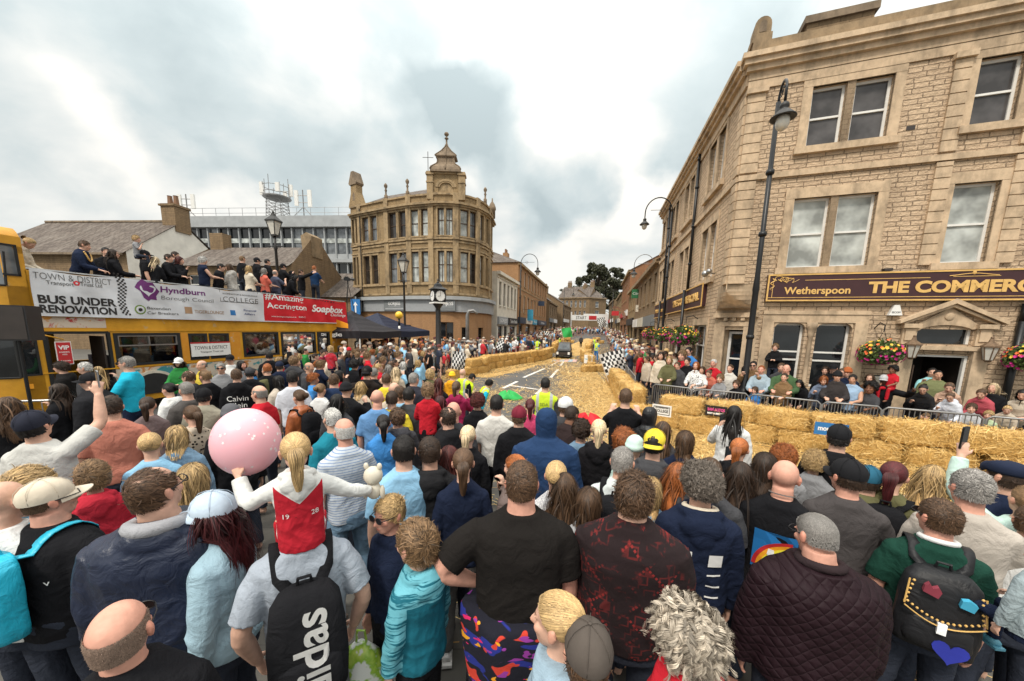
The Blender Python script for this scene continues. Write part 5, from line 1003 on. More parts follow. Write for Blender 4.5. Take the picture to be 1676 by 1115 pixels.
def head_parts(mb,T,s,ears=True):
 def el(c,r,n=16,m=12):
  k=len(mb.v);old=mb.M;mb.M=T;mb.ball(Vector(c)*s,tuple(q*s for q in r),n,m);mb.M=old
 el((0,-.010,.028),(.0765,.0985,.088));el((0,.030,-.035),(.0610,.0600,.0860));el((0,.045,-.088),(.042,.042,.034));el((0,.005,-.05),(.062,.07,.06))
 el((0,.078,.013),(.052,.017,.012));el((0,.086,-.072),(.024,.013,.011));el((.036,.062,-.03),(.026,.026,.024));el((-.036,.062,-.03),(.026,.026,.024))
 old=mb.M;mb.M=T;mb.tube([(0,.086*s,.008*s),(0,.100*s,-.018*s),(0,.110*s,-.036*s),(0,.094*s,-.046*s)],[.008*s,.0105*s,.0155*s,.012*s],8)
 for sx in(-1,1):
  if ears:mb.ball((sx*.081*s,-.006*s,-.012*s),(.010*s,.020*s,.033*s),10,8);mb.ball((sx*.087*s,-.014*s,-.002*s),(.007*s,.016*s,.024*s),8,6)
 mb.M=old
TPL={}
def template(build='m',arms=('down','down'),hyaw=0,hpit=0,top='tee',legs='stand',lean=0,vox=.0078):
 key=(build,arms,hyaw,hpit,top,legs,lean,vox)
 if key in TPL:return TPL[key]
 B=BUILD[build];sw,am,lg=B['sw'],B['arm'],B['leg'];hs=B['hd'];sit=legs=='sit'
 lm=Matrix.Translation((0,0,.95))@Matrix.Rotation(R(-lean),4,'X')@Matrix.Translation((0,0,-.95))if lean else Matrix.Identity(4)
 neckb=V3(0,-.012,1.50 if build!='k' else 1.44);hc=V3(0,.012,1.635 if build!='k' else 1.595);
 T=lm@Matrix.Translation(neckb)@Matrix.Rotation(R(-hyaw),4,'Z')@Matrix.Rotation(R(hpit),4,'X')@Matrix.Translation(hc-neckb)
 dz=-.05 if build=='k' else 0
 def torso(mb,inf,z0,zn,drape=0,nn=26):
  ch,wa,hi=B['ch'],B['wa'],B['hi'];wa2=(max(wa[0],drape*ch[0]),max(wa[1],drape*ch[1]))
  lv=[(.80,hi[0]*.92,hi[1]*.95,-.005),(.92,hi[0],hi[1],-.01),(1.06,wa2[0],wa2[1],.0),(1.2,(ch[0]+wa2[0])/2,(ch[1]+wa2[1])/2,.002),(1.31,ch[0]*1.02,ch[1],-.008),(1.385,sw+.012,ch[1]*.86,-.016),(1.43,sw*.93,ch[1]*.72,-.018),(1.465,sw*.66,.075+B['nk']*.2,-.016),(1.495,sw*.42,.066+B['nk']*.2,-.012),(1.525,B['nk']*1.12,B['nk']*1.1,-.006)]
  old=mb.M;mb.M=lm;rings=[];zs=[l[0]for l in lv]
  for z in sorted({z0,zn,*[q for q in zs if z0<q<zn]}):
   a,b,c=(np.interp(z,zs,[l[i]for l in lv])for i in(1,2,3));f=1 if z>.99 or not drape else 1;e=2.0/2.5
   rings.append([((a+inf)*math.copysign(abs(math.cos(t))**e,math.cos(t)),c+(b+inf)*math.copysign(abs(math.sin(t))**e,math.sin(t)),z+dz)for t in np.linspace(0,2*math.pi,nn,endpoint=False)])
  mb.loft(rings);mb.M=old
 S_,E_,W_,HP={},{},{},{}
 for sg,pose in((1,arms[0]),(-1,arms[1])):
  u,f,curl=ARM[pose];u=V3(u[0]*sg,u[1],u[2]).normalized();f=V3(f[0]*sg,f[1],f[2]).normalized();s=V3(sg*sw,-.015,1.378+dz);
  if pose in('high','wave'):s.z+=.035
  al=1.0 if build!='k' else.92
  e=s+u*.285*al;w=e+f*.245*al;S_[sg],E_[sg],W_[sg]=lm@s,lm@e,lm@w
 kn,an,hp={},{},{}
 for sg in(1,-1):
  hp[sg]=V3(sg*.09*(B['hi'][0]/.166),0,.88);sp=.02 if legs!='wide' else.09
  if sit:kn[sg]=V3(sg*.15,.36,.86);an[sg]=V3(sg*.13,.36,.46)
  elif legs=='walk':kn[sg]=V3(sg*.09,.16*sg+.06,.50);an[sg]=V3(sg*.09,.22*sg-.08,.10 if sg>0 else.16)
  else:kn[sg]=V3(sg*(.095+sp),.015,.48);an[sg]=V3(sg*(.10+sp*1.6),-.02,.085)
 mb=MB();torso(mb,-.012,.80,1.52);mb.tube([tuple(lm@V3(0,-.014,1.47+dz)),tuple(T@(V3(0,-.02,-.07)*hs))],[B['nk']*1.03,B['nk']*.96],14);head_parts(mb,T,hs);grips={}
 for sg in(1,-1):
  pose=arms[0 if sg>0 else 1];mb.tube([S_[sg]+V3(-sg*.03,0,-.03),S_[sg].lerp(E_[sg],.2),S_[sg].lerp(E_[sg],.5),S_[sg].lerp(E_[sg],.92),E_[sg].lerp(W_[sg],.1),E_[sg].lerp(W_[sg],.35),W_[sg]],[.04*am,.050*am,.050*am,.042*am,.042*am,.043*am,.028*(am*.5+.5)],12)
  d=(W_[sg]-E_[sg]).normalized();inw=V3(-sg,0,0)if pose in('down','pocket','hip')else V3(-sg*.35,0,-.9)if pose in('fold','rail','lap')else V3(-sg*.35,.9,0)
  hd_=d if pose not in('high','film')else(d+V3(0,0,.25)).normalized();grips[sg]=hand(mb,W_[sg],hd_,inw,sg if inw.dot(V3(-sg,0,0))>-9 else sg,.22 if pose in('down','point','wave')else.55,.95 if build in 'mb' else.86)
  mb.tube([hp[sg],kn[sg],kn[sg].lerp(an[sg],.3),an[sg]],[.085*lg,.056*lg,.056*lg,.036*lg],12);mb.tube([an[sg]+V3(0,-.03,-.03),an[sg]+V3(0,.07,-.05),an[sg]+V3(0,.15,-.06)],[.036,.038,.026],8)
 body=remesh(mb,vox,2);p=getv(body);Ti=np.array(T.inverted());q=(p@Ti[:3,:3].T+Ti[:3,3])/hs
 tint=np.ones((len(p),4),np.float32)
 def spot(c,r,col,k=1.0,sy=1):d=np.linalg.norm((q-np.array(c))/np.array(r),axis=1);w=np.clip((1.15-d)*2,0,1)[:,None]*k;tint[:,:3]=tint[:,:3]*(1-w)+np.array(col)*w
 for sx in(-1,1):spot((sx*.045,.085,-.032),(.03,.03,.024),(1.0,.80,.76),.6);spot((sx*.085,-.01,-.01),(.02,.03,.04),(1.0,.78,.74),.7);spot((sx*.031,.085,.022),(.019,.02,.0052),(.22,.17,.14),.9);spot((sx*.031,.085,.002),(.0145,.02,.0085),(.32,.26,.24),.95);spot((sx*.031,.085,-.008),(.018,.02,.008),(.78,.66,.64),.5)
 spot((0,.11,-.04),(.02,.02,.02),(1,.8,.76),.6);spot((0,.095,-.072),(.023,.02,.0075),(.78,.42,.42),.9);spot((0,.093,-.0715),(.022,.02,.002),(.45,.25,.25),.8)
 a=body.attributes.new('tint','FLOAT_COLOR','POINT');a.data.foreach_set('color',tint.ravel());smoothshade(body,'skin')
 # upper garment
 out=dict(body=body,T=T,hs=hs,grip=grips,S=S_,lm=lm)
 if top!='none':
  mb=MB();hood=top in('hoodie','hood_up');coat=top in('coat','jacket','puffer')or hood;inf={'tee':.012,'long':.012,'polo':.014,'hoodie':.026,'hood_up':.026,'jacket':.026,'coat':.034,'puffer':.05,'vest':.02}[top]
  torso(mb,inf,.80 if top=='coat' else.865,1.505,1.0 if build!='f' else.93)
  for sg in(1,-1):
   mb.ball(tuple(S_[sg]+V3(-sg*.012,0,-.006)),(.050+.012*am+inf*.5,.064*am+inf*.6,.050+.010*am+inf*.5),14,10)
   if top in('tee','polo'):mb.tube([S_[sg]+V3(-sg*.02,0,.0),S_[sg].lerp(E_[sg],.3),S_[sg].lerp(E_[sg],.78)],[.066*am,.070*am,.071*am],14)
   elif top!='vest':k=.008+inf*.6;mb.tube([S_[sg]+V3(-sg*.02,0,.0),S_[sg].lerp(E_[sg],.45),S_[sg].lerp(E_[sg],.9),E_[sg].lerp(W_[sg],.12),E_[sg].lerp(W_[sg],.4),E_[sg].lerp(W_[sg],.97)],[.060*am+k,.054*am+k,.049*am+k,.048*am+k,.046*am+k,.036*am+k],14)
  mb2=mb;mb.M=lm
  if top=='polo' or top=='jacket' or top=='coat':mb.tube([(.067*math.sin(t),-.012-.066*math.cos(t),1.513+dz-.02*(1-math.cos(t))/2)for t in np.linspace(-2.6,2.6,15)],.015 if top=='polo' else.022,8)
  if top in('tee','long'):mb.tube([(.074*math.sin(t),-.012-.070*math.cos(t),1.498+dz-.03*(1-math.cos(t))/2)for t in np.linspace(-3.14,3.14,21)],.009,6)
  if top=='hoodie':
   mb.tube([(.10*math.sin(t),-.03-.085*math.cos(t),1.495+dz-.05*(1-math.cos(t))/2)for t in np.linspace(-2.4,2.4,15)],[.02]+[.036]*13+[.02],10);mb.ball((0,-.125,1.425+dz),(.125,.05,.085),16,10);mb.ball((0,-.14,1.37+dz),(.07,.035,.075),12,8)
  mb.M=None
  if top=='hood_up':
   mb.M=T;h=hs;mb.loft([[(rx*h*math.sin(t),(cy-ry*math.cos(t))*h,z*h)for t in np.linspace(0,2*math.pi,18,endpoint=False)]for z,rx,ry,cy in((-.19,.10,.095,-.03),(-.12,.092,.088,-.022),(-.05,.098,.112,-.012),(.03,.102,.128,-.008),(.09,.088,.112,-.012),(.125,.06,.08,-.02),(.142,.02,.03,-.03))]);mb.M=None
  tm=remesh(mb,vox*1.15,3)
  if top=='hood_up':
   pass
  wrinkle(tm,.006 if top in('tee','long','polo')else.0085,hash(key)%97 if False else len(TPL)+3);out['top']=smoothshade(tm,'cloth')
 mb=MB();torso(mb,.008,.80,1.0,0)
 for sg in(1,-1):
  sh=legs=='stand_short' or False;mb.tube([hp[sg]+V3(0,0,.0),hp[sg].lerp(kn[sg],.5),kn[sg],kn[sg].lerp(an[sg],.5),an[sg]],[.098*lg,.084*lg,.070*lg,.066*lg,.060*lg],12)
 tr=remesh(mb,vox*1.5,3);wrinkle(tr,.004,5);out['legs']=smoothshade(tr,'cloth')
 mb=MB()
 sh={}
 for sg in(1,-1):
  mb=MB();a_=an[sg];mb.tube([a_+V3(0,-.06,-.045),a_+V3(0,0,-.03),a_+V3(0,.08,-.045),a_+V3(0,.17,-.055),a_+V3(0,.19,-.06)],[.035,.05,.047,.04,.02],10);mb.box(a_.x-.045,a_.x+.045,a_.y-.09,a_.y+.19,a_.z-.088,a_.z-.062);m_=bpy.data.meshes.new('shoe');m_.from_pydata(mb.v,[],mb.f);sh[sg]=smoothshade(m_,'solid')
 out['shoe']=sh;TPL[key]=out;return out
 # ---- hair: strands combed over the scalp, in the head's own frame
CC,CR=np.array([0,-.010,.028]),np.array([.0785,.1005,.0905])
def hairline(az):return np.interp(np.abs(az),[0,25,50,70,85,105,135,180],[.082,.078,.050,.012,.002,-.028,-.062,-.078])
def hair_style(style,seed=1,hi=False):
 r=np.random.default_rng(seed);n0=dict(short=1700,crop=1500,wavy=1500,curly=1500,loose=1500,long=1700,longwavy=1700,bob=1500,pony=1500,bun=1500,ring=2600,kid=1500,thin=700,buzz=2600,side=1500).get(style,1000);n0=int(n0*(3.2 if hi else 1));wd=.0038 if hi else.009
 az=r.uniform(-180,180,n0*3);el=np.arcsin(r.uniform(-.75,1,n0*3));a=np.radians(az);d=np.stack([np.sin(a)*np.cos(el),np.cos(a)*np.cos(el),np.sin(el)],1);P=CC+d*CR;hl=hairline(az)+r.normal(0,.004,len(az))
 ok=P[:,2]>hl
 if style=='ring':ok&=(P[:,2]<.055)&(np.abs(az)>62)
 if style=='thin':ok&=~((np.abs(az)<70)&(P[:,2]>.07))&(r.random(len(az))<np.where(P[:,2]>.085,.45,1))
 P=P[ok][:n0];az=az[ok][:n0];d=d[ok][:n0];n=len(P)
 cl=r.integers(0,max(20,n//(40 if style=='loose' else 14)),n);cv=r.normal(0,1,(cl.max()+1,3))[cl];sh=np.clip(.85+(.14 if style in('curly','buzz','ring','crop')else.26)*r.normal(0,1,n)+(.1 if style in('buzz','ring')else.2)*cv[:,0],.25,1.8)
 whorl=np.array([.015,-.055,.118]);long_=style in('long','longwavy','bob')
 L={'short':.034,'crop':.02,'wavy':.075,'curly':.19,'long':.40,'longwavy':.38,'bob':.17,'ring':.006,'loose':.17,'kid':.05,'thin':.035,'buzz':.006,'side':.05}.get(style,.1)*r.uniform(.75,1.12,n)
 lift={'short':.05,'crop':.03,'wavy':.13,'curly':.24,'long':.07,'longwavy':.11,'bob':.11,'ring':.008,'loose':.17,'kid':.08,'thin':.04,'buzz':.012,'side':.09}.get(style,.05)
 nseg=14 if long_ else 20 if style=='curly' else 14 if style=='loose' else 7 if style not in('buzz',)else 2
 path=[P.copy()];flow=P-whorl;nrm=(P-CC)/CR**2;nrm/=np.linalg.norm(nrm,axis=1,keepdims=True)
 if style in('short','side','kid','thin'):flow=flow*.6+np.array([.35 if style=='side' else.1,.25,0])
 if long_ or style=='bob':flow=np.stack([np.clip(P[:,0]*np.where(P[:,1]<-.03,4,14),-.75,.75),-.30-0*P[:,0],np.full(n,-.5)],1)
 if style in('pony','bun'):
  tie=np.array([0,-.112,.055 if style=='pony' else.03]);path=[]
  for k in range(8):
   t=k/7;q=P*(1-t)+tie*t;v=(q-CC)/CR;rr=np.linalg.norm(v,axis=1,keepdims=True);path.append(CC+v/rr*CR*(1.035+.03*math.sin(math.pi*t)+.006*cv[:,:1])*1.0)
  S_=np.stack(path,1);parts=[(S_,sh,wd*.8)]
  m=420 if not hi else 1300;s2=np.clip(.9+.36*r.normal(0,1,m),.3,1.8);t0=tie+np.array([0,-.012,0])
  if style=='pony':
   ph=r.random(m)*6.28;rad=r.random(m)**.5;q=[]
   for k in range(11):t=k/10;c=t0+np.array([0,-.055*math.sin(min(1,t*2.2)*1.57)+.02*t,.015*math.sin(t*3)-.26*t**1.25]);w=.012+.03*math.sin(math.pi*(t**.7));q.append(c+np.stack([np.cos(ph),np.sin(ph)*.7,0*ph],1)*(rad*w)[:,None]+.006*np.sin(t*9+ph[:,None]*np.array([1,2,0])))
   parts.append((np.stack(q,1),s2,wd*.85))
  else:
   q=[];u=r.normal(0,1,(m,3));u/=np.linalg.norm(u,axis=1,keepdims=True);ax=r.normal(0,.5,(m,3))+np.array([0,1,.3]);ax/=np.linalg.norm(ax,axis=1,keepdims=True);e1=np.cross(ax,u);e1/=np.linalg.norm(e1,axis=1,keepdims=True);e2=np.cross(ax,e1)
   for k in range(9):t=k/8*3.0;q.append(t0+np.array([0,-.022,.012])+(e1*math.cos(t)+e2*math.sin(t))*(.040+.006*r.normal(0,1,(m,1))*0+.004*u[:,:1])*np.array([1.05,.8,1]))
   parts.append((np.stack(q,1),s2,wd*.85))
 else:
  p=P.copy();st=L/nseg;fly=(r.random(n)<(.015 if style=='curly' else.07))[:,None];wild=r.normal(0,1,(n,3))*np.array([1,1,.7]);vel=flow/np.linalg.norm(flow,axis=1,keepdims=True);fr=r.uniform(.8,1.3,n);ph=cv[:,1]*4+r.normal(0,.25 if style in('curly','wavy','longwavy','loose')else 2,n)
  for k in range(nseg):
   t=(k+1)/nseg;g=.5+2.6*t if long_ else.18;cvk=(.05 if style!='longwavy' else.09)if long_ else.12
   nn=(p-CC)/CR**2;nn/=np.linalg.norm(nn,axis=1,keepdims=True);f=vel-nn*(vel*nn).sum(1,keepdims=True)*.9+np.array([0,0,-g])*(1 if not style in('curly',)else.3)+cv*cvk+np.where(fly,wild*.45,0)
   if style in('wavy','curly','longwavy','loose'):am={'wavy':.55,'loose':1.15,'curly':1.9,'longwavy':.35}[style];fq={'wavy':5,'loose':11,'curly':20,'longwavy':7}[style];f=f+am*np.stack([np.sin(ph+fq*t*fr),np.cos(ph*1.3+fq*t*fr),np.sin(ph*.7+fq*1.1*t)],1)
   f/=np.linalg.norm(f,axis=1,keepdims=True);vel=.5*vel+.5*f;p=p+f*st[:,None]
   lf=1+np.where(fly[:,0],1.5,1)*lift*(.35+.65*min(1,t*2))*(1+.35*cv[:,2]*(1 if style in('wavy','curly','longwavy','kid','loose')else.5))
   v=(p-CC)/(CR*lf[:,None]);v[:,2]=np.where(v[:,2]<0,v[:,2]*.35,v[:,2]);rr=np.linalg.norm(v,axis=1);push=rr<1;sc=np.where(push,1/np.maximum(rr,.2),1)
   p[:,:2]=CC[:2]+(p[:,:2]-CC[:2])*sc[:,None];p[:,2]=np.where(push&(p[:,2]>CC[2]),CC[2]+(p[:,2]-CC[2])*sc,p[:,2])
   if long_:
    dn=np.clip((-.02-p[:,2])/.12,0,1);tw=np.array([.075,0])[0];p[:,0]*=1-.03*dn;back=p[:,1]<.02;bk=.100+.055*np.clip((-.11-p[:,2])/.11,0,1);p[:,1]=np.where(back&(p[:,2]<-.11),np.minimum(p[:,1],-bk-.006*cv[:,0]),p[:,1]);p[:,1]-=np.where(p[:,1]>.03,.012,0)
   path.append(p.copy())
  parts=[(np.stack(path,1),sh,wd*(1.0 if long_ else.9 if style=='curly' else.6 if style=='ring' else 1))]
  if long_: # an inner layer so that no gaps show the neck
   parts.append((np.stack([CC+(q-CC)*np.array([.9,.93,1.0])for q in path],1),sh*.6,wd*1.9))
 if style=='ringlet':S_,s_=ringlets(seed);parts=[(S_,s_,.0034)]
 VV,FF,SS=[],[],[];off=0
 # scalp cap under the strands
 if style!='ring':
  A,E=np.meshgrid(np.radians(np.linspace(-180,180,41)),np.radians(np.linspace(-50,90,19)));D=np.stack([np.sin(A)*np.cos(E),np.cos(A)*np.cos(E),np.sin(E)],-1);kk=1.012 if style!='buzz' else 1.006;Q=CC+D*CR*kk;hlz=hairline(np.degrees(A));Q[...,2]=np.maximum(Q[...,2],hlz);inn=Q[...,2]<=hlz+1e-6
  vv=Q.reshape(-1,3);ff=[]
  for j in range(18):
   for i in range(40):
    if not(inn[j,i]and inn[j+1,i]and inn[j+1,i+1]and inn[j,i+1]):ff.append((j*41+i,j*41+i+1,(j+1)*41+i+1,(j+1)*41+i))
  if style=='thin':ff=[f for f in ff if vv[f[0]][2]<.05]
  VV.append(vv);FF.append(np.array(ff));SS.append(np.full(len(vv),.62));off=len(vv)
 for S_,s_,w_ in parts:
  N,K,_=S_.shape;tg=np.gradient(S_,axis=1);ou=S_-np.array([0,-.01,.0]);ou[...,2]*=np.where(S_[...,2]>0,1,.05);sd=np.cross(tg,ou);sd/=np.maximum(np.linalg.norm(sd,axis=2,keepdims=True),1e-6)
  tp=np.interp(np.linspace(0,1,K),[0,.15,.7,1],[.7,1,.9,.25])[None,:,None];w=sd*w_/2*tp*(1.0 if style!='buzz' else.5);v=np.stack([S_-w,S_+w],2).reshape(-1,3);b=np.arange(N)[:,None]*K*2+np.arange(K-1)[None,:]*2;b=b.reshape(-1,1);f=np.concatenate([b,b+1,b+3,b+2],1)+off;VV.append(v);FF.append(f);SS.append(np.repeat(np.repeat(s_,K)*np.tile(np.linspace(.8,1.12,K),N),2));off+=len(v)
 s_=np.concatenate(SS);return np_mesh('hair',np.concatenate(VV),np.concatenate(FF),['hair'],{'tint':('FLOAT_COLOR',np.stack([s_,s_,s_,np.ones_like(s_)],1))},True)
def ringlets(seed):
# loose curls: each lock is a helix of strands
 r=np.random.default_rng(seed);n=420;az=r.uniform(-180,180,n*3);el=np.arcsin(r.uniform(-.6,1,n*3));a=np.radians(az);d=np.stack([np.sin(a)*np.cos(el),np.cos(a)*np.cos(el),np.sin(el)],1);P=CC+d*CR;ok=P[:,2]>hairline(az);P=P[ok][:n];n=len(P)
 nr=(P-CC)/CR**2;nr/=np.linalg.norm(nr,axis=1,keepdims=True);fl=P-np.array([.015,-.02,.118]);tg=fl-nr*(fl*nr).sum(1,keepdims=True);tg/=np.linalg.norm(tg,axis=1,keepdims=True);L=r.uniform(.07,.12,n);jit=r.normal(0,.35,(n,3));T=np.linspace(0,1,26);G=[]
 for t in T:
  g=P+nr*(.030*math.sin(min(1,t*1.6)*1.57))+(tg+jit*.5)*(L*t*.75)[:,None]+np.array([0,0,-1])*(L*t**1.7*.45)[:,None];v=(g-CC)/(CR*1.13);v[:,2]=np.where(v[:,2]<0,v[:,2]*.3,v[:,2]);rr=np.linalg.norm(v,axis=1,keepdims=True);g=np.where(rr<min(1,.85+t),CC+(g-CC)*np.minimum(1.25,min(1,.85+t)/np.maximum(rr,.3)),g);G.append(g)
 G=np.stack(G,1);tn=np.gradient(G,axis=1);tn/=np.linalg.norm(tn,axis=2,keepdims=True);e1=np.cross(tn,np.array([.3,.5,.81]));e1/=np.linalg.norm(e1,axis=2,keepdims=True);e2=np.cross(tn,e1);ph=r.random(n)*6.28;om=r.uniform(9,17,n)*np.where(r.random(n)<.5,1,-1);rad=r.uniform(.009,.016,n);S_,sh=[],[];ls=np.clip(.95+.3*r.normal(0,1,n),.45,1.7)
 for k in range(12):
  p_=ph+r.normal(0,.7,n);q=rad*r.uniform(.75,1.15,n);an=p_[:,None]+om[:,None]*T[None];w=(q[:,None]*np.minimum(1,T*4)[None])[...,None];S_.append(G+w*(np.cos(an)[...,None]*e1+np.sin(an)[...,None]*e2)+r.normal(0,.0012,(n,1,3)));sh.append(ls*r.uniform(.7,1.3,n))
 return np.concatenate(S_),np.concatenate(sh)
HAIR={}
def hairmesh(style,var=0,hi=False,hat=False):
 k=(style,var,hi,hat)
 if hat and k not in HAIR: # flattened under a hat
  me=hairmesh(style,var,hi).copy();p=getv(me);w=np.clip((p[:,2]+.005)/.04,0,1)[:,None];rr=np.linalg.norm((p-CC)/CR,axis=1,keepdims=True);q=CC+(p-CC)/np.maximum(rr,1)*.99;p=p*(1-w)+q*w;me.vertices.foreach_set('co',p.astype(np.float32).ravel());me.update();HAIR[k]=me
 if k not in HAIR:HAIR[k]=hair_style(style,11+var*7+len(style),hi)
 return HAIR[k]
 # ---- hats, glasses, bags
def cap_mesh():
 mb=MB();n=24;rings=[]
 for z,k in((.012,1.06),(.045,1.10),(.08,1.10),(.105,1.09),(.125,1.07)):
  c=math.sqrt(max(.0,1-min(1,((z-.028)/.104))**2));rings.append([(CC[0]+.0835*k*c*math.sin(t),CC[1]+.1065*k*c*math.cos(t),z)for t in np.linspace(0,2*math.pi,n,endpoint=False)])
 rings.append([(0,-.01,.1335)]*n);mb.loft(rings,cap=False);mb.tube([(0,-.01,.134),(0,-.01,.139)],.008,8)
 for k in range(6):a=math.pi*k/6*2+.26;mb.tube([(.0895*1.0*math.sin(a)*s,-.01+.114*math.cos(a)*s,z)for s,z in((.99,.02),(1.0,.05),(.93,.085),(.7,.114),(.3,.1325),(.02,.136))],.0016,4)
 top,bot=[],[]
 for i in range(13):
  t=-1.25+2.5*i/12;x0,y0=.086*math.sin(t),-.01+.108*math.cos(t);e=math.cos(t*1.256)**.6 if abs(t)<1.25 else 0;x1,y1=x0*1.02,y0+.082*max(0,e);dz=-.022*(x0/.08)**2;top.append([(x0,y0,.02+dz*.3),((x0+x1)/2,(y0+y1)/2,.017+dz*.8),(x1,y1,.008+dz)]);bot.append([(x,y,z-.005)for x,y,z in top[-1]])
 mb.loft(top,cap=False,closed=False);mb.loft(bot,cap=False,closed=False);mb.loft([[a[2],b[2]]for a,b in zip(top,bot)],cap=False,closed=False)
 me=bpy.data.meshes.new('cap');me.from_pydata(mb.v,[],mb.f);return smoothshade(me,'felt')
def beanie_mesh():
 mb=MB();n=24;mb.loft([[(.0895*c*math.sin(t),-.012+.113*c*math.cos(t),z)for t in np.linspace(0,2*math.pi,n,endpoint=False)]for z,c in((.0,1.03),(.0,1.07),(.045,1.08),(.047,1.03),(.08,.97),(.11,.78),(.135,.45),(.145,.05))]);me=bpy.data.meshes.new('beanie');me.from_pydata(mb.v,[],mb.f);return smoothshade(me,'felt')
def flatcap_mesh():
 mb=MB();n=24;mb.loft([[(.09*c*math.sin(t),.004+.125*c*math.cos(t),z+(.0 if math.cos(t)<.6 else-.02))for t in np.linspace(0,2*math.pi,n,endpoint=False)]for z,c in((.035,.97),(.05,1.04),(.08,1.05),(.105,.9),(.12,.5),(.124,.05))]);me=bpy.data.meshes.new('flat_cap');me.from_pydata(mb.v,[],mb.f);return smoothshade(me,'felt')
def glasses_mesh():
 mb=MB()
 for sx in(-1,1):
  mb.tube([(sx*.034+.026*math.cos(t),.108,.0+.02*math.sin(t))for t in np.linspace(0,6.283,15)],.0028,5);mb.tube([(sx*.06,.107,.004),(sx*.08,.06,.008),(sx*.0845,.0,.008),(sx*.085,-.02,-.008)],.0028,5)
 mb.tube([(-.008,.109,.003),(.008,.109,.003)],.0026,5);me=bpy.data.meshes.new('glasses');me.from_pydata(mb.v,[],mb.f);return smoothshade(me,'solid')
def shades_mesh():
 me=glasses_mesh();bm=bmesh.new();bm.from_mesh(me)
 for sx in(-1,1):bm.faces.new([bm.verts.new((sx*.034+.025*math.cos(t),.1085,.019*math.sin(t)))for t in np.linspace(0,6.283,13)[:-1]])
 bm.to_mesh(me);bm.free();me.name='sunglasses';return me
GEAR=dict(cap=cap_mesh(),beanie=beanie_mesh(),flat_cap=flatcap_mesh(),glasses=glasses_mesh(),sunglasses=shades_mesh())
SKIN=dict(p=(.62,.37,.27),r=(.62,.32,.235),t=(.50,.28,.185),b=(.21,.10,.06),d=(.085,.042,.027),w=(.68,.44,.34))
PEOPLE=[]
def person(px,py,h,yaw=0,build='m',arms=('down','down'),top='tee',tc=(.02,.02,.02),tmat=None,lc=(.03,.035,.05),hair=('short',(.06,.035,.02)),skin='p',hyaw=0,hpit=0,label='',group='spectators standing in the crowd',hat=None,specs=None,legs='stand',lean=0,base=None,scale=None,hi=False,lmat=None,loc=None,shoes=None,az=None,hv=None,vox=None):
 if vox is None:
  q=loc if loc is not None else at_h(px,py,h);dd=math.hypot(q[0],q[1]);vox=.0075 if dd<3.2 else.011 if dd<5.5 else.016
 t=template(build,arms,hyaw,hpit,top,legs,lean,vox);crown=(t['T']@V3(0,-.01,.118*t['hs']));cz=crown.z
 if base is None:base=0.0
 if loc is None:
  q=at_h(px,py,h)
  for _ in range(3):q=at_h(px,py,h+gz(q[0],q[1]))
 else:q=loc
 g=gz(q[0],q[1])if loc is None else 0
 s=(h-base)/cz if scale is None else scale
 if az is None:az=math.degrees(math.atan2(q[0],q[1]))+yaw
 rz=-R(az);off=Matrix.Rotation(rz,3,'Z')@V3(crown.x,crown.y,0)*s
 P=thing('person',label,'person',(q[0]-off.x,q[1]-off.y,base+g if scale is None else(h+g)-cz*s),rz,group);P.scale=(s,s,s)
 def part(nm,me,col,mat=None,mtx=None):
  o=bpy.data.objects.new(nm,me);COL.objects.link(o);o.parent=P;o.color=(*col,1)
  if mat:o.material_slots[0].link='OBJECT';o.material_slots[0].material=M[mat]
  if mtx is not None:o.matrix_local=mtx
  return o
 part('body',t['body'],SKIN[skin]if isinstance(skin,str)else skin);H=t['T']@Matrix.Scale(t['hs'],4)
 nm=dict(tee='t_shirt',long='jumper',polo='polo_shirt',hoodie='hoodie',hood_up='hoodie',jacket='jacket',coat='coat',puffer='puffer_jacket',vest='vest')
 if top!='none':part(nm[top],t['top'],tc,tmat)
 part('trousers',t['legs'],lc,lmat)
 if shoes:part('shoe',t['shoe'][1],shoes);part('shoe',t['shoe'][-1],shoes)
 if hair:part('hair',hairmesh(hair[0],0,hi,hat is not None),hair[1],None,H)
 if hat:part(hat[0],GEAR[hat[0]],hat[1],hat[3]if len(hat)>3 else None,H@(Matrix.Rotation(R(hat[2]),4,'Z')if len(hat)>2 else Matrix.Identity(4)))
 if specs:part(specs,GEAR[specs],(.012,.012,.014),None,H)
 if hv is not None:part('hi_vis_vest',template(build,arms,hyaw,hpit,'vest',legs,lean,vox)['top'],hv,'hi_vis')
 P['_t']=0;del P['_t'];PEOPLE.append((P,t,s));return P,t
patmat('girl_hoodie',lambda nt,c,v:mix_(nt,(lambda s:mth(nt,'MULTIPLY',mth(nt,'LESS_THAN',s[2],mth(nt,'ADD',1.22,mth(nt,'MULTIPLY',mth(nt,'ABSOLUTE',s[0]),.9))),mth(nt,'LESS_THAN',mth(nt,'ABSOLUTE',s[0]),.165)))(sep(nt,v)),c,(.42,.012,.025)))
patmat('teal_hoodie',lambda nt,c,v:mix_(nt,mth(nt,'MULTIPLY',(lambda s:mth(nt,'MAXIMUM',mth(nt,'GREATER_THAN',mth(nt,'ABSOLUTE',s[0]),.17),mth(nt,'GREATER_THAN',s[2],1.30)))(sep(nt,v)),ramp_(nt,noise_(nt,7,4,(lambda m:(m.inputs['Scale'].__setattr__('default_value',(.6,.6,8)),nt.links.new(v,m.inputs[0]),m.outputs[0])[2])(nod(nt,'ShaderNodeMapping')),.6),[(.45,(0,0,0)),(.5,(1,1,1))])),c,(.13,.40,.48)),.7)
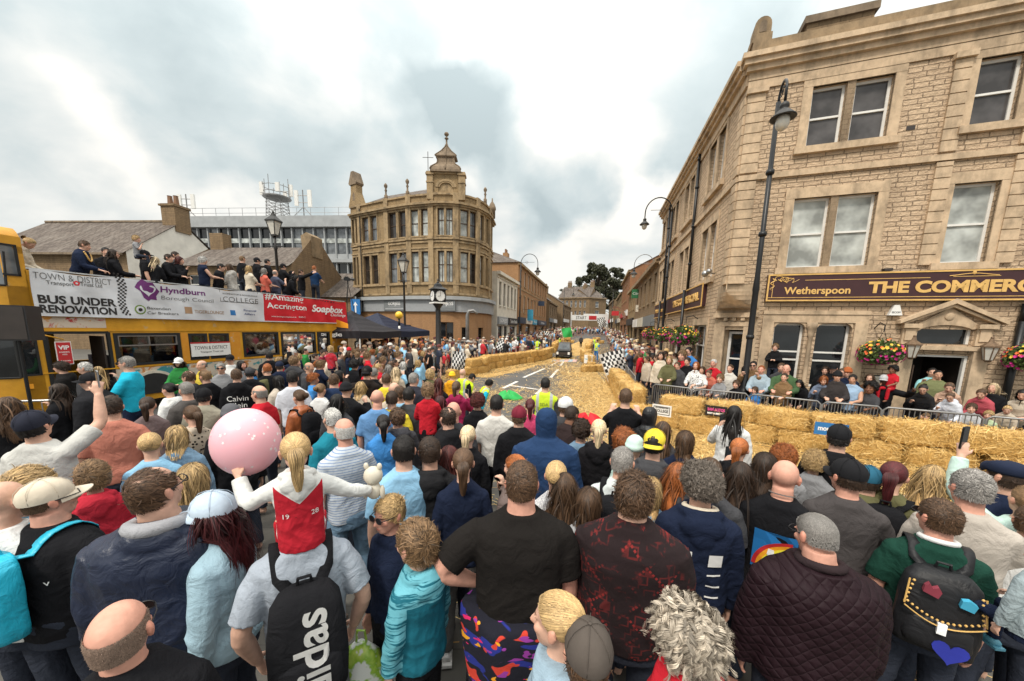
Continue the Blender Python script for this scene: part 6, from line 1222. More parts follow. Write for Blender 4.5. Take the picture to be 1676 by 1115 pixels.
# ================================================================ the crowd, person by person
K=dict(bk=(.011,.011,.013),nv=(.013,.019,.042),dg=(.055,.055,.06),cg=(.085,.078,.075),gr=(.24,.24,.25),lg=(.43,.43,.44),wh=(.70,.70,.69),rd=(.48,.018,.03),mr=(.17,.018,.035),pk=(.6,.07,.17),lb=(.27,.50,.70),bl=(.05,.2,.5),rb=(.06,.25,.6),tl=(.015,.19,.26),gn=(.03,.2,.05),dgn=(.012,.05,.035),ol=(.12,.115,.055),bg=(.50,.42,.33),sm=(.52,.2,.145),og=(.72,.2,.02),bn=(.12,.06,.03),dn=(.17,.27,.38),mt=(.5,.66,.6),rs=(.34,.095,.03),yw=(.78,.6,.05),lm=(.55,.78,.03),cy=(.02,.42,.6),pp=(.15,.05,.25),cr=(.62,.54,.43),ma=(.016,.009,.010))
HC=dict(bk=(.014,.011,.010),db=(.042,.024,.015),br=(.095,.052,.028),lb=(.22,.13,.065),bd=(.50,.33,.15),pb=(.68,.52,.32),gr=(.28,.26,.24),wh=(.58,.56,.53),rd=(.36,.11,.03),au=(.10,.022,.018),dr=(.075,.012,.014),ga=(.40,.34,.27),gb=(.17,.14,.115),st=(.24,.165,.125))
AR=dict(d='down',f='fold',h='hip',H='high',F='film',r='rail',o='hold',p='pocket',P='point',l='lap',c='chin',u='out',w='wave',b='bal',s='side')
PS=.934
def who(px,py,h,yaw,build,arms,top,tc,hs,hc,label,**k):
 hr=(hs,HC[hc])if hs else None;tcol=K[tc]if isinstance(tc,str)else tc
 if 'hi' not in k and py>700:k['hi']=True
 if 'group' not in k:k['group']='spectators in the crowd on the near side'
 h*=PS
 if 'base' in k:k['base']*=PS
 return person(px,py,h,yaw,build,(AR[arms[0]],AR[arms[1]]),top,tcol,hair=hr,label=label,**k)
def wmat(P):return Matrix.LocRotScale(P.location,P.rotation_euler,P.scale)
def phone(pt,sg,label,col='black_metal',rise=.03):
 P,t,s=pt[0],pt[1],1;g=wmat(P)@t['grip'][sg];e=wmat(P)@(t['T']@V3(0,.09,0));d=(e-g).normalized();mb=MB();w,h,th=.037,.075,.0045
 out=[(x,z)for cx,cz,a0 in((w-.008,h-.008,0),(-w+.008,h-.008,90),(-w+.008,-h+.008,180),(w-.008,-h+.008,270))for x,z in[(cx+.008*math.cos(R(a0+a)),cz+.008*math.sin(R(a0+a)))for a in(0,30,60,90)]]
 root=thing('phone',label,'phone',g+V3(0,0,rise),math.atan2(-d.x,d.y)if False else math.atan2(d.y,d.x)+math.pi/2,'phones held up to film');mb.extr(out,-th,th);mb.obj('case',col,root);mb=MB();mb.extr([(x*.93,z*.96)for x,z in out],-th-.0012,-th-.0002);mb.obj('screen','phone_screen',root);mb=MB();mb.ball((.02,th+.001,h-.018),(.008,.002,.008));mb.ball((.02,th+.001,h-.038),(.008,.002,.008));mb.obj('lens','glass',root)
plain('phone_screen',(.02,.024,.03),.12)
def backmark(P,t,body,z,size,mat,width=None,dx=0,me=None,nm='lettering',rot=0,front=False,out=.009):
 """lettering printed on the back (or chest) of a garment: laid over its real surface"""
 tp=t['top'];bvh=BVHTree.FromPolygons([v.co for v in tp.vertices],[p.vertices[:]for p in tp.polygons]);me=me or text_mesh(body,size,extr=0)
 bm=bmesh.new();bm.from_mesh(me);
 if rot:bmesh.ops.rotate(bm,verts=bm.verts,cent=(0,0,0),matrix=Matrix.Rotation(R(rot),3,'Z'))
 bmesh.ops.triangulate(bm,faces=bm.faces)
 for _ in range(2):bmesh.ops.subdivide_edges(bm,edges=[e for e in bm.edges if e.calc_length()>.02],cuts=1)
 xs=[v.co.x for v in bm.verts];f=width/(max(xs)-min(xs))if width else 1;sg=-1 if front else 1
 for v in bm.verts:
  x,zz=(v.co.x*f+dx)*sg,z+v.co.y;h=bvh.ray_cast(V3(x,-1*sg,zz),V3(0,sg,0));v.co=(h[0]+V3(0,-out*sg,0))if h[0]else V3(x,-.15*sg,zz)
 m2=bpy.data.meshes.new(nm);bm.to_mesh(m2);bm.free();m2 .materials.append(M[mat]);o=bpy.data.objects.new(nm,m2);COL.objects.link(o);o.parent=P;return o
def poly_mesh(polys):
 bm=bmesh.new()
 for p in polys:bm.faces.new([bm.verts.new((x,y,0))for x,y in p])
 me=bpy.data.meshes.new('mark');bm.to_mesh(me);bm.free();return me
def rect(x0,x1,y0,y1):return[(x0,y0),(x1,y0),(x1,y1),(x0,y1)]
def backpack(pt,label,col,mat='cloth',w=.30,h=.46,d=.16,z0=.98,pocket=None,strap=None,name='backpack'):
 P,t=pt[0],pt[1];r=thing(name,label,'backpack',(0,0,0));r.matrix_world=wmat(P);r.location=P.location;r.rotation_euler=P.rotation_euler;r.scale=P.scale
 tp=t['top'];v=getv(tp);yb=v[(np.abs(v[:,0])<.1)&(v[:,2]>z0)&(v[:,2]<1.35)][:,1].min();mb=MB()
 def ring(z,k,dd):return[(w/2*k*math.copysign(abs(math.cos(a))**.55,math.cos(a)),yb-dd*d/2+d/2*dd*math.copysign(abs(math.sin(a))**.6,math.sin(a))-.005,z)for a in np.linspace(0,2*math.pi,28,endpoint=False)]
 mb.loft([ring(z0,.75,.6),ring(z0+.02,.93,.95),ring(z0+h*.3,1.0,1.05),ring(z0+h*.65,.97,.98),ring(z0+h*.88,.86,.8),ring(z0+h*.97,.66,.6),ring(z0+h,.4,.4)])
 me=bpy.data.meshes.new('bag_body');me.from_pydata(mb.v,[],mb.f);bm=bmesh.new();bm.from_mesh(me);bmesh.ops.subdivide_edges(bm,edges=bm.edges,cuts=2,use_grid_fill=True);bm.to_mesh(me);bm.free();wrinkle(me,.004,3);o=bpy.data.objects.new('bag_body',smoothshade(me,mat));COL.objects.link(o);o.parent=r;o.color=(*col,1)
 mb=MB();pd=yb-d*1.0
 mb.loft([[(w*.41*k*math.copysign(abs(math.cos(a))**.5,math.cos(a)),pd+.03+.055*k*math.copysign(abs(math.sin(a))**.7,math.sin(a)),z)for a in np.linspace(0,2*math.pi,24,endpoint=False)]for z,k in((z0+.04,.6),(z0+.055,.92),(z0+h*.2,1.0),(z0+h*.4,.95),(z0+h*.46,.75),(z0+h*.48,.3))]);o=mb.obj('pocket',mat,r,True);o.color=(*(pocket or tuple(c*1.15 for c in col)),1)
 mb=MB();mb.tube([(-.03,yb-.03,z0+h-.01),(-.025,yb-.04,z0+h+.035),(.025,yb-.04,z0+h+.035),(.03,yb-.03,z0+h-.01)],.008,6);o=mb.obj('handle',mat,r);o.color=(*col,1)
 bvh=BVHTree.FromPolygons([q.co for q in tp.vertices],[p.vertices[:]for p in tp.polygons])
 for sg in(1,-1):
  pts=[(sg*.07,z0+h*.9)];line=[]
  for x,y in((.085,-.16),(.098,-.12),(.105,-.08),(.108,-.04),(.108,0.0),(.108,.04),(.105,.08),(.10,.11)):
   hit=bvh.ray_cast(V3(sg*x,y,2.0),V3(0,0,-1));
   if hit[0]and hit[0].z>1.15:line.append(hit[0]+V3(0,0,.006))
  if line:line=[V3(sg*.06,yb-.02,z0+h*.93)]+line+[V3(sg*.12,line[-1].y+.01,1.2)]
  mb=MB();
  for q in range(len(line)-1):pass
  mb.loft([[tuple(p+V3(-sg*.028,0,0)),tuple(p+V3(-sg*.028,0,.008)),tuple(p+V3(sg*.028,0,.008)),tuple(p+V3(sg*.028,0,0))]for p in line]);o=mb.obj('strap',mat,r,True);o.color=(*(strap or col),1)
 return r
 # ---- front rows, each one from the photograph
who(183,997,1.66,25,'m','dd','jacket','bk','ring','st','bald person with a stubble ring of hair and sunglasses at the bottom left corner',specs='sunglasses',skin='r',hpit=8)
a=who(66,789,1.69,62,'b','dd','tee','bk','ring','br','person in pale cap, glasses and black t-shirt wearing a bright blue rucksack',hat=('cap',K['cr'],0),specs='glasses',hpit=6,hyaw=18,skin='r');backpack(a,'bright turquoise blue rucksack with grey patch at the left edge',K['cy'],'shiny_cloth',pocket=(.1,.12,.14));backmark(a[0],a[1],'v',1.24,.05,'white_ink',dx=.16)
who(236,770,1.86,22,'b','dd','hoodie','nv','thin','br','person with thinning brown hair and glasses in navy raincoat with a grey hood',specs='glasses',tmat='shiny_cloth',hyaw=32,hpit=12,lc=K['nv'])
dad=who(487,800,1.77,0,'m','pp','tee',(.36,.40,.46),'short','br','tattooed person in grey-blue t-shirt carrying a girl on their shoulders',lc=(.2,.2,.21),shoes=(.3,.3,.3))
rb=backpack(dad,'large black sports rucksack with white lettering below the girl',(.012,.012,.014),w=.33,h=.52,d=.17,z0=.84)
def bag_text():
 me=text_mesh('adidas',.19,extr=.001,bold=.004);bm=bmesh.new();bm.from_mesh(me);bmesh.ops.rotate(bm,verts=bm.verts,cent=(0,0,0),matrix=Matrix.Rotation(R(90),3,'Z'));bm.to_mesh(me);bm.free()
 tp=next(c for c in rb.children if c.name.startswith('bag_body')).data;bv=BVHTree.FromPolygons([v.co for v in tp.vertices],[p.vertices[:]for p in tp.polygons]);pk=next(c for c in rb.children if c.name.startswith('pocket')).data;bv2=BVHTree.FromPolygons([v.co for v in pk.vertices],[p.vertices[:]for p in pk.polygons])
 for v in me.vertices:
  x,z=v.co.x+.015,v.co.y+1.06;h=bv.ray_cast(V3(x,-2,z),V3(0,1,0))[0];h2=bv2 .ray_cast(V3(x,-2,z),V3(0,1,0))[0];y=min([q.y for q in(h,h2)if q]or[-.33]);v.co=(x,y-.004,z)
 me.materials.append(M['white_ink']);o=bpy.data.objects.new('lettering',me);COL.objects.link(o);o.parent=rb
bag_text()
girl=who(482,709,2.06,0,'k','sb','hoodie',(.66,.66,.64),'pony','bd','small girl with curly blonde ponytail in white and red hoodie on shoulders',base=1.0,legs='sit',lc=K['rd'],hi=True,tmat='girl_hoodie')
backmark(girl[0],girl[1],'19',1.13,.055,'white_ink',dx=-.10);backmark(girl[0],girl[1],'28',1.13,.055,'white_ink',dx=.10)
who(347,808,1.70,-58,'f','dd','jacket',(.33,.47,.55),'longwavy','dr','person in a white and pale blue cap with dark red hair and light blue jacket',hat=('cap',(.55,.66,.78),0))
who(638,812,1.60,-128,'f','dd','long','nv','side','bd','smiling older person with short blonde hair, sunglasses and navy cardigan',specs='sunglasses',skin='r',lc=K['bk'],hyaw=0)
who(683,853,1.54,-42,'k','dd','hoodie',(.008,.12,.17),'kid','lb','boy in teal hooded jacket with striped sleeves beside the black t-shirt',lc=K['bk'],tmat='teal_hoodie',shoes=(.5,.5,.5))
who(758,735,1.70,0,'f','dd','long','nv','pony','br','person in plain navy jumper with a low brown ponytail and grey trousers',lc=(.13,.125,.12),shoes=(.6,.58,.56))
big=who(855,757,1.86,0,'b','dh','tee',(.014,.012,.011),'short','br','broad person in black t-shirt with hand on hip and bright fleece at the waist',lc=(.02,.02,.05),skin='r')
who(911,756,1.66,4,'f','dd','long','wh','bun','bd','person with clipped up blonde hair in white lace top',tmat='lace_cloth')
who(845,745,1.62,-52,'f','cd','jacket',(.16,.12,.11),'pony','rd','ginger haired person in profile with hand raised to the mouth',hi=True)
who(918,975,1.63,-72,'f','dd','hoodie',(.28,.38,.46),'pony','bd','person with pulled back blonde hair and blue collar at the bottom edge',skin='p')
who(965,1028,1.60,-8,'m','dd','jacket','dg','short','br','person in a worn grey brown cap at the bottom edge',hat=('cap',(.085,.07,.06),4))
who(1040,777,1.82,0,'b','dd','jacket','ma','wavy','br','person with dark wavy hair in black and red patterned fleece',tmat='fleece_pattern')
who(1130,992,1.62,-62,'f','dd','jacket','rd','ringlet','ga','person with curly grey hair and black glasses at the bottom edge',specs='glasses',skin='r')
a=who(1150,765,1.76,-12,'m','dd','hoodie','nv','curly','gb','bearded person with curly grey hair in navy hoodie with white blocks on the back',hyaw=-22)
[backmark(a[0],a[1],'',1.14,.1,'white_ink',me=poly_mesh([q]),nm='logo')for q in[rect(-.12,-.045,.06,.14),rect(.045,.12,.06,.14)]+[rect(x,x+.075,y,y+.01)for x in(-.12,.045)for y in(.0,-.07,-.14,-.21)]]
a=who(1288,754,1.76,0,'m','dd','tee','bk',None,'br','bald person with a neck chain and a rainbow panel on black t-shirt',skin='r',specs='glasses')
def rainbow(pt):
 backmark(pt[0],pt[1],'',1.17,.1,'blue_sign',me=poly_mesh([rect(-.115,.115,-.14,.13)]),nm='logo');
 for i,m_ in enumerate(('red_paint','amber','yellow_sign','green_sign','sky_sign')):
  r0,r1=.19-i*.022,.212-i*.022;me=poly_mesh([[(-.1+.19*0+r*math.cos(t),-.12+r*math.sin(t))for r,t in((r0,a0),(r1,a0),(r1,a0+.15),(r0,a0+.15))]for a0 in np.arange(.02,1.5,.15)]);o=backmark(pt[0],pt[1],'',1.17,.1,m_,me=me,nm='logo',out=.014);o.scale.x=-1
 backmark(pt[0],pt[1],'',1.17,.1,'white_ink',me=poly_mesh([rect(-.03,.0,-.11,-.02),[(-.035,-.02),(.005,-.02),(.0,.02),(-.03,.02)],rect(.02,.07,-.12,-.09)]),nm='logo',out=.019)
rainbow(a)
mb=MB();mb.tube([(.071*math.sin(t),-.02-.07*math.cos(t),1.545-.03*(1-math.cos(t))/2)for t in np.linspace(-3.14,3.14,25)],.004,5);mb.obj('neck_chain','steel',a[0])
who(1337,841,1.68,-28,'b','dd','puffer',(.017,.007,.010),'buzz','gr','large person with cropped grey hair and glasses in dark quilted jacket',tmat='quilted',specs='glasses',skin='r',hyaw=-18,hpit=-10)
who(1393,754,1.75,-14,'m','fd','tee',(.07,.062,.062),'short','db','person in black cap facing left and faded charcoal t-shirt',hat=('cap',K['bk'],0),hyaw=-28,skin='r')
a=who(1545,819,1.66,-14,'m','dd','polo',(.012,.05,.035),'short','br','person in dark green polo shirt and sunglasses wearing a studded black leather rucksack',specs='sunglasses',hyaw=-30,skin='r')
sb=backpack(a,'black leather rucksack edged in gold studs with a blue heart patch',(.014,.014,.016),'dark_leather',w=.34,h=.48,d=.15,z0=.92)
def studs():
 yb=min(v.co.y for v in next(c for c in sb.children if c.name.startswith('pocket')).data.vertices);mb=MB()
 for k in range(15):t=k/14;mb.ball((-.14+.28*t,yb+.012-.02,1.10-.06*math.sin(t*math.pi)+.12),.007,6,4)
 for sx in(-1,1):
  for k in range(6):mb.ball((sx*(.145-.004*k),yb+.02,1.2+.028*k),.007,6,4)
 mb.obj('stud','gold',sb);mb=MB();mb.tube([(-.15+.3*t,yb-.012,1.195-.065*math.sin(t*math.pi))for t in np.linspace(0,1,15)],.004,5);mb.tube([(-.15,yb,1.2),(-.14,yb+.03,1.34)],.004,5);mb.tube([(.15,yb,1.2),(.14,yb+.03,1.34)],.004,5);mb.obj('piping','gold',sb)
 mb=MB();mb.extr([(.05+.07*(16*math.sin(t)**3)/16,.99+(13*math.cos(t)-5*math.cos(2*t)-2*math.cos(3*t)-math.cos(4*t))/220)for t in np.linspace(0,6.28,25)[:-1]],yb-.004,yb);mb.obj('heart_patch','blue_heart',sb)
 mb=MB();mb.extr([(-.09,1.3),(-.03,1.28),(-.02,1.32),(-.035,1.345),(-.055,1.33),(-.07,1.355),(-.085,1.335)],yb+.0,yb+.03);mb.obj('crest_patch','maroon_patch',sb);mb=MB();mb.extr([(.05,1.27),(.1,1.26),(.11,1.3),(.08,1.32),(.055,1.31)],yb+.0,yb+.03);mb.obj('dragon_patch','sky_sign',sb)
 mb=MB();mb.cbox((0,yb-.012,1.12),(.035,.02,.06));mb.obj('buckle','leather',sb)
plain('blue_heart',(.02,.03,.32),.8);plain('maroon_patch',(.22,.03,.05),.7);studs()
a=who(1466,757,1.66,4,'f','dd','long','ol','pony','dr','person with long dark red ponytail in olive top and black rucksack');backpack(a,'black fabric rucksack under the dark red ponytail',K['bk'])
who(1530,762,1.64,6,'f','dd','tee','wh','long','bd','person with long straight blonde hair in a patterned white top on the right')
who(1597,770,1.78,-16,'m','fd','tee',(.46,.41,.36),'short','gr','person with short greying hair in oatmeal t-shirt near the right edge',skin='r',hyaw=-18)
a=who(1698,800,1.66,-32,'f','dH','long','mt','pony','lb','person in mint jumper reaching up at the right edge',hpit=14);phone(a,-1,'dark phone held high in front of the straw at the right edge',rise=.07)
who(1655,757,1.72,-60,'m','dd','jacket','nv','short','db','person in dark flat cap and navy jacket at the right edge',hat=('flat_cap',K['nv']))
who(1700,830,1.60,-10,'m','fd','tee','wh','short','br','person in white t-shirt carrying a child at the bottom right edge')
who(1722,890,1.66,-50,'k','ld','hoodie',(.3,.36,.38),'kid','lb','small child in pale grey jumper and teal socks carried at the right edge',legs='sit',lc=K['nv'],base=.80,shoes=(.1,.3,.4))
def neckwear(i,name,col,r=.016,drop=.03,w=.072,z=1.512,mat='cloth',back=0):
 P,t,_=PEOPLE[i]if isinstance(i,int)else(i[0],i[1],0);m=MB();m.M=t['lm']
 m.tube([(w*math.sin(a),-.014-w*(1+back)*math.cos(a),z-drop*(1-math.cos(a))/2)for a in np.linspace(-2.5,2.5,19)],[r*.6]+[r]*17+[r*.6],9)
 o=m.obj(name,mat,P,True);o.color=(*col,1)
def by(txt):return next(p for p in PEOPLE if txt in p[0]['label'])
neckwear(by('navy raincoat'),'hood',(.33,.33,.35),.034,.05,.098,1.50,back=.25);neckwear(by('white blocks'),'collar',K['cr'],.02,.04,.085,1.515);neckwear(by('dark green polo'),'collar',K['wh'],.016,.03,.074,1.52);neckwear(by('quilted'),'collar',(.03,.02,.022),.022,.03,.088,1.522)
# second and third rows
def G(*a,**k):return who(*a,group='spectators in the middle rows',**k)
a=G(44,676,1.82,40,'m','Hd','tee',(.56,.55,.52),'short','bk','person in navy cap and pale grey t-shirt with tattooed arm holding a phone up',hat=('cap',(.02,.022,.035),0),hpit=14);phone(a,1,'silver edged phone held high in front of the bus door','steel',.06);backmark(a[0],a[1],'RS',1.18,.17,'mid_grey',dx=.02)
a=G(180,648,1.80,8,'m','pp','tee','sm','short','db','person with short dark hair and shaved sides in salmon pink t-shirt')
a=G(94,628,1.68,-50,'f','cd','jacket','bk','long','db','person with very long brown hair in black jacket looking left')
a=G(147,611,1.80,-55,'b','dd','jacket',(.02,.02,.023),'ring','db','bearded person in black cap and black suit before the bus door',hat=('cap',K['bk'],0),hyaw=-20)
G(100,592,1.72,-75,'m','dd','hoodie',(.014,.013,.013),'wavy','db','pale young person with dark fringe stepping into the bus doorway')
G(138,593,1.74,-72,'m','dd','jacket','dg','short','wh','grey haired person queueing at the bus doorway');G(160,600,1.64,-10,'f','dd','jacket','bk','long','bd','person with long fair hair behind the grey haired one at the bus')
G(207,583,1.95,-62,'m','cf','tee','cy','crop','gr','person in bright turquoise t-shirt and sunglasses with a jacket tied round the waist',specs='sunglasses',lc=K['nv'])
G(8,650,1.66,30,'f','dd','jacket','dn','long','br','person with brown hair and denim jacket at the left edge',tmat='denim');G(12,650,1.7,0,'f','dd','long','bk','longwavy','br','person with wavy brown hair cut by the left edge')
G(40,766,1.68,30,'k','dd','tee','lb','kid','bd','fair haired boy behind the pale cap at the left');G(-4,790,1.70,60,'m','dd','tee','wh',None,'gr','partly seen bald person at the far left edge')
G(148,755,1.5,0,'k','dd','hoodie',(.5,.03,.05),'kid','lb','child in crimson jacket with grey shoulders between the t-shirts')
G(243,709,1.64,10,'f','dd','tee','lb','bun','bd','person with blonde bun and scrunchie in sky blue t-shirt');G(288,697,1.62,16,'f','dd','jacket','dn','bob','bd','person with shoulder length blonde hair in denim jacket',tmat='denim')
G(313,664,1.66,-20,'f','dd','long',(.5,.42,.33),'pony','br','person with wavy brown ponytail in leopard print top',tmat='leopard_cloth');G(313,760,1.5,10,'k','dd','tee','wh','bob','bd','child with straight blonde hair and white top beside the pale blue cap')
G(240,650,1.64,12,'f','dd','tee',(.16,.12,.12),'pony','db','person with dark brown ponytail in mauve brown t-shirt');G(276,627,1.64,-45,'f','dd','hoodie','wh','bun','bk','dark haired person in white hooded top near the bus')
G(304,625,1.76,-25,'m','dd','tee','cg','buzz','gr','shaven headed person in brown grey t-shirt');G(332,636,1.7,20,'m','dd','jacket',(.3,.28,.22),'short','bk','person in black cap and stone coloured jacket',hat=('cap',K['bk'],0));G(377,664,1.70,-10,'m','dd','coat','bk','short','db','person in grey beanie and long black coat above the balloon',hat=('beanie',(.1,.1,.11)))
a=G(386,604,1.76,6,'m','dd','hoodie','bk','short','br','person in black hoodie with large white lettering on the back');backmark(a[0],a[1],'Calvin',1.24,.13,'white_ink',width=.3);backmark(a[0],a[1],'Klein',1.12,.13,'white_ink',width=.25)
G(424,631,1.75,-48,'m','dd','polo','rd','ring','gr','bald older person in red polo shirt looking left');G(478,607,1.82,18,'m','dd','tee',(.58,.6,.66),'short','bk','tall person with short black hair in pale grey-white t-shirt')
a=G(490,638,1.68,-35,'f','fd','jacket','rs','bun','br','person with brown bun in rust coloured leather jacket',tmat='leather');backpack(a,'small black rucksack on the rust leather jacket',K['bk'])
G(455,615,1.66,-30,'f','dd','jacket',(.5,.43,.36),'bob','bk','person with black bob and cream jacket')
a=G(524,628,1.62,35,'f','FF','long','wh','bun','lb','person with messy fair bun and white jumper filming with raised hands');phone(a,1,'black phone raised above the fair bun')
G(551,645,1.68,20,'f','dd','jacket','dg','long','bk','person with long black hair and grey green jacket');G(566,627,1.7,30,'m','Fd','coat','bk',None,'bk','person in black beanie and coat with raised arm',hat=('beanie',K['bk']))
G(600,600,1.8,24,'m','Fu','hoodie',(.02,.015,.014),'short','bk','person in backwards black cap and dark top raising a phone',hat=('cap',K['bk'],180));G(590,625,1.64,30,'f','dd','jacket','bg','bob','bd','person with blonde bob in beige coat')
G(617,638,1.76,10,'m','dd','tee',(.13,.27,.5),None,'gr','bald person in mid blue t-shirt',skin='r');G(627,679,1.60,0,'f','dd','jacket','rb','pony','bk','person with black ponytail in bright blue jacket');G(650,669,1.62,-20,'m','dd','hoodie',(.07,.07,.08),'wavy','br','young person with brown hair and glasses in slate grey hoodie',specs='glasses')
G(543,668,1.74,-30,'m','dd','tee','tl','crop','wh','white haired person in teal shirt');a=G(563,685,1.78,-18,'m','dd','polo',(.52,.57,.62),'ring','wh','balding white haired person in pale blue striped shirt and jeans',tmat='striped_cloth',lc=K['dn'],skin='r',shoes=(.06,.04,.03))
G(660,713,1.78,0,'m','dd','tee','lb','crop','bk','person with cropped black hair in bright sky blue t-shirt');G(735,730,1.62,-8,'f','dd','long','bk','long','au','person with long auburn hair over a black top');G(766,697,1.64,10,'f','dd','jacket','bk','pony','pb','person with pale blonde ponytail in black jacket')
G(703,716,1.74,2,'m','oo','hoodie',(.02,.02,.022),'short','db','person in charcoal hoodie carrying a boy in red on the shoulders');G(700,626,1.98,6,'k','ll','long','rd','kid','lb','boy in plain red jumper sitting on shoulders above the crowd',base=.92,legs='sit',lc=K['bk'])
G(733,667,1.74,-30,'m','dd','coat',(.014,.014,.016),'thin','db','person with slicked dark hair and black coat behind the red jumper');G(742,658,1.76,6,'m','dd','jacket','dg',None,'gr','bald person beside the slicked dark hair',skin='r')
a=G(747,624,1.66,14,'f','Fd','hoodie',(.28,.02,.07),'pony','br','person with light brown ponytail in raspberry hoodie filming');phone(a,1,'pale phone held beside the brown ponytail','steel')
G(782,646,1.66,10,'f','dd','jacket','bk','curly','au','person with bushy dark red curls');G(813,646,1.78,8,'m','dd','tee',(.62,.6,.56),'crop','bk','person with short black hair in off white t-shirt',lc=K['bk']);G(850,666,1.72,6,'m','dd','jacket','bk','short','br','person in maroon cap and black jacket',hat=('cap',K['mr'],0));G(868,653,1.58,0,'f','dd','tee','pk','pony','dr','child with dyed pink hair in pink top')
G(895,671,1.84,4,'b','dd','hood_up',(.02,.045,.11),None,'db','person in navy blue hoodie with the hood up');G(926,651,1.76,22,'m','dd','jacket','dg','crop','br','person in white cap and dark jacket',hat=('cap',K['wh'],0));G(938,664,1.70,36,'m','dd','jacket',(.03,.02,.02),'buzz','db','person with shaved brown head bending in black jacket',skin='b',lean=12)
a=G(893,618,1.76,4,'m','dd','long','dg','crop','bk','steward in yellow vest lettered event team on the track',hv=(.55,.72,.03));
for i,tx in enumerate(('SDA','EVENT','TEAM')):backmark(a[0],dict(top=template('m',('down','down'),0,0,'vest','stand',0,.011)['top']),tx,1.31-i*.075,.075,'green_ink')
a=G(1025,636,1.82,0,'m','FF','tee','bk','crop','br','tall person in black t-shirt standing by the straw bales with a camera');G(1064,668,1.62,20,'m','dd','hood_up',(.012,.012,.014),None,'bk','hunched person under a shiny black hood by the bales',tmat='shiny_cloth')
G(981,687,1.68,0,'f','dd','hoodie',(.014,.013,.015),'pony','pb','person with pastel blonde ponytail in black hoodie');G(952,690,1.60,0,'m','dd','tee','dn','curly','db','young person with short dark curls in blue t-shirt');G(1022,702,1.56,0,'k','dd','tee','bn','wavy','rd','boy with tousled ginger hair')
G(1020,732,1.74,8,'m','dd','polo',(.58,.62,.62),'crop','gr','grey haired person in pale shirt with dark collar wearing a black rucksack');backpack(PEOPLE[-1],'plain black rucksack on a pale shirt in the centre',K['bk'])
G(1072,706,1.74,8,'m','dd','hoodie',(.06,.06,.065),'short','bk','person in backwards yellow cap and grey hoodie',hat=('cap',K['yw'],180));G(1040,716,1.62,0,'f','dd','hoodie','mt',None,'br','person in pale green hooded top behind the yellow cap',hat=('beanie',K['mt']));G(1086,690,1.62,6,'f','dd','jacket','dg','long','br','person with long brown hair beyond the yellow cap');G(1123,706,1.64,6,'f','dd','jacket','nv','bob','br','person with straight brown hair in navy coat by the straw')
G(1066,783,1.58,4,'f','dd','jacket','dn','bob','bd','person with blonde bob and pale denim jacket behind the wavy hair',tmat='denim');G(1110,758,1.62,4,'f','dd','jacket',(.4,.5,.56),'long','rd','person with long copper hair in light denim');G(965,800,1.6,4,'f','dd','long','lg','bob','br','person in pale grey jumper with a shoulder strap');G(925,775,1.62,0,'f','dd','jacket','bn','long','br','person with straight long brown hair beside the lace top')
G(1164,750,1.72,0,'m','dd','tee','dg','buzz','br','shaven headed person between curly grey hair and ponytail',skin='r');a=G(1212,718,1.62,8,'f','dF','hoodie','bk','pony','rd','person with ginger ponytail in black hoodie holding up a phone');phone(a,-1,'black phone held up beside the ginger ponytail')
G(1214,757,1.66,0,'f','dd','jacket','bk','long','db','person with very dark straight hair in black, beside the shaven head');G(1254,742,1.66,6,'f','dd','tee','bk','bob','db','person with choppy dark brown hair in black top');G(1284,733,1.6,0,'f','dd','jacket','gr','curly','rd','person with fuzzy ginger hair by the straw')
a=G(1203,664,1.68,0,'f','dF','jacket','wh','long','bk','person with long black hair in white jacket filming on the straw');phone(a,-1,'dark phone in front of the white jacket');a=G(1376,697,1.76,0,'m','dd','hoodie','bk','short','bk','steward in black cap and yellow vest below the blue board',hat=('cap',K['bk'],0),hv=(.55,.72,.03));G(1340,749,1.42,0,'k','dd','hoodie','og','curly','bd','child with blonde curls in bright orange hoodie');G(1336,742,1.5,10,'f','dd','jacket','gr','curly','bd','person with frizzy blonde hair ahead of the orange hoodie')
G(1424,765,1.6,0,'m','dd','jacket','ol','short','db','person in teal blue cap behind the black cap',hat=('cap',(.02,.1,.16),0))
# workers lying over the first bales on the left, in hi-vis
def V(*a,**k):return who(*a,group='stewards in yellow vests',**k)
V(757,604,1.60,30,'m','dd','long','bk',None,'br','bald steward in yellow vest at the edge of the track',hv=(.6,.8,.03));V(775,612,1.45,60,'m','dd','hoodie',(.6,.75,.03),'short','bk','crouching steward in fluorescent yellow hoodie',lean=25);V(803,622,1.35,70,'m','dd','long','cy','wavy','bk','crouching steward with dark hair, blue collar and yellow vest',hv=(.6,.8,.03),lean=25);V(740,609,1.5,20,'m','dd','hoodie',(.8,.35,.02),None,'br','steward in orange and yellow hood',hat=('beanie',(.85,.5,.03)))
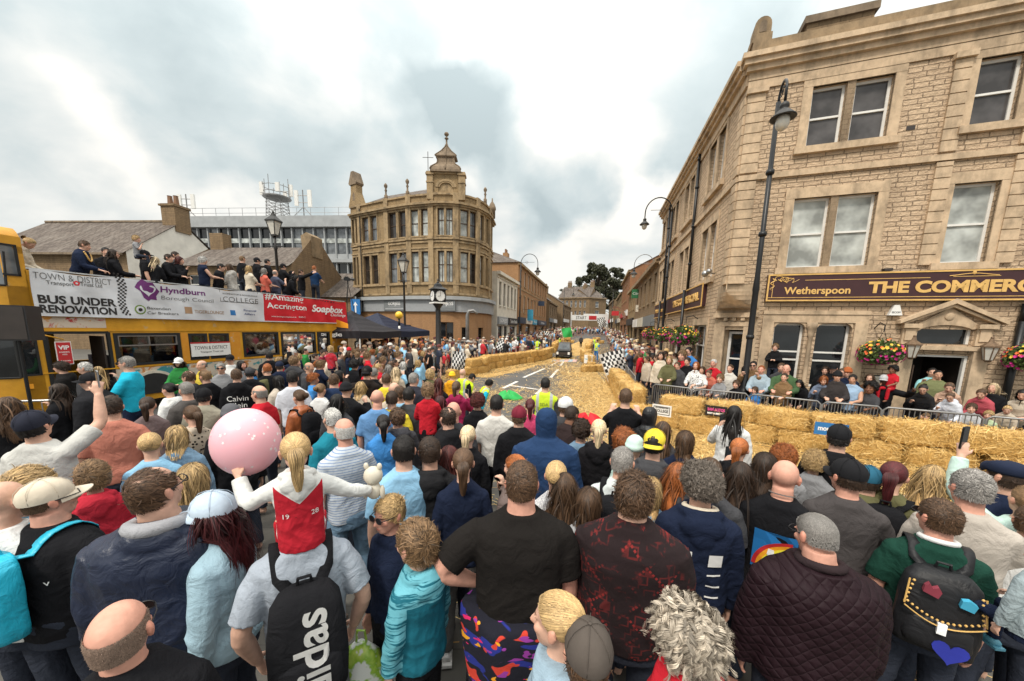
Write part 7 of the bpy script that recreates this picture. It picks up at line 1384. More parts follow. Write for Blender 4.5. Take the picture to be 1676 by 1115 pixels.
# middle distance on the left
def L(px,py,h,yaw,b,ar,top,tc,hs,hc,lab,**k):return who(px,py,h,yaw,b,ar,top,tc,hs,hc,lab,group='spectators between the bus and the track',**k)
L(541,566,2.06,25,'k','dl','tee','rd','kid','bd','blond boy in red and blue t-shirt on shoulders by the bus',base=1.0,legs='sit',lc=K['nv'],tmat='patchy_cloth');L(546,612,1.75,10,'b','oo','hoodie',(.02,.035,.08),'short','br','person in navy fleece under the blond boy in red')
L(632,542,2.1,50,'k','dd','long',(.6,.04,.1),'long','au','girl with long auburn hair in pink jumper raised above the crowd',base=1.05,legs='sit');L(605,553,1.8,60,'m','Pd','jacket','bk','short','bk','person in black pointing under the black gazebo');L(618,562,1.72,50,'m','dd','jacket','ol','short','br','person in olive jacket beside the pink jumper')
L(440,575,1.84,-10,'m','wd','jacket','bk','short','bk','person in dark jacket reaching an arm up to the bus window');L(480,583,1.80,30,'m','cd','jacket','dg','wavy','lb','fair haired person with hand at the mouth by the bus');L(457,592,1.7,10,'m','dd','jacket','nv','short','db','person in navy cap beside the bus',hat=('cap',K['nv'],0));L(436,598,1.7,-40,'m','dd','jacket','ol','ring','wh','balding white haired person near the bus looking left')
L(437,595,1.74,12,'m','dd','tee','bk','crop','rd','person with cropped ginger hair in black t-shirt');L(330,590,1.72,-120,'m','dd','tee',(.6,.45,.06),'ring','gr','person in yellow and black top facing the camera by the bus');L(361,594,1.72,-170,'m','dd','polo','gr','short','gr','grey haired person in sunglasses and dark jacket facing the camera',specs='sunglasses');L(376,581,1.76,-160,'m','dd','tee','wh','short','db','person in black cap and white t-shirt against the bus',hat=('cap',K['bk'],0));L(292,586,1.7,-150,'f','rr','hoodie','gn','longwavy','db','person in green hoodie and white cap holding a red folder',hat=('cap',K['wh'],0));L(308,607,1.74,-50,'m','dd','jacket','dg','thin','br','balding person with glasses below the green hoodie',specs='glasses');L(335,606,1.74,-40,'m','dd','jacket','bk','crop','lb','person with light brown crop and black rucksack');L(408,602,1.7,0,'m','dd','jacket','bk','short','bk','person in dark cap next to the lettered hoodie',hat=('cap',K['dg'],0))
L(580,590,1.74,40,'m','dd','jacket','bk','curly','bk','person with black curly hair and beard in profile',skin='t');L(585,576,1.74,30,'m','dd','hoodie','cy','short','lb','person in turquoise blue hoodie');L(597,571,1.6,30,'k','dd','hoodie','wh','kid','lb','child in white hoodie next to the turquoise hoodie');L(571,569,1.7,20,'m','dd','jacket','bn',None,'rd','person in red beanie by the rear of the bus',hat=('beanie',K['rd']));L(650,567,1.9,35,'k','dl','tee','dg','kid','bd','blond boy in grey t-shirt raised on shoulders',base=.95,legs='sit');L(640,591,1.74,30,'m','Fd','jacket','lb','thin','br','person in light blue sleeves raising a phone')
L(636,597,1.66,20,'f','dd','jacket','cr','bob','gr','person with fluffy grey brown hair');L(648,601,1.64,20,'f','dd','jacket','bg','longwavy','pb','person with streaked blonde hair in the middle of the crowd');L(660,592,1.64,20,'f','dd','jacket','bk','bob','wh','person with white blonde bob and black jacket');L(632,611,1.74,16,'m','dd','tee','yw','crop','br','person with brown crop in mustard orange t-shirt');L(645,626,1.74,14,'m','dd','jacket','bg',None,'br','bald person behind the mid blue t-shirt');L(677,610,1.78,40,'m','dd','jacket',(.03,.03,.04),'crop','gr','person with grey crop and glasses in dark coat',specs='glasses');L(704,604,1.6,20,'k','dd','jacket','ol','kid','bd','fair haired boy near the first straw bale');L(718,619,1.62,14,'f','dd','jacket','bk','long','au','person with smooth dark auburn hair');L(669,634,1.74,20,'m','dd','polo','dg','crop','bk','person with neat black crop above the sky blue t-shirt');L(641,640,1.72,10,'m','dd','tee','yw','crop','db','person with dark crop in yellow t-shirt');L(654,632,1.72,12,'m','dd','tee','lb','short','br','person in light blue with brown hair behind the yellow t-shirt');L(720,648,1.64,10,'f','dd','jacket','mr','long','dr','person with maroon red hair beside the boy in red');L(612,602,1.74,20,'m','dd','jacket','bk','buzz','gr','shaven headed person in the thick of the crowd')
# ---- along the barrier in front of the pub
RAIL=[(2.6+1.25,10.9),(3.85,9.75),(4.6,9.1),(5.65,8.45),(6.7,7.65),(7.55,7.2),(8.8,6.55),(10.4,5.75)]
def rail_loc(px,py,off,h=None):
 d=ray(px,py);u=np.array([d[0],d[1]])/math.hypot(d[0],d[1]);best=[]
 for(a,b)in zip(RAIL,RAIL[1:]):
  a,b=np.array(a),np.array(b);e=b-a;n=np.array([-e[1],e[0]])/np.linalg.norm(e);a2,b2=a+n*off,b+n*off
  A=np.array([u,-(b2-a2)]).T;t,s=np.linalg.solve(A,a2)
  if t>0:best.append((abs(s-.5),t))
 return C_O+d*(min(best)[1]/math.hypot(d[0],d[1]))
NB=math.degrees(math.atan2(-.8,-.6))
def B(px,py,off,yaw,b,ar,top,tc,hs,hc,lab,kid=False,**k):
 if 'wall' in k:
  Fw=Fac(tuple((PUB_A.P0+PUB_A.n*k.pop('wall')).xy),110,1,PUB_A.par);u_,z_=Fw.on(px,py);q=np.array(Fw.Mx@V3(u_,0,z_))
 else:q=rail_loc(px,py,off)
 h=q[2];ln=k.pop('lean',0)
 if not kid and h<1.5:ln=max(ln,22)
 return person(px,py,h,0,b,(AR[ar[0]],AR[ar[1]]),top,K[tc]if isinstance(tc,str)else tc,hair=(hs,HC[hc])if hs else None,label=lab,group='spectators at the pub barrier',loc=q,base=.02,az=NB+yaw,lean=ln,vox=.012,**k)
B(1675,638,.4,10,'f','ff','tee','cr','long','bk','person in cream t-shirt with folded arms at the barrier, right edge');B(1650,665,.3,0,'f','rr','jacket','bg','bun','bd','person in beige jumper leaning on the barrier by the right edge');B(1628,627,.7,20,'f','dd','puffer','bk','long','pb','person with long pale blonde hair and black padded coat at the barrier');B(1607,637,.5,10,'f','rr','jacket',(.42,.08,.1),'crop','br','child in coral red jacket at the barrier');B(1592,660,.25,0,'k','rr','jacket','lg','kid','br','small boy in black and white patterned jacket at the barrier',True);B(1620,672,.25,10,'k','ff','long',(.45,.55,.35),'kid','bd','small blond child in pale green at the barrier',True)
B(1556,643,.3,10,'f','Fr','hoodie',(.6,.62,.68),'pony','br','person in pale grey sweatshirt and glasses looking at a phone over the barrier',specs='glasses');B(1555,627,.7,0,'f','cd','jacket',(.5,.33,.24),'pony','br','person in tan coat resting chin on hand');B(1512,630,.4,0,'f','Fr','jacket','bk','bun','bk','person in black checked shirt and glasses filming',specs='glasses',tmat='leopard_cloth');B(1527,602,2.2,-10,'m','cd','long',(.3,.62,.66),'crop','bk','bearded person in aqua top standing in the pub doorway',wall=.35);B(1536,606,1.7,-20,'b','dd','hoodie',(.16,.17,.08),'buzz','bk','shaven headed person in olive hoodie before the pub door',skin='t',wall=.9);B(1517,676,.25,0,'k','rr','long','pk','kid','lb','small child peeping through the barrier near the door',True)
B(1448,614,.6,0,'m','du','jacket','bk','buzz','bk','bearded person in white cap and black coat holding a child in red',skin='d',hat=('cap',K['lg'],0));B(1463,599,.55,20,'k','ll','tee','rd','curly','bk','small child in red football kit held up at the barrier',True,skin='b',lc=K['rd'],scale=.55,legs='sit');B(1427,626,.3,10,'k','rr','tee','dg','curly','bk','child with dark locks and grey t-shirt eating at the barrier',True,skin='b');B(1397,613,.4,0,'m','rr','vest',(.3,.42,.58),'short','bk','bearded person in pale blue and navy top leaning on the barrier',skin='t');B(1388,602,.9,0,'m','dd','coat','nv',None,'br','person in rust beanie behind the leaning bearded person',hat=('beanie',K['rs']));B(1372,608,.45,-10,'m','rr','jacket',(.04,.035,.035),'short','bk','person with dark cap and charcoal jacket leaning at the barrier',hat=('beanie',K['bk']));B(1379,603,.9,0,'m','dd','jacket','nv','crop','br','person with glasses in navy jacket in the second row',specs='glasses');B(1349,616,.4,-10,'f','Fr','jacket',(.14,.17,.24),'bob','rd','person with copper bob in blue grey jacket filming at the barrier');B(1308,622,.35,0,'f','rr','jacket','bk','long','bk','person with long dark hair in black leaning far over the barrier',lean=28)
B(1425,612,1.0,0,'f','dd','jacket','bn','long','br','person with brown hair below the menu board');B(1288,597,.5,-10,'b','rr','long',(.06,.11,.05),None,'br','bald person in dark green jumper at the barrier',skin='r');B(1285,611,.3,0,'f','rr','jacket',(.2,.12,.06),'crop','db','person with cropped dark hair in tan suede jacket');B(1280,594,.9,-10,'m','dd','jacket','dg','short','br','person in dark jacket behind the bald one in green');B(1247,598,.5,-10,'m','rr','hoodie',(.32,.4,.46),'buzz','rd','shaven person in pale blue hoodie at the barrier',skin='r');B(1234,591,.7,-10,'m','FF','jacket',(.17,.1,.05),'crop','bk','person in sunglasses and brown coat filming at the barrier',specs='sunglasses');B(1220,600,1.2,0,'m','dd','hood_up','bk',None,'bk','person in black hood by the lamp post');B(1196,597,.6,0,'f','dd','jacket',(.6,.57,.52),'bun','br','person in cream cardigan with black trim holding a baby');B(1169,588,.9,0,'m','dd','tee','rd','crop','wh','white haired person in red football shirt',skin='r');B(1180,612,.3,0,'k','rr','long','gr','kid','lb','small child in grey jumper on the barrier',True);B(1160,606,.35,0,'f','rr','tee',(.55,.16,.11),'bun','br','child in coral dress at the barrier');B(1150,600,.5,0,'f','rr','tee','wh','bob','br','child in white sleeveless top at the barrier');B(1140,592,.5,-10,'f','rr','long','wh','long','rd','person with long orange hair and black and white stripes',tmat='leopard_cloth');B(1206,622,.25,0,'k','rr','long','bk','kid','br','small boy in black at the barrier beside the cream cardigan',True);B(1236,633,.25,0,'k','rr','jacket','bl','kid','br','toddler in blue at the barrier',True)
B(1270,562,2.6,-10,'k','ff','hoodie',(.012,.012,.013),'kid','lb','boy in black standing up on the pub window ledge',True,scale=.72,wall=.2);B(1352,600,2.0,0,'m','dd','jacket','bk','short','db','person in dark clothes under the pub window',wall=.5);B(1365,596,1.7,0,'m','dd','tee','bk','crop','bk','person in black cap under the second pub window',hat=('cap',K['bk'],0),wall=.6)
B(1126,585,.7,0,'m','dd','jacket','bk','short','db','dark haired person in black before the hanging baskets');B(1118,573,1.2,0,'k','dd','hoodie','rd','kid','lb','child in red hoodie held up by the pub side');B(1128,568,1.5,0,'m','dd','jacket','bl','short','bk','person in blue with rucksack by the pub side');B(1110,592,.5,0,'m','dd','jacket','dg','short','br','person with baby at the barrier corner');B(1096,583,.45,-20,'f','rr','coat','ol','bob','bd','blonde person in dark olive coat at the barrier corner');B(1083,576,.7,-10,'f','dd','jacket','cr','bob','db','person in cream jacket at the barrier corner')
# ---- on the open top deck
BUSIN=Fac(tuple((Vector((*BUS0,0))-BUS.n*.38).xy),BUSAZ,1,BUS.par)
def D(px,py,yaw,b,ar,top,tc,hs,hc,lab,off=0,**k):
 F=BUSIN if not off else Fac(tuple((Vector((*BUS0,0))-BUS.n*(.38+off)).xy),BUSAZ,1,BUS.par);u,z=F.on(px,py);q=F.Mx@V3(u,0,z);k.setdefault('scale',.98 if b!='k' else.72)
 return person(px,py,z,0,b,(AR[ar[0]],AR[ar[1]]),top,K[tc]if isinstance(tc,str)else tc,hair=(hs,HC[hc])if hs else None,label=lab+' on the open bus deck',group='people on the open bus deck',loc=tuple(q),az=math.degrees(math.atan2(BUS.n.x,BUS.n.y))+yaw,vox=.013,base=0,**k)
D(54,392,-40,'f','rr','jacket','cr','bun','bd','blonde person in cream jacket',lean=22,hpit=-20,off=-.15);mayor=D(139,394,-45,'m','rr','jacket','nv','short','br','person in navy suit with a gold chain',lean=12);D(172,405,20,'m','dd','jacket','bk','short','bk','dark haired person in black behind the gold chain',off=.5);D(184,408,-60,'f','rr','jacket','bk','long','db','person with long brown hair and glasses in black and pink',specs='glasses')
D(222,385,-40,'k','cl','tee','gr','kid','bd','small blond child in grey raised on shoulders',off=.1,scale=.62,legs='sit');D(236,410,-60,'m','dd','tee','bk','short','db','person in black cap and black t-shirt',hat=('cap',K['bk'],0));D(255,421,-120,'f','rr','jacket','bk','long','pb','person with long pale blonde hair in black',lean=20);D(275,416,-30,'m','rr','jacket','bk','short','db','young dark haired person in black pointing');D(286,412,-30,'m','dd','jacket','dg','short','db','brown haired person in the back row',off=.6);D(293,420,-30,'f','cd','jacket','bk','bob','au','auburn haired person holding a camera')
D(331,420,-70,'m','rr','vest','nv','wavy','wh','white haired person in navy body warmer and blue shirt');D(362,432,-40,'m','dd','jacket','bk','short','bk','dark haired child in black',lean=10);D(374,432,160,'f','rr','hoodie',(.4,.38,.35),'bob','br','brown haired person in stone hoodie with back turned',lean=5);D(396,419,-90,'m','dd','tee','bk','crop','lb','fair haired youth in black and white',off=.4);D(407,435,-90,'f','rr','tee','cr','bob','bd','blonde person in cream t-shirt');D(420,422,-70,'m','dd','jacket','bk','short','bk','person in black cap in the second row',hat=('cap',K['bk'],0),off=.5);D(432,439,-80,'f','rr','tee',(.6,.14,.1),'bob','gr','grey haired person in coral t-shirt');D(437,424,-70,'m','dd','jacket','bk','crop','bk','dark haired person in black above the coral t-shirt',off=.5)
D(450,442,-90,'m','Fd','tee',(.07,.08,.12),'ring','gr','balding person in slate blue t-shirt holding a phone');D(463,432,-70,'m','FF','jacket','bk','short','bk','person in black cap filming',hat=('cap',K['bk'],0),off=.3);D(477,444,-60,'m','dd','jacket','bk','short','bk','crouched person in black cap',hat=('cap',K['bk'],0),off=.2);D(486,451,-50,'f','rr','jacket','bk','long','bk','person with long black hair hanging over the banner',lean=28,off=-.2);D(492,441,-60,'m','Pd','jacket','bk','short','br','person pointing beside the camera operator',off=.5);D(514,435,-100,'m','rr','tee',(.015,.04,.1),'crop','rd','camera operator in navy t-shirt with ginger crop',off=.2)
# ================================================================ the crowd further off
def fill_people():
 r=random.Random(3);pts=[]
 taken=[(P.location.x,P.location.y)for P,_,_ in PEOPLE]
 def ok(x,y,d):return all((x-a)**2+(y-b)**2>d*d for a,b in taken)
 def sample(n,fn,d):
  out=[];tries=0
  while len(out)<n and tries<n*60:
   tries+=1;x,y=fn()
   if ok(x,y,d):taken.append((x,y));out.append((x,y))
  return out
 def bl(y):return float(np.interp(y,[p[1]for p in BALE_L],[p[0]for p in BALE_L]))-.75
 def left_near():y=r.uniform(6.5,17.3);lo=-7.2 if y>9 else-6.2;hi=np.interp(y,[6.5,10,14,17.3],[-2.2,-2.4,-2.9,-3.4]);return r.uniform(max(lo,-10.27+(y-7.8)*.287+.7),hi),y
 def left_far():y=r.uniform(17.3,30.0);hi=bl(y);lo=max(-7.6,hi-7);x=r.uniform(lo,hi);return(x,y)if y<np.interp(x,[-8,-5.5,-3.4,-2.2,-1],[27.3,25.8,26.2,28.5,31])else(x-0,18+r.random()*6)
 def left_street():p=stp(r.uniform(-8.3,-4.0),r.uniform(30,78)if r.random()<.8 else r.uniform(30,48));return p.x,p.y
 def right_street():v=12+66*r.random()**1.5;p=stp(r.uniform(1.45,3.25),v);return p.x,p.y
 A=sample(75,left_near,.44);Bp=sample(150,left_far,.42);Cp=sample(190,left_street,.42);Dp=sample(230,right_street,.40);
 far=sample(120,lambda:(lambda p:(p.x,p.y))(stp(r.uniform(-6.5,2),r.uniform(70,92))),.45)
 cand=[(p,'L')for p in A]+[(p,'L')for p in Bp]+[(p,'S')for p in Cp]+[(p,'R')for p in Dp]+[(p,'F')for p in far];cand.sort(key=lambda c:math.hypot(*c[0]))
 hairs=[('short','db','dark brown'),('crop','bk','black cropped'),('long','br','long brown'),('bob','bd','blonde bobbed'),('long','bk','long black'),('wavy','lb','wavy light brown'),('ring','gr','thin grey'),('pony','bd','tied back blonde'),('pony','db','tied back dark'),('crop','wh','short white'),('curly','rd','curly ginger'),('short','br','mid brown')]
 tops=[('bk','black'),('nv','navy'),('dg','charcoal'),('wh','white'),('cr','cream'),('lb','light blue'),('rd','red'),('gr','grey'),('ol','olive'),('bg','beige'),('pk','pink'),('bn','brown'),('rb','bright blue'),('mr','maroon'),('gn','green')]
 wt=[6,4,4,4,3,3,2,3,2,3,1,2,1,1,1];where=dict(L='left of the track',R='on the right pavement by the shops',S='up the left of the street',F='at the start')
 n_ind=max(0,296-len(PEOPLE)-8);used=set();rest=[]
 kinds=[('m',('down','down'),'jacket'),('m',('film','film'),'tee'),('f',('down','fold'),'jacket'),('f',('down','down'),'long'),('m',('down','down'),'hoodie'),('f',('film','down'),'tee'),('k',('down','down'),'tee')]
 for(x,y),zn in cand:
  yaw={'L':70,'S':100,'R':-70,'F':180}[zn]+r.uniform(-35,35)
  if len(used)<n_ind and zn in 'LR':
   for _ in range(40):
    h=r.choice(hairs);t=r.choices(tops,wt)[0]
    if(h[2],t[1],zn)not in used:break
   else:rest.append((x,y,yaw));continue
   used.add((h[2],t[1],zn));female=h[0]in('long','bob','pony','curly');kd=r.choice([k for k in kinds if(k[0]=='f')==female or k[0]=='k' and r.random()<.2])if True else None
   hh=(1.2 if kd[0]=='k' else 1.62 if female else 1.74)*PS*r.uniform(.95,1.06)
   person(0,0,hh,0,kd[0],kd[1],kd[2],K[t[0]],hair=(h[0],HC[h[1]]),label=f'spectator with {h[2]} hair and {t[1]} top {where[zn]}',group='spectators '+where[zn],loc=(x,y,hh+gz(x,y)),base=gz(x,y),az=yaw,vox=.018,skin=r.choice('pprtt'))
  else:rest.append((x,y,yaw))
  # everyone else, too many to tell apart, as one mass
 T=[]
 for b,a,tp in(('m',('down','down'),'tee'),('f',('fold','fold'),'jacket'),('m',('film','film'),'hoodie'),('f',('down','film'),'tee')):
  t=template(b,a,0,0,tp,'stand',0,.042);parts=[]
  for nm in('body','top','legs'):
   me=t[nm];f=[p.vertices[:]for p in me.polygons if len(p.vertices)==4];parts.append((getv(me),np.array(f),nm))
  for me,nm in((GEAR['beanie'],'hair'),):
   v=getv(me)*np.array([1.0,1.0,.92])*t['hs'];v[:,1]-=.012;v[:,2]+=.0;Tm=np.array(t['T']);v=v@Tm[:3,:3].T+Tm[:3,3];parts.append((v,np.array([p.vertices[:]for p in me.polygons if len(p.vertices)==4]),'hair'))
  T.append(parts)
 lobe=MB();lobe.ball((0,-.075,-.05),(.085,.05,.14),10,7);lv=np.array(lobe.v);lf=np.array([f for f in lobe.f if len(f)==4])
 VV,FF,CC_=[],[],[];off=0;hv_=list(HC.values());tv=[K[t[0]]for t in tops]
 for x,y,yaw in rest:
  k=r.randrange(4);s=PS*r.uniform(.9,1.05)*(.72 if r.random()<.1 else 1);a=-R(yaw);c_,s_=math.cos(a),math.sin(a);z=gz(x,y);hc=r.choice(hv_);tc=r.choices(tv,wt)[0];lc=r.choice([K['nv'],K['bk'],K['dn'],K['dg']]);sk=SKIN[r.choice('pprtpt')]
  ps=list(T[k])
  if k%2 and r.random()<.8:Tm=np.array([[1,0,0,0],[0,1,0,0],[0,0,1,1.63]]);ps=ps+[(lv+np.array([0,.0,1.63]),lf,'hair')]
  bald=r.random()<.07
  for v,f,nm in ps:
   if bald and nm=='hair':continue
   w=v*s;q=np.stack([w[:,0]*c_-w[:,1]*s_+x,w[:,0]*s_+w[:,1]*c_+y,w[:,2]+z],1);col=np.array({'body':sk,'top':tc,'legs':lc,'hair':hc}[nm])
   VV.append(q);FF.append(f+off);CC_.append(np.tile(np.append(col,1),(len(q),1)));off+=len(q)
 m,nt,b=newmat('crowd_colour');at=nod(nt,'ShaderNodeAttribute',attribute_name='col');nt.links.new(at.outputs['Color'],b.inputs['Base Color']);b.inputs['Roughness'].default_value=.8;M['crowd_colour']=m
 o=bpy.data.objects.new('crowd',np_mesh('crowd',np.concatenate(VV),np.concatenate(FF),['crowd_colour'],{'col':('FLOAT_COLOR',np.concatenate(CC_))},True));COL.objects.link(o);tag(o,'dense far crowd packed along both sides of the street','crowd',kind='stuff')
 print('people',len(PEOPLE),'mass',len(rest))
def F_(px,py,h,Y,yaw,b,ar,top,tc,hs,hc,lab,**k):
 q=at_y(px,py,Y);g=gz(q[0],q[1]);return person(px,py,h,0,b,(AR[ar[0]],AR[ar[1]]),top,K[tc],hair=(hs,HC[hc])if hs else None,label=lab,group='people on the track up the street',loc=(q[0],q[1],h*PS+g),base=g,az=yaw,vox=.02,**k)
F_(952,538,1.75,40,190,'m','dd','jacket','dg','short','bk','person running down the middle of the street',legs='walk',lc=K['bk']);F_(917,545,1.75,36,90,'m','Pd','tee','bk','short','bk','steward in yellow vest waving a green flag',hv=(.6,.8,.03));F_(974,548,1.7,36,200,'m','dd','tee','bk','short','bk','steward in yellow vest far up the right',hv=(.6,.8,.03));F_(977,560,1.7,27,230,'m','dd','tee','rb','short','bk','steward in yellow vest and blue skirt of jacket by the bale block',hv=(.6,.8,.03),lc=K['bl']);F_(880,555,1.75,26.5,20,'m','dd','tee','bk','short','db','steward in yellow vest with back turned behind the left bales',hv=(.6,.8,.03),lc=K['bl'])
fill_people()
# ================================================================ street furniture and small things
def lamp_swan(bx,by,H,az,reach,label,s=1.0,g=0,col='black_metal',name='street_lamp'):
 P=thing(name,label,'street lamp',(bx,by,g));t=MB();t.lathe([(.13,0),(.13,.9),(.10,1.0),(.07,1.05),(.065,H*.45),(.075,H*.45+.05),(.055,H*.5),(.05,H)],(0,0,0),12);[t.lathe([(.08,0),(.09,.04),(.08,.1)],(0,0,z),12)for z in(H*.3,H*.62,H*.8)];t.obj('post',col,P,True)
 d=hdir(az);t=MB();pts=[Vector((0,0,H))+d*(reach/2*(1-math.cos(a)))+Vector((0,0,reach*.55*math.sin(a)))for a in np.linspace(0,math.pi,14)];e=pts[-1];t.tube(pts+[e-Vector((0,0,.3*s))],.028,7);q=Vector((0,0,H));ring=[q+d*(reach*.35+.1*math.cos(a))+Vector((0,0,.12+.1*math.sin(a)))for a in np.linspace(0,6.28,13)];t.tube(ring,.01,5);t.tube([q+Vector((0,0,.1)),q+d*reach*.8+Vector((0,0,.12))],.012,5);t.obj('bracket',col,P,True)
 lz=e.z-.3*s;t=MB();t.lathe([(.03,lz+.02),(.09*s,lz-.02),(.10*s,lz-.1*s),(.07*s,lz-.13*s),(.15*s,lz-.2*s),(.27*s,lz-.32*s),(.275*s,lz-.34*s),(.24*s,lz-.34*s),(.1*s,lz-.3*s)],(e.x,e.y,0),18);h=t.obj('lamp_hood','iron',P,True);t=MB();t.ball((e.x,e.y,lz-.42*s),(.15*s,.15*s,.2*s),14,9);t.obj('globe','lamp_glass',h,True);return P
plain('lamp_glass',(.55,.52,.46),.15)
b=at_y(1231,525,9.0);lamp_swan(b[0]+.0,9.0,7.55,200,.5,'tall black street lamp in front of the pub windows',.9)
lp0=PUB_B.Mx@Vector((8.3,.25,0));lamp_swan(lp0 .x,lp0 .y,8.15,282,1.25,'black swan neck street lamp beside the pub side wall',.85);
for px,Y,lab,az,hh in((1062,30,'thin grey street lamp standing further up the right pavement',283,7.5),(850,33,'swan neck street lamp before the cream shop on the left',100,7.8),(921,62,'distant swan neck street lamp up the left',100,7.8),(1000,60,'distant street lamp up the right',283,7.5)):
 q=at_y(px,540,Y);lamp_swan(q[0],Y,hh,az,1.5,lab,1.1,gz(q[0],Y),'dull_steel' if 'grey' in lab else 'iron')
def lantern(px,py,Y,label):
 q=at_y(px,py,Y);H=q[2];P=thing('lantern_post',label,'street lamp',(q[0],Y,0));t=MB();t.lathe([(.16,0),(.16,.7),(.1,.85),(.07,1.0),(.06,H-1.6),(.09,H-1.55),(.05,H-1.4),(.05,H-1.0)],(0,0,0),10);t.tube([(-.35,0,H-1.45),(.35,0,H-1.45)],.025,6);t.obj('post','iron',P,True)
 def sq(z,r):return[(r*math.cos(a),r*math.sin(a),z)for a in(.6,2.17,3.74,5.31)]
 t=MB();t.loft([sq(H-.95,.15),sq(H-.35,.3)]);f=t.obj('lantern_glass','lamp_glass',P);t=MB();t.loft([sq(H-.36,.36),sq(H-.3,.36),sq(H-.1,.12),sq(H,.08)]);[t.tube([sq(H-.96,.15)[k],sq(H-.35,.31)[k]],.022,5)for k in range(4)];t.ball((0,0,H+.05),(.05,.05,.09));t.loft([sq(H-1.0,.17),sq(H-.93,.17)]);t.obj('lantern_frame','iron',P)
lantern(447,350,17.8,'Victorian lantern lamp post rising behind the bus deck');lantern(660,418,22,'Victorian lantern lamp post in front of the curved corner building')
def clock():
 q=at_y(717,497,18);x=q[0];P=thing('street_clock','black street clock with white faces on a tall pillar','clock',(x,18,0));k=.56;P.scale=(k,k,k);z=q[2]/k;t=MB();t.lathe([(.4,0),(.4,1.6),(.27,1.8),(.22,z-.75),(.22,z-.7),(.2,z-.4),(.42,z-.12),(.5,z-.02)],(0,0,0),14);t.obj('pillar','iron',P,True);t=MB();t.box(-.58,.58,-.58,.58,z-.02,z+.1);t.obj('plinth','white_sign',P).rotation_euler[2]=R(35)
 t=MB();t.box(-.5,.5,-.5,.5,z+.1,z+1.15);c=t.obj('case','black_metal',P);c.rotation_euler[2]=R(35)
 for a in(35-90,35,):
  d=Vector((math.cos(R(a)),math.sin(R(a)),0));
 for a in(-90,0,90,180):
  t=MB();m=Matrix.Rotation(R(a),4,'Z');t.M=m@Matrix.Translation((.505,0,z+.62))@Matrix.Rotation(R(90),4,'Y');t.lathe([(.47,0),(.47,.012)],(0,0,0),28);f=t.obj('dial','white_sign',c);t=MB();t.M=m@Matrix.Translation((.52,0,z+.62))
  [t.box(.003,.006,math.sin(k*.5236)*.4-.012,math.sin(k*.5236)*.4+.012,math.cos(k*.5236)*.4-.03,math.cos(k*.5236)*.4+.03)for k in range(12)]
  t.tube([(.008,0,0),(.008,0,.33)],.014,4);t.tube([(.008,0,0),(.008,-.22,-.04)],.018,4);t.lathe([(.001,0),(.001,0)],(0,0,0),3);t.obj('clock_hands','black_ink',f);t=MB();t.M=m;t.tube([(.515,.47*math.cos(w),z+.62+.47*math.sin(w))for w in np.linspace(0,6.283,29)],.035,6);t.obj('bezel','black_metal',f)
 t=MB();t.loft([[(sx*r,sy*r,zz)for sx,sy in((-1,-1),(1,-1),(1,1),(-1,1))]for r,zz in((.62,z+1.15),(.62,z+1.2),(.3,z+1.42),(.22,z+1.65),(.1,z+1.75))]);t.lathe([(.09,z+1.7),(.12,z+1.8),(.04,z+1.9),(.07,z+2.0),(.02,z+2.12)],(0,0,0),10);t.obj('canopy','black_metal',P).rotation_euler[2]=R(35)
clock()
def beacon():
 q=at_y(653,513,20.5);P=thing('crossing_beacon','yellow globe crossing beacon on a black and white striped pole','crossing beacon',(q[0],20.5,0));H=q[2];t=MB();[setattr(t,'cur',k%2)or t.lathe([(.06,k*(H-.3)/7),(.06,(k+1)*(H-.3)/7)],(0,0,0),10)for k in range(7)];t.obj('pole',['black_metal','white_paint'],P,True);t=MB();t.ball((0,0,H-.1),.21,16,10);t.obj('globe','beacon',P,True)
beacon()
q=at_y(765,508,22);P=thing('crossing_post','grey hooked post beside the street clock','post',(q[0],22,0));t=MB();t.tube([(0,0,0),(0,0,q[2]-.3),(.1,0,q[2]-.05),(.35,0,q[2]),(.6,0,q[2]-.2)],[.11,.11,.1,.08,.07],10);t.obj('post','dull_steel',P,True)
q=at_y(582,500,21);P=thing('one_way_sign','blue road sign with a white arrow near the gazebos','road sign',(q[0],21,0));t=MB();t.tube([(0,.05,0),(0,.05,q[2]+.5)],.05,8);t.obj('pole','steel',P);t=MB();t.box(-.26,.26,-.02,.02,q[2]-.5,q[2]+.35);s_=t.obj('plate','blue_sign',P);t=MB();t.extr([(-.04,q[2]-.4),(.04,q[2]-.4),(.04,q[2]),(.13,q[2]),(0,q[2]+.2),(-.13,q[2]),(-.04,q[2])],-.026,-.021);t.obj('arrow','white_ink',s_)
cloth_white('gazebo_black',(.02,.018,.022));cloth_white('gazebo_navy',(.014,.018,.04))
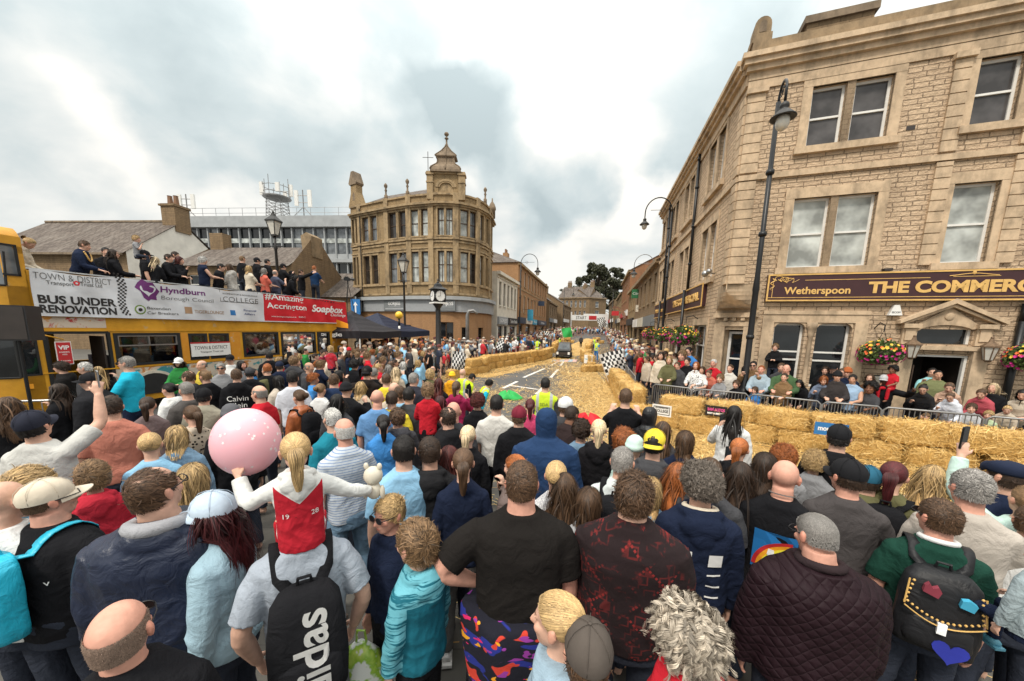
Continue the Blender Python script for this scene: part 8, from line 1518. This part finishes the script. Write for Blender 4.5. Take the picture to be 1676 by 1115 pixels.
def gazebo(px,py,Y,w,mat,label,words=None):
 c=at_y(px,py,Y);P=thing('gazebo',label,'gazebo',(c[0],Y,0),R(-14));e=2.15;h=w/2;t=MB();n=8
 for k in range(4):
  a,b=[((-h,-h),(h,-h),(h,h),(-h,h))[(k+j)%4]for j in(0,1)];rings=[]
  for i in range(n+1):
   s=i/n;zz=e+(c[2]-e)*s-.12*math.sin(math.pi*s);rings.append([(a[0]*(1-s)+(b[0]-a[0])*u*(1-s),a[1]*(1-s)+(b[1]-a[1])*u*(1-s),zz+(.05*(1-abs(2*u-1))*-1*(1-s)))for u in np.linspace(0,1,7)])
  t.loft(rings,cap=False,closed=False);t.loft([[(a[0]+(b[0]-a[0])*u,a[1]+(b[1]-a[1])*u,zz-.05*(1-abs(2*u-1)))for u in np.linspace(0,1,7)]for zz in(e,e-.32)],cap=False,closed=False)
 cv=t.obj('canopy',mat,P,True);
 for x,y in((-h,-h),(h,-h),(h,h),(-h,h)):t=MB();t.tube([(x*.97,y*.97,0),(x*.97,y*.97,e)],.03,6);t.obj('leg','white_paint',P)
 if words:text(words,P,fmat((.2,-h-.012,e-.18),(1,0,0),(0,0,1),(0,-1,0)),'white_ink',.22,1.1,bold=.01).parent=cv
 if words:t=MB();t.extr([(-1.1,e+.25),(.9,e+.1),(.9,e+.3),(-.2,e+.62),(-.9,e+.55)],-h*.86,-h*.86+.01);o=t.obj('flash','amber',cv);o.rotation_euler[0]=0
gazebo(575,508,17.6,3.3,'gazebo_black','black gazebo with white lettering at the rear of the bus','magic');gazebo(618,512,21.5,4.4,'gazebo_navy','dark navy gazebo behind the black one')
cloth_white('flag_white',(.72,.72,.71));cloth_white('flag_black',(.02,.02,.022));cloth_white('flag_green',(.04,.42,.10))
# crowd barriers
def barrier_mesh(L=2.2,H=.98):
 t=MB();t.tube([(-L/2,0,.12),(-L/2,0,H-.06),(-L/2+.06,0,H),(L/2-.06,0,H),(L/2,0,H-.06),(L/2,0,.12)],.021,7);t.tube([(-L/2,0,.2),(L/2,0,.2)],.018,6);bars=MB()
 for k in range(1,18):x=-L/2+k*L/18;bars.tube([(x,0,.2),(x,0,H)],.0085,5)
 ft=MB();[ft.tube([(x,-.3,.02),(x,0,.14),(x,.3,.02)],.02,6)for x in(-L*.38,L*.38)];return t,bars,ft
def barrier(x,y,az,label,group,mats=('dull_steel','dull_steel'),L=2.2):
 P=thing('crowd_barrier',label,'barrier',(x,y,gz(x,y)),R(90-az),group);a,b,c=barrier_mesh(L);a.obj('frame',mats[0],P,True);b.obj('bars',mats[1],P);c.obj('feet',mats[0],P)
for(a,b),nm in zip(zip(RAIL[1:],RAIL[2:]),('at the pub corner','below the pub corner door','below the pub sash windows','between the windows and the hanging basket','below the pub door','at the right edge below the pub')):
 d=(b[0]-a[0],b[1]-a[1]);barrier((a[0]+b[0])/2,(a[1]+b[1])/2,math.degrees(math.atan2(*d)),'steel crowd barrier '+nm,'barriers along the pub',L=math.hypot(*d)*.97)
for v,w in((13,'nearest'),(15.5,'second'),(18,'third')):p=stp(1.25,v);barrier(p.x,p.y,13,f'{w} steel crowd barrier up the right of the street','barriers up the right',L=2.3)
q=at_h(35,655,1.0);barrier(q[0],q[1],70,'steel crowd barrier standing in front of the bus cab','barriers by the bus',('steel','steel'))
for x_,y_,w_ in((-1.0,24.9,'nearer'),(.9,27.0,'farther')):
 barrier(x_,y_,43,w_+' red plastic barrier behind the left straw wall','red barriers',('red_paint','red_paint'),2.6)
def heap(px,py,w,mat,label,seed):
 c=at_h(px,py,.12);P=thing('cloth_heap',label,'cloth',(c[0],c[1],0));t=MB();r=np.random.default_rng(seed)
 t.loft([[(w*k*math.cos(a)*(1+.22*math.sin(3*a+seed+z*9)),w*.55*k*math.sin(a)*(1+.25*math.sin(5*a+z*14)),z*(1+.35*math.sin(4*a+seed)))for a in np.linspace(0,6.283,33)[:-1]]for z,k in((.0,1.05),(.06,.98),(.13,.8),(.2,.55),(.24,.2))]);t.obj('folds',mat,P,True)
heap(832,648,.42,'flag_green','crumpled green cloth lying by the crouching stewards',2);heap(962,688,.42,'banner_red','crumpled red cloth lying on the straw by the white cap',5)
# boards leaning on the bales and the barrier
def board(px,py,h,w,ht,az,mat,label,lines=(),ink='white_ink',edge=None,off=.0,name='sign_board'):
 q=at_h(px,py,h);P=thing(name,label,'sign',q,R(90-az));t=MB();t.box(-w/2,w/2,-.012,.0,-ht/2,ht/2);t.obj('panel',mat,P)
 if edge:t=MB();[t.box(*e)for e in((-w/2+.03,w/2-.03,-.016,-.011,ht/2-.05,ht/2-.035),(-w/2+.03,w/2-.03,-.016,-.011,-ht/2+.035,-ht/2+.05),(-w/2+.03,-w/2+.045,-.016,-.011,-ht/2+.05,ht/2-.05),(w/2-.045,w/2-.03,-.016,-.011,-ht/2+.05,ht/2-.05))];t.obj('border',edge,P)
 for tx,z,s,wd,ik in lines:text(tx,P,fmat((0,-.0125,z*ht),(1,0,0),(0,0,1),(0,-1,0)),ik,s,wd*w,bold=.004)
 return P
board(1125,640,.78,.62,.42,122,'yellow_sign','yellow board with black lettering tied to the barrier',(('ACCRINGTON',.33,.11,.9,'black_ink'),('STANLEY MARKET',.1,.06,.8,'black_ink'),('CAR',-.1,.08,.4,'black_ink'),('BOOT',-.33,.15,.5,'black_ink')))
board(1083,672,.62,.42,.26,128,'white_sign','white college board with black border on the near bales',(('COLLEGE',-.05,.09,.7,'grey_ink'),('ACCRINGTON',.25,.045,.7,'grey_ink')),edge='grey_ink')
board(1172,673,.60,.44,.24,122,'black_sign','black board with pink and white lettering on the near bales',(('SAM AUTOS',.12,.09,.8,'pink_paint'),('MOT & SERVICE',-.25,.05,.8,'white_ink')))
board(1360,703,.62,.50,.24,118,'blue_sign','blue board with white lettering on the bales above the steward',(('mortimer',.02,.13,.8,'white_ink'),))
board(847,583,.55,.8,.5,65,'white_sign','white board with a blue logo on the left straw wall',(('Sundown',0,.14,.7,'navy_ink'),));board(822,586,.5,.55,.5,58,'blue_sign','small blue and white board on the left straw wall',(('BENTLEY',0,.1,.8,'white_ink'),));board(792,590,.5,.4,.55,25,'white_sign','narrow white board at the bend of the left straw wall',(('COLLEGE',0,.1,.8,'grey_ink'),));board(963,588,.55,.55,.55,120,'white_sign','white board with pale blue logo on the bale block',(('Hyndburn',0,.1,.8,'sky_sign'),));board(1024,652,.4,.3,.5,150,'white_sign','white board end on at the tip of the near bales')
# chequered flags
def flag(px,py,Y,w,h,label,kind='check',az=100,pole=True,tilt=20,n=8):
 q=at_y(px,py,Y);P=thing('flag',label,'flag',q,R(90-az));P.rotation_euler[1]=R(tilt);nx,nz=24,18;V,F,mi=[],[],[]
 for j in range(nz+1):
  for i in range(nx+1):u,v=i/nx,j/nz;V.append((w*(u-.5)*(1-.06*v),.09*w*math.sin(u*7+v*2.5)*u+.06*w*math.sin(v*5+u*3),h*(.5-v)-.12*h*u*u))
 for j in range(nz):
  for i in range(nx):F.append((j*(nx+1)+i,j*(nx+1)+i+1,(j+1)*(nx+1)+i+1,(j+1)*(nx+1)+i));mi.append(int((i*n//nx+j*int(n*.75)//nz)%2)if kind=='check' else 0)
 me=bpy.data.meshes.new('cloth');me.from_pydata(V,[],F);[me.materials.append(M[x])for x in(('flag_white','flag_black')if kind=='check' else(kind,))];me.polygons.foreach_set('material_index',mi);me.polygons.foreach_set('use_smooth',[True]*len(F));o=bpy.data.objects.new('cloth',me);COL.objects.link(o);o.parent=P
 if pole:t=MB();t.tube([(-w/2-.01,0,h/2+.05),(-w/2-.01,0,-h/2-.5)],.012,6);t.obj('stick','white_paint',P)
flag(751,590,17.0,.62,.85,'chequered flag hanging at the near end of the left straw wall',az=80,tilt=4);flag(1004,592,15.5,.95,.95,'big chequered flag waving over the right straw wall',az=110,tilt=-22,n=10);flag(823,566,24.5,.8,.8,'chequered flag held over the left crowd by the red barrier',az=85,tilt=18);flag(893,550,38,.9,.95,'chequered flag among the far left crowd',az=90,tilt=5);flag(985,527,46,1.0,1.2,'chequered flag raised above the far right crowd',az=90,tilt=-20);flag(928,544,36,.95,.95,'green flag waved by a steward up the street','flag_green',az=90,tilt=-15)
# finish mat, soapbox car, start gantry
a,b=Vector(at_h(901,593.5,.02)),Vector(at_h(943,593.5,.02));P=thing('finish_mat','pale blue and pink mat across the track under the little car','mat',a);t=MB()
for k in range(6):
 c0,c1=(b-a)*(k/6),(b-a)*((k+1)/6);t.cur=k%2;t.face([tuple(c0+Vector((0,0,gz(a.x,a.y)))),tuple(c1+Vector((0,0,gz(a.x,a.y)))),tuple(c1+UV_ST*1.6+Vector((0,0,gz(a.x,a.y+1.6)+.01))),tuple(c0+UV_ST*1.6+Vector((0,0,gz(a.x,a.y+1.6)+.01)))])
plain('mat_blue',(.25,.42,.6),.7);plain('mat_pink',(.62,.4,.42),.7);t.obj('surface',['mat_blue','mat_pink'],P)
def soapbox():
 q=at_h(926,587,.15);x,y=q[0],q[1]+1.0;P=thing('soapbox_car','black home made soapbox car with a roof coming down the street','soapbox car',(x,y,gz(x,y)),R(180-13));W_,L=1.12,2.0
 t=MB();t.extr([(-W_/2,.22),(W_/2,.22),(W_/2,.55),(W_/2-.06,.62),(-W_/2+.06,.62),(-W_/2,.55)],.2,L/2);t.extr([(-W_/2,.22),(W_/2,.22),(W_/2-.02,.72),(-W_/2+.02,.72)],-L/2,.2);t.obj('body','black_metal',P)
 t=MB();t.loft([[(-W_/2+.03,.25,.62),(W_/2-.03,.25,.62),(W_/2-.03,-L/2,.7),(-W_/2+.03,-L/2,.7)],[(-W_/2+.12,0,1.18),(W_/2-.12,0,1.18),(W_/2-.12,-L/2+.12,1.18),(-W_/2+.12,-L/2+.12,1.18)],[(-W_/2+.16,-.06,1.24),(W_/2-.16,-.06,1.24),(W_/2-.16,-L/2+.18,1.24),(-W_/2+.16,-L/2+.18,1.24)]]);t.obj('cab','dark_frame',P);t=MB();t.face([(-W_/2+.12,.245,.68),(W_/2-.12,.245,.68),(W_/2-.18,.035,1.14),(-W_/2+.18,.035,1.14)]);t.obj('windscreen','sky_glass',P)
 t=MB();t.box(-.42,.42,L/2,L/2+.02,.3,.5);t.obj('grille','dark_frame',P)
 for sx in(-1,1):t=MB();t.box(sx*.44-.08,sx*.44+.08,L/2,L/2+.03,.32,.52);t.obj('headlight','white_sign',P)
 for sx in(-1,1):
  for yy in(.62,-.62):t=MB();t.M=Matrix.Translation((sx*(W_/2-.02),yy,.22))@Matrix.Rotation(R(90),4,'Y');t.lathe([(.1,-.06),(.22,-.06),(.22,.06),(.1,.06)],(0,0,0),16);t.obj('wheel','rubber',P,True)
soapbox()
q0,q1=at_y(935,520,86),at_y(992,518,86);P=thing('start_gantry','white start banner across the far end of the track','gantry',(q0[0],86,gz(0,86)));g=gz(0,86);w=q1[0]-q0[0]
for x in(0,w):t=MB();t.box(x-.15,x+.15,-.15,.15,0,q0[2]+1.3-g);t.obj('leg','white_paint',P)
t=MB();t.box(-.1,w+.1,-.2,.2,q0[2]-.6-g,q0[2]+.6-g);t.box(w*.35,w+.4,-.25,-.2,q0[2]-.6-g,q0[2]+.95-g);t.obj('banner','white_sign',P);text('START',P,fmat((w*.28,-.26,q0[2]-g),(1,0,0),(0,0,1),(0,-1,0)),'grey_ink',1.0,w*.3);t=MB();t.box(w*.5,w*.72,-.28,-.26,q0[2]-.4-g,q0[2]+.5-g);t.obj('red_panel','red_paint',P)
# hanging baskets and porch lanterns
def basket(F,u,z,w,label,seed):
 r=np.random.default_rng(seed);c=F.P0+F.u*u+F.n*.42+Vector((0,0,z));P=thing('hanging_basket',label,'flower basket',c,0,'hanging baskets on the pub');t=MB();t.lathe([(.05,-.32),(.2,-.22),(.26,-.05),(.26,0)],(0,0,0),14);t.obj('basket','bark',P,True);t=MB();a=-F.n*.42;t.tube([a+Vector((0,0,.55)),a*.5+Vector((0,0,.68)),(0,0,.62),(0,0,.5)],.014,6);t.tube([(0,0,.5),(.2,0,.02)],.006,4);t.tube([(0,0,.5),(-.2,0,.02)],.006,4);t.obj('bracket','black_metal',P)
 n=1500;d=r.normal(0,1,(n,3));d/=np.linalg.norm(d,axis=1,keepdims=True);q=d*(r.random(n)**.35)[:,None]*np.array([w/2,w/2,w*.36]);q[:,2]+=-.02-.12*(np.abs(q[:,0])/(w/2))**2;D=r.normal(0,1,(n,3));D/=np.linalg.norm(D,axis=1,keepdims=True);V,Fc,sh=ribbons(q,D,r.uniform(.04,.075,n),r.uniform(.025,.04,n),r.random(n),r.normal(0,1,(n,3)));o=bpy.data.objects.new('foliage',np_mesh('foliage',V,Fc,['leaf_green'],{'shade':('FLOAT',sh)}));COL.objects.link(o);o.parent=P
 for nm,mt,k,zr in(('magenta_blossom','petal_magenta',75,(-.9,.35)),('orange_blossom','petal_orange',32,(.0,1)),('yellow_blossom','petal_yellow',32,(.1,1))):
  m=MB()
  for _ in range(k):
   dd=r.normal(0,1,3);dd[2]=r.uniform(*zr)*1.2;dd/=np.linalg.norm(dd);p=Vector(dd*np.array([w/2,w/2,w*.38])*1.02)+Vector((0,0,-.02-.12*(abs(dd[0]))**2));nn=Vector(dd);a=nn.orthogonal().normalized();b2=nn.cross(a);s=r.uniform(.026,.042);ring=[p+(a*math.cos(th)+b2*math.sin(th))*s*(1 if j%2 else.78)+nn*.012 for j,th in enumerate(np.linspace(0,6.283,11)[:-1])]
   for j in range(10):m.face([tuple(p),tuple(ring[j]),tuple(ring[(j+1)%10])])
  m.obj(nm,mt,P)
plain('petal_magenta',(.55,.02,.22),.6,var=.3);plain('petal_orange',(.72,.13,.03),.6,var=.25);plain('petal_yellow',(.75,.5,.05),.6)
u,z=PUB_A.on(1434,570);basket(PUB_A,u-.1,2.05,.85,'hanging basket of magenta and orange flowers left of the pub door',1);u,z=PUB_A.on(1668,580);basket(PUB_A,u-.05,2.05,.85,'hanging basket of pink flowers at the right edge of the pub',2)
for k,(px,lab)in enumerate(((1142,'nearest'),(1104,'middle'),(1076,'farthest'))):u,z=PUB_B.on(px,545);basket(PUB_B,u,2.3,1.0,lab+' flower basket on the pub side wall',5+k)
plain('lantern_copper',(.2,.13,.08),.5,.4)
for u in(4.05,5.4):
 c=PUB_A.P0+PUB_A.u*u+PUB_A.n*.28+Vector((0,0,2.2));P=thing('wall_lantern',('left' if u<5 else 'right')+' copper lantern on the pub porch beside the fanlight','lantern',c,0,'lanterns on the pub porch');t=MB();sq=lambda z,r:[(r*math.cos(a),r*math.sin(a),z)for a in np.linspace(0,6.283,7)[:-1]];t.loft([sq(-.3,.07),sq(0,.13)]);t.obj('glass','lamp_glass',P);t=MB();t.loft([sq(0,.16),sq(.03,.16),sq(.12,.05),sq(.2,.03)]);t.ball((0,0,.22),.03);t.loft([sq(-.34,.04),sq(-.29,.08)]);[t.tube([sq(-.3,.075)[k],sq(0,.135)[k]],.01,4)for k in range(6)];t.tube([(0,0,-.1),-PUB_A.n*.2+Vector((0,0,-.1))],.02,5);t.obj('frame','lantern_copper',P)
 # notice on the lamp post, shop signs in the street
board(1223,541,2.65,.26,.5,112,'white_sign','white no smoking notice strapped to the tall lamp post',(('NO DRINKING',-.1,.05,.8,'grey_ink'),('ZONE',-.25,.05,.5,'grey_ink')),name='notice')
def street_sign(px,py,Y,w,h,mat,label,tx='',ink='white_ink'):
 q=at_y(px,py,Y);P=thing('hanging_sign',label,'sign',q,R(-13));t=MB();t.box(-w/2,w/2,-.04,.04,-h/2,h/2);t.obj('panel',mat,P);t=MB();t.tube([(0,0,h/2),(1.2 if q[0]>5 else-1.2,0,h/2+.05)],.025,5);t.obj('bracket','iron',P)
 if tx:text(tx,P,fmat((0,-.045,0),(1,0,0),(0,0,1),(0,-1,0)),ink,h*.35,w*.8)
street_sign(1043,481,34,1.0,.8,'green_sign','dark green hanging sign over the right pavement','Clinic');street_sign(1050,505,33,1.0,.6,'bus_cream','cream hanging sign below the green one','Optician','black_ink');street_sign(1007,513,42,.8,.5,'red_paint','small red sign over the right pavement');street_sign(886,497,48,.8,.6,'navy_paint','navy hanging sign on the tan brick block');street_sign(868,516,44,.7,1.3,'sky_sign','turquoise banner sign on the tan brick block')
def awning():
 q=at_y(1020,525,34);P=thing('awning','red and white striped shop awning on the right of the street','awning',q,R(-13+90));
 t=MB();n=12
 for k in range(n):t.cur=k%2;y0,y1=-1.8+3.6*k/n,-1.8+3.6*(k+1)/n;t.loft([[(math.sin(a)*0+y0,1.0-1.2*math.cos(a)*-1*.0-1.1*math.sin(a),.2+1.0*math.cos(a)),(y1,1.0-1.1*math.sin(a),.2+1.0*math.cos(a))]for a in np.linspace(0,1.57,6)],cap=False,closed=False)
 t.obj('canvas',['red_paint','white_paint'],P)
awning()
# loudspeaker on a stand in front of the bus cab
q=at_d(20,500,5.2);P=thing('loudspeaker','black loudspeaker on a pole in front of the bus cab','loudspeaker',(q[0],q[1],0),R(30));t=MB();t.box(-.19,.19,-.18,.18,q[2]-.5,q[2]);t.obj('cabinet','black_sign',P);t=MB();t.box(-.17,.17,-.186,-.181,q[2]-.48,q[2]-.02);t.obj('grille','dark_frame',P);t=MB();t.tube([(0,0,0),(0,0,q[2]-.5)],.022,8);[t.tube([(0,0,.7),(.4*math.cos(a),.4*math.sin(a),.02)],.015,6)for a in(.5,2.6,4.7)];t.obj('stand','black_metal',P)
# television camera on its tripod on the deck
F=BUSIN;u,z=F.on(566,458);c=F.Mx@V3(u,.1,z);P=thing('television_camera','black television camera on a tripod on the bus deck','camera',c,R(10));t=MB();t.box(-.16,.1,-.07,.07,-.05,.09);t.box(-.12,.04,-.03,.03,.09,.14);t.obj('camera_body','black_metal',P);t=MB();t.M=Matrix.Translation((.1,0,.02))@Matrix.Rotation(R(90),4,'Y');t.lathe([(.05,0),(.05,.1),(.065,.12),(.065,.2)],(0,0,0),14);t.obj('lens','black_sign',P);t=MB();t.tube([(0,0,-.05),(0,0,-.2)],.03,8);[t.tube([(0,0,-.18),(.35*math.cos(a),.35*math.sin(a),-(z-2.5))],.016,6)for a in(.4,2.5,4.6)];t.obj('tripod','black_metal',P)
# the mayor's chain, things carried in the front row
P,t_=mayor[0],mayor[1];m=MB();pts=[]
bvh=BVHTree.FromPolygons([v.co for v in t_['top'].vertices],[p.vertices[:]for p in t_['top'].polygons])
for a in np.linspace(-1,1,25):
 x=.12*math.sin(a*1.5);zz=1.47-.22*math.cos(a*1.5)**.8;h=bvh.ray_cast(V3(x,1,zz),V3(0,-1,0));
 if h[0]:m.ball(tuple(h[0]+V3(0,.012,0)),.02,6,5)
m.obj('chain_of_office','gold',P)
def balloon():
 m,nt,b=newmat('balloon_pink');v=objv(nt);vo=nod(nt,'ShaderNodeTexVoronoi');vo.inputs['Scale'].default_value=14;nt.links.new(v,vo.inputs[0]);nt.links.new(mix_(nt,ramp_(nt,vo.outputs[0],[(.10,(1,1,1)),(.13,(0,0,0))]),(.84,.46,.52),(.9,.8,.8)),b.inputs['Base Color']);b.inputs['Roughness'].default_value=.35;b.inputs['Subsurface Weight'].default_value=.5;b.inputs['Subsurface Radius'].default_value=(.1,.05,.05);M['balloon_pink']=m
 plain('star_white',(.86,.8,.8),.4);z=1.72;c=at_d(404,723,z);r=55/590*z;P=thing('balloon','large pale pink balloon with white stars held by the girl','balloon',c);t=MB();t.lathe([(.02*r,-1.06*r),(.09*r,-1.0*r),(.06*r,-.98*r)]+[(r*math.sin(a)*(1 if a<1.6 else 1),-r*math.cos(a))for a in np.linspace(.12,3.1,22)],(0,0,0),32);sk_=t.obj('skin','balloon_pink',P,True);sk_.scale=(.88,.88,1);t=MB();rs=np.random.default_rng(4)
 for _ in range(60):
  n=Vector(rs.normal(0,1,3)).normalized();a=n.orthogonal().normalized().lerp(n.cross(n.orthogonal()).normalized(),rs.random()).normalized();e=n.cross(a);s=r*rs.uniform(.035,.075);t.face([tuple((n*r*1.004+(a*math.cos(k*.6283)+e*math.sin(k*.6283))*s*(1 if k%2 else.42)).normalized()*r*1.004)for k in range(10)])
 o=t.obj('star_pattern','star_white',P);o.scale=(.88,.88,1)
 t=MB();g=wmat(girl[0])@girl[1]['grip'][-1];t.tube([(0,0,-1.04*r),Vector(g)-Vector(c)],.002,4);t.obj('string','pink_paint',P)
balloon()
g=wmat(girl[0])@girl[1]['grip'][1];P=thing('soft_toy','cream soft toy in the right hand of the girl on shoulders','soft toy',g+V3(0,0,.02));t=MB();t.ball((0,0,.06),(.05,.045,.05),12,8);[t.ball((sx*.035,0,.11),(.014,.01,.02),8,6)for sx in(-1,1)];t.ball((0,.045,.05),(.022,.02,.018),8,6);t.ball((0,0,-.02),(.04,.035,.05),10,7);[t.ball((sx*.045,0,-.03),(.015,.015,.04),8,6)for sx in(-1,1)];t.obj('body','bus_cream',P,True)
def fleece():
 P,t=big[0],big[1];m=MB();hi=BUILD['b']['hi'];rings=[]
 for z,k in((1.0,1.12),(.97,1.2),(.9,1.22),(.78,1.2),(.6,1.16),(.45,1.12)):rings.append([((hi[0]+.03)*k*math.sin(a)*(1+.05*math.sin(a*5+z*9)),-(hi[1]+.03)*k*math.cos(a)*(1+.06*math.sin(a*7+z*5))-.01,z+.02*math.sin(a*4))for a in np.linspace(0,2*math.pi,40,endpoint=False)])
 m.loft(rings);o=m.obj('tied_fleece','bright_fleece',P,True);o.color=(.012,.012,.02,1)
fleece()
def carrier():
 q=at_d(592,1058,2.0);P=thing('carrier_bag','white and green plastic carrier bag hanging beside the boy','bag',(q[0],q[1],q[2]));m,nt,b=newmat('bag_plastic');v=objv(nt);nt.links.new(ramp_(nt,noise_(nt,9,3,v),[(.45,(.7,.72,.68)),(.5,(.25,.45,.03)),(.62,(.5,.62,.12)),(.66,(.72,.73,.7))]),b.inputs['Base Color']);b.inputs['Roughness'].default_value=.3;M['bag_plastic']=m
 t=MB();t.loft([[(.12*k*math.cos(a)*(1+.15*math.sin(a*5+z*30)),.06*k*math.sin(a)*(1+.2*math.sin(a*4+z*22)),z)for a in np.linspace(0,6.283,25)[:-1]]for z,k in((-.34,.7),(-.3,1),(-.15,1.1),(-.03,.75),(.03,.3))]);t.obj('sack','bag_plastic',P,True);t=MB();t.tube([(-.03,0,.02),(-.02,0,.1),(.02,0,.1),(.03,0,.02)],.007,5);t.obj('handle','bag_plastic',P)
carrier()
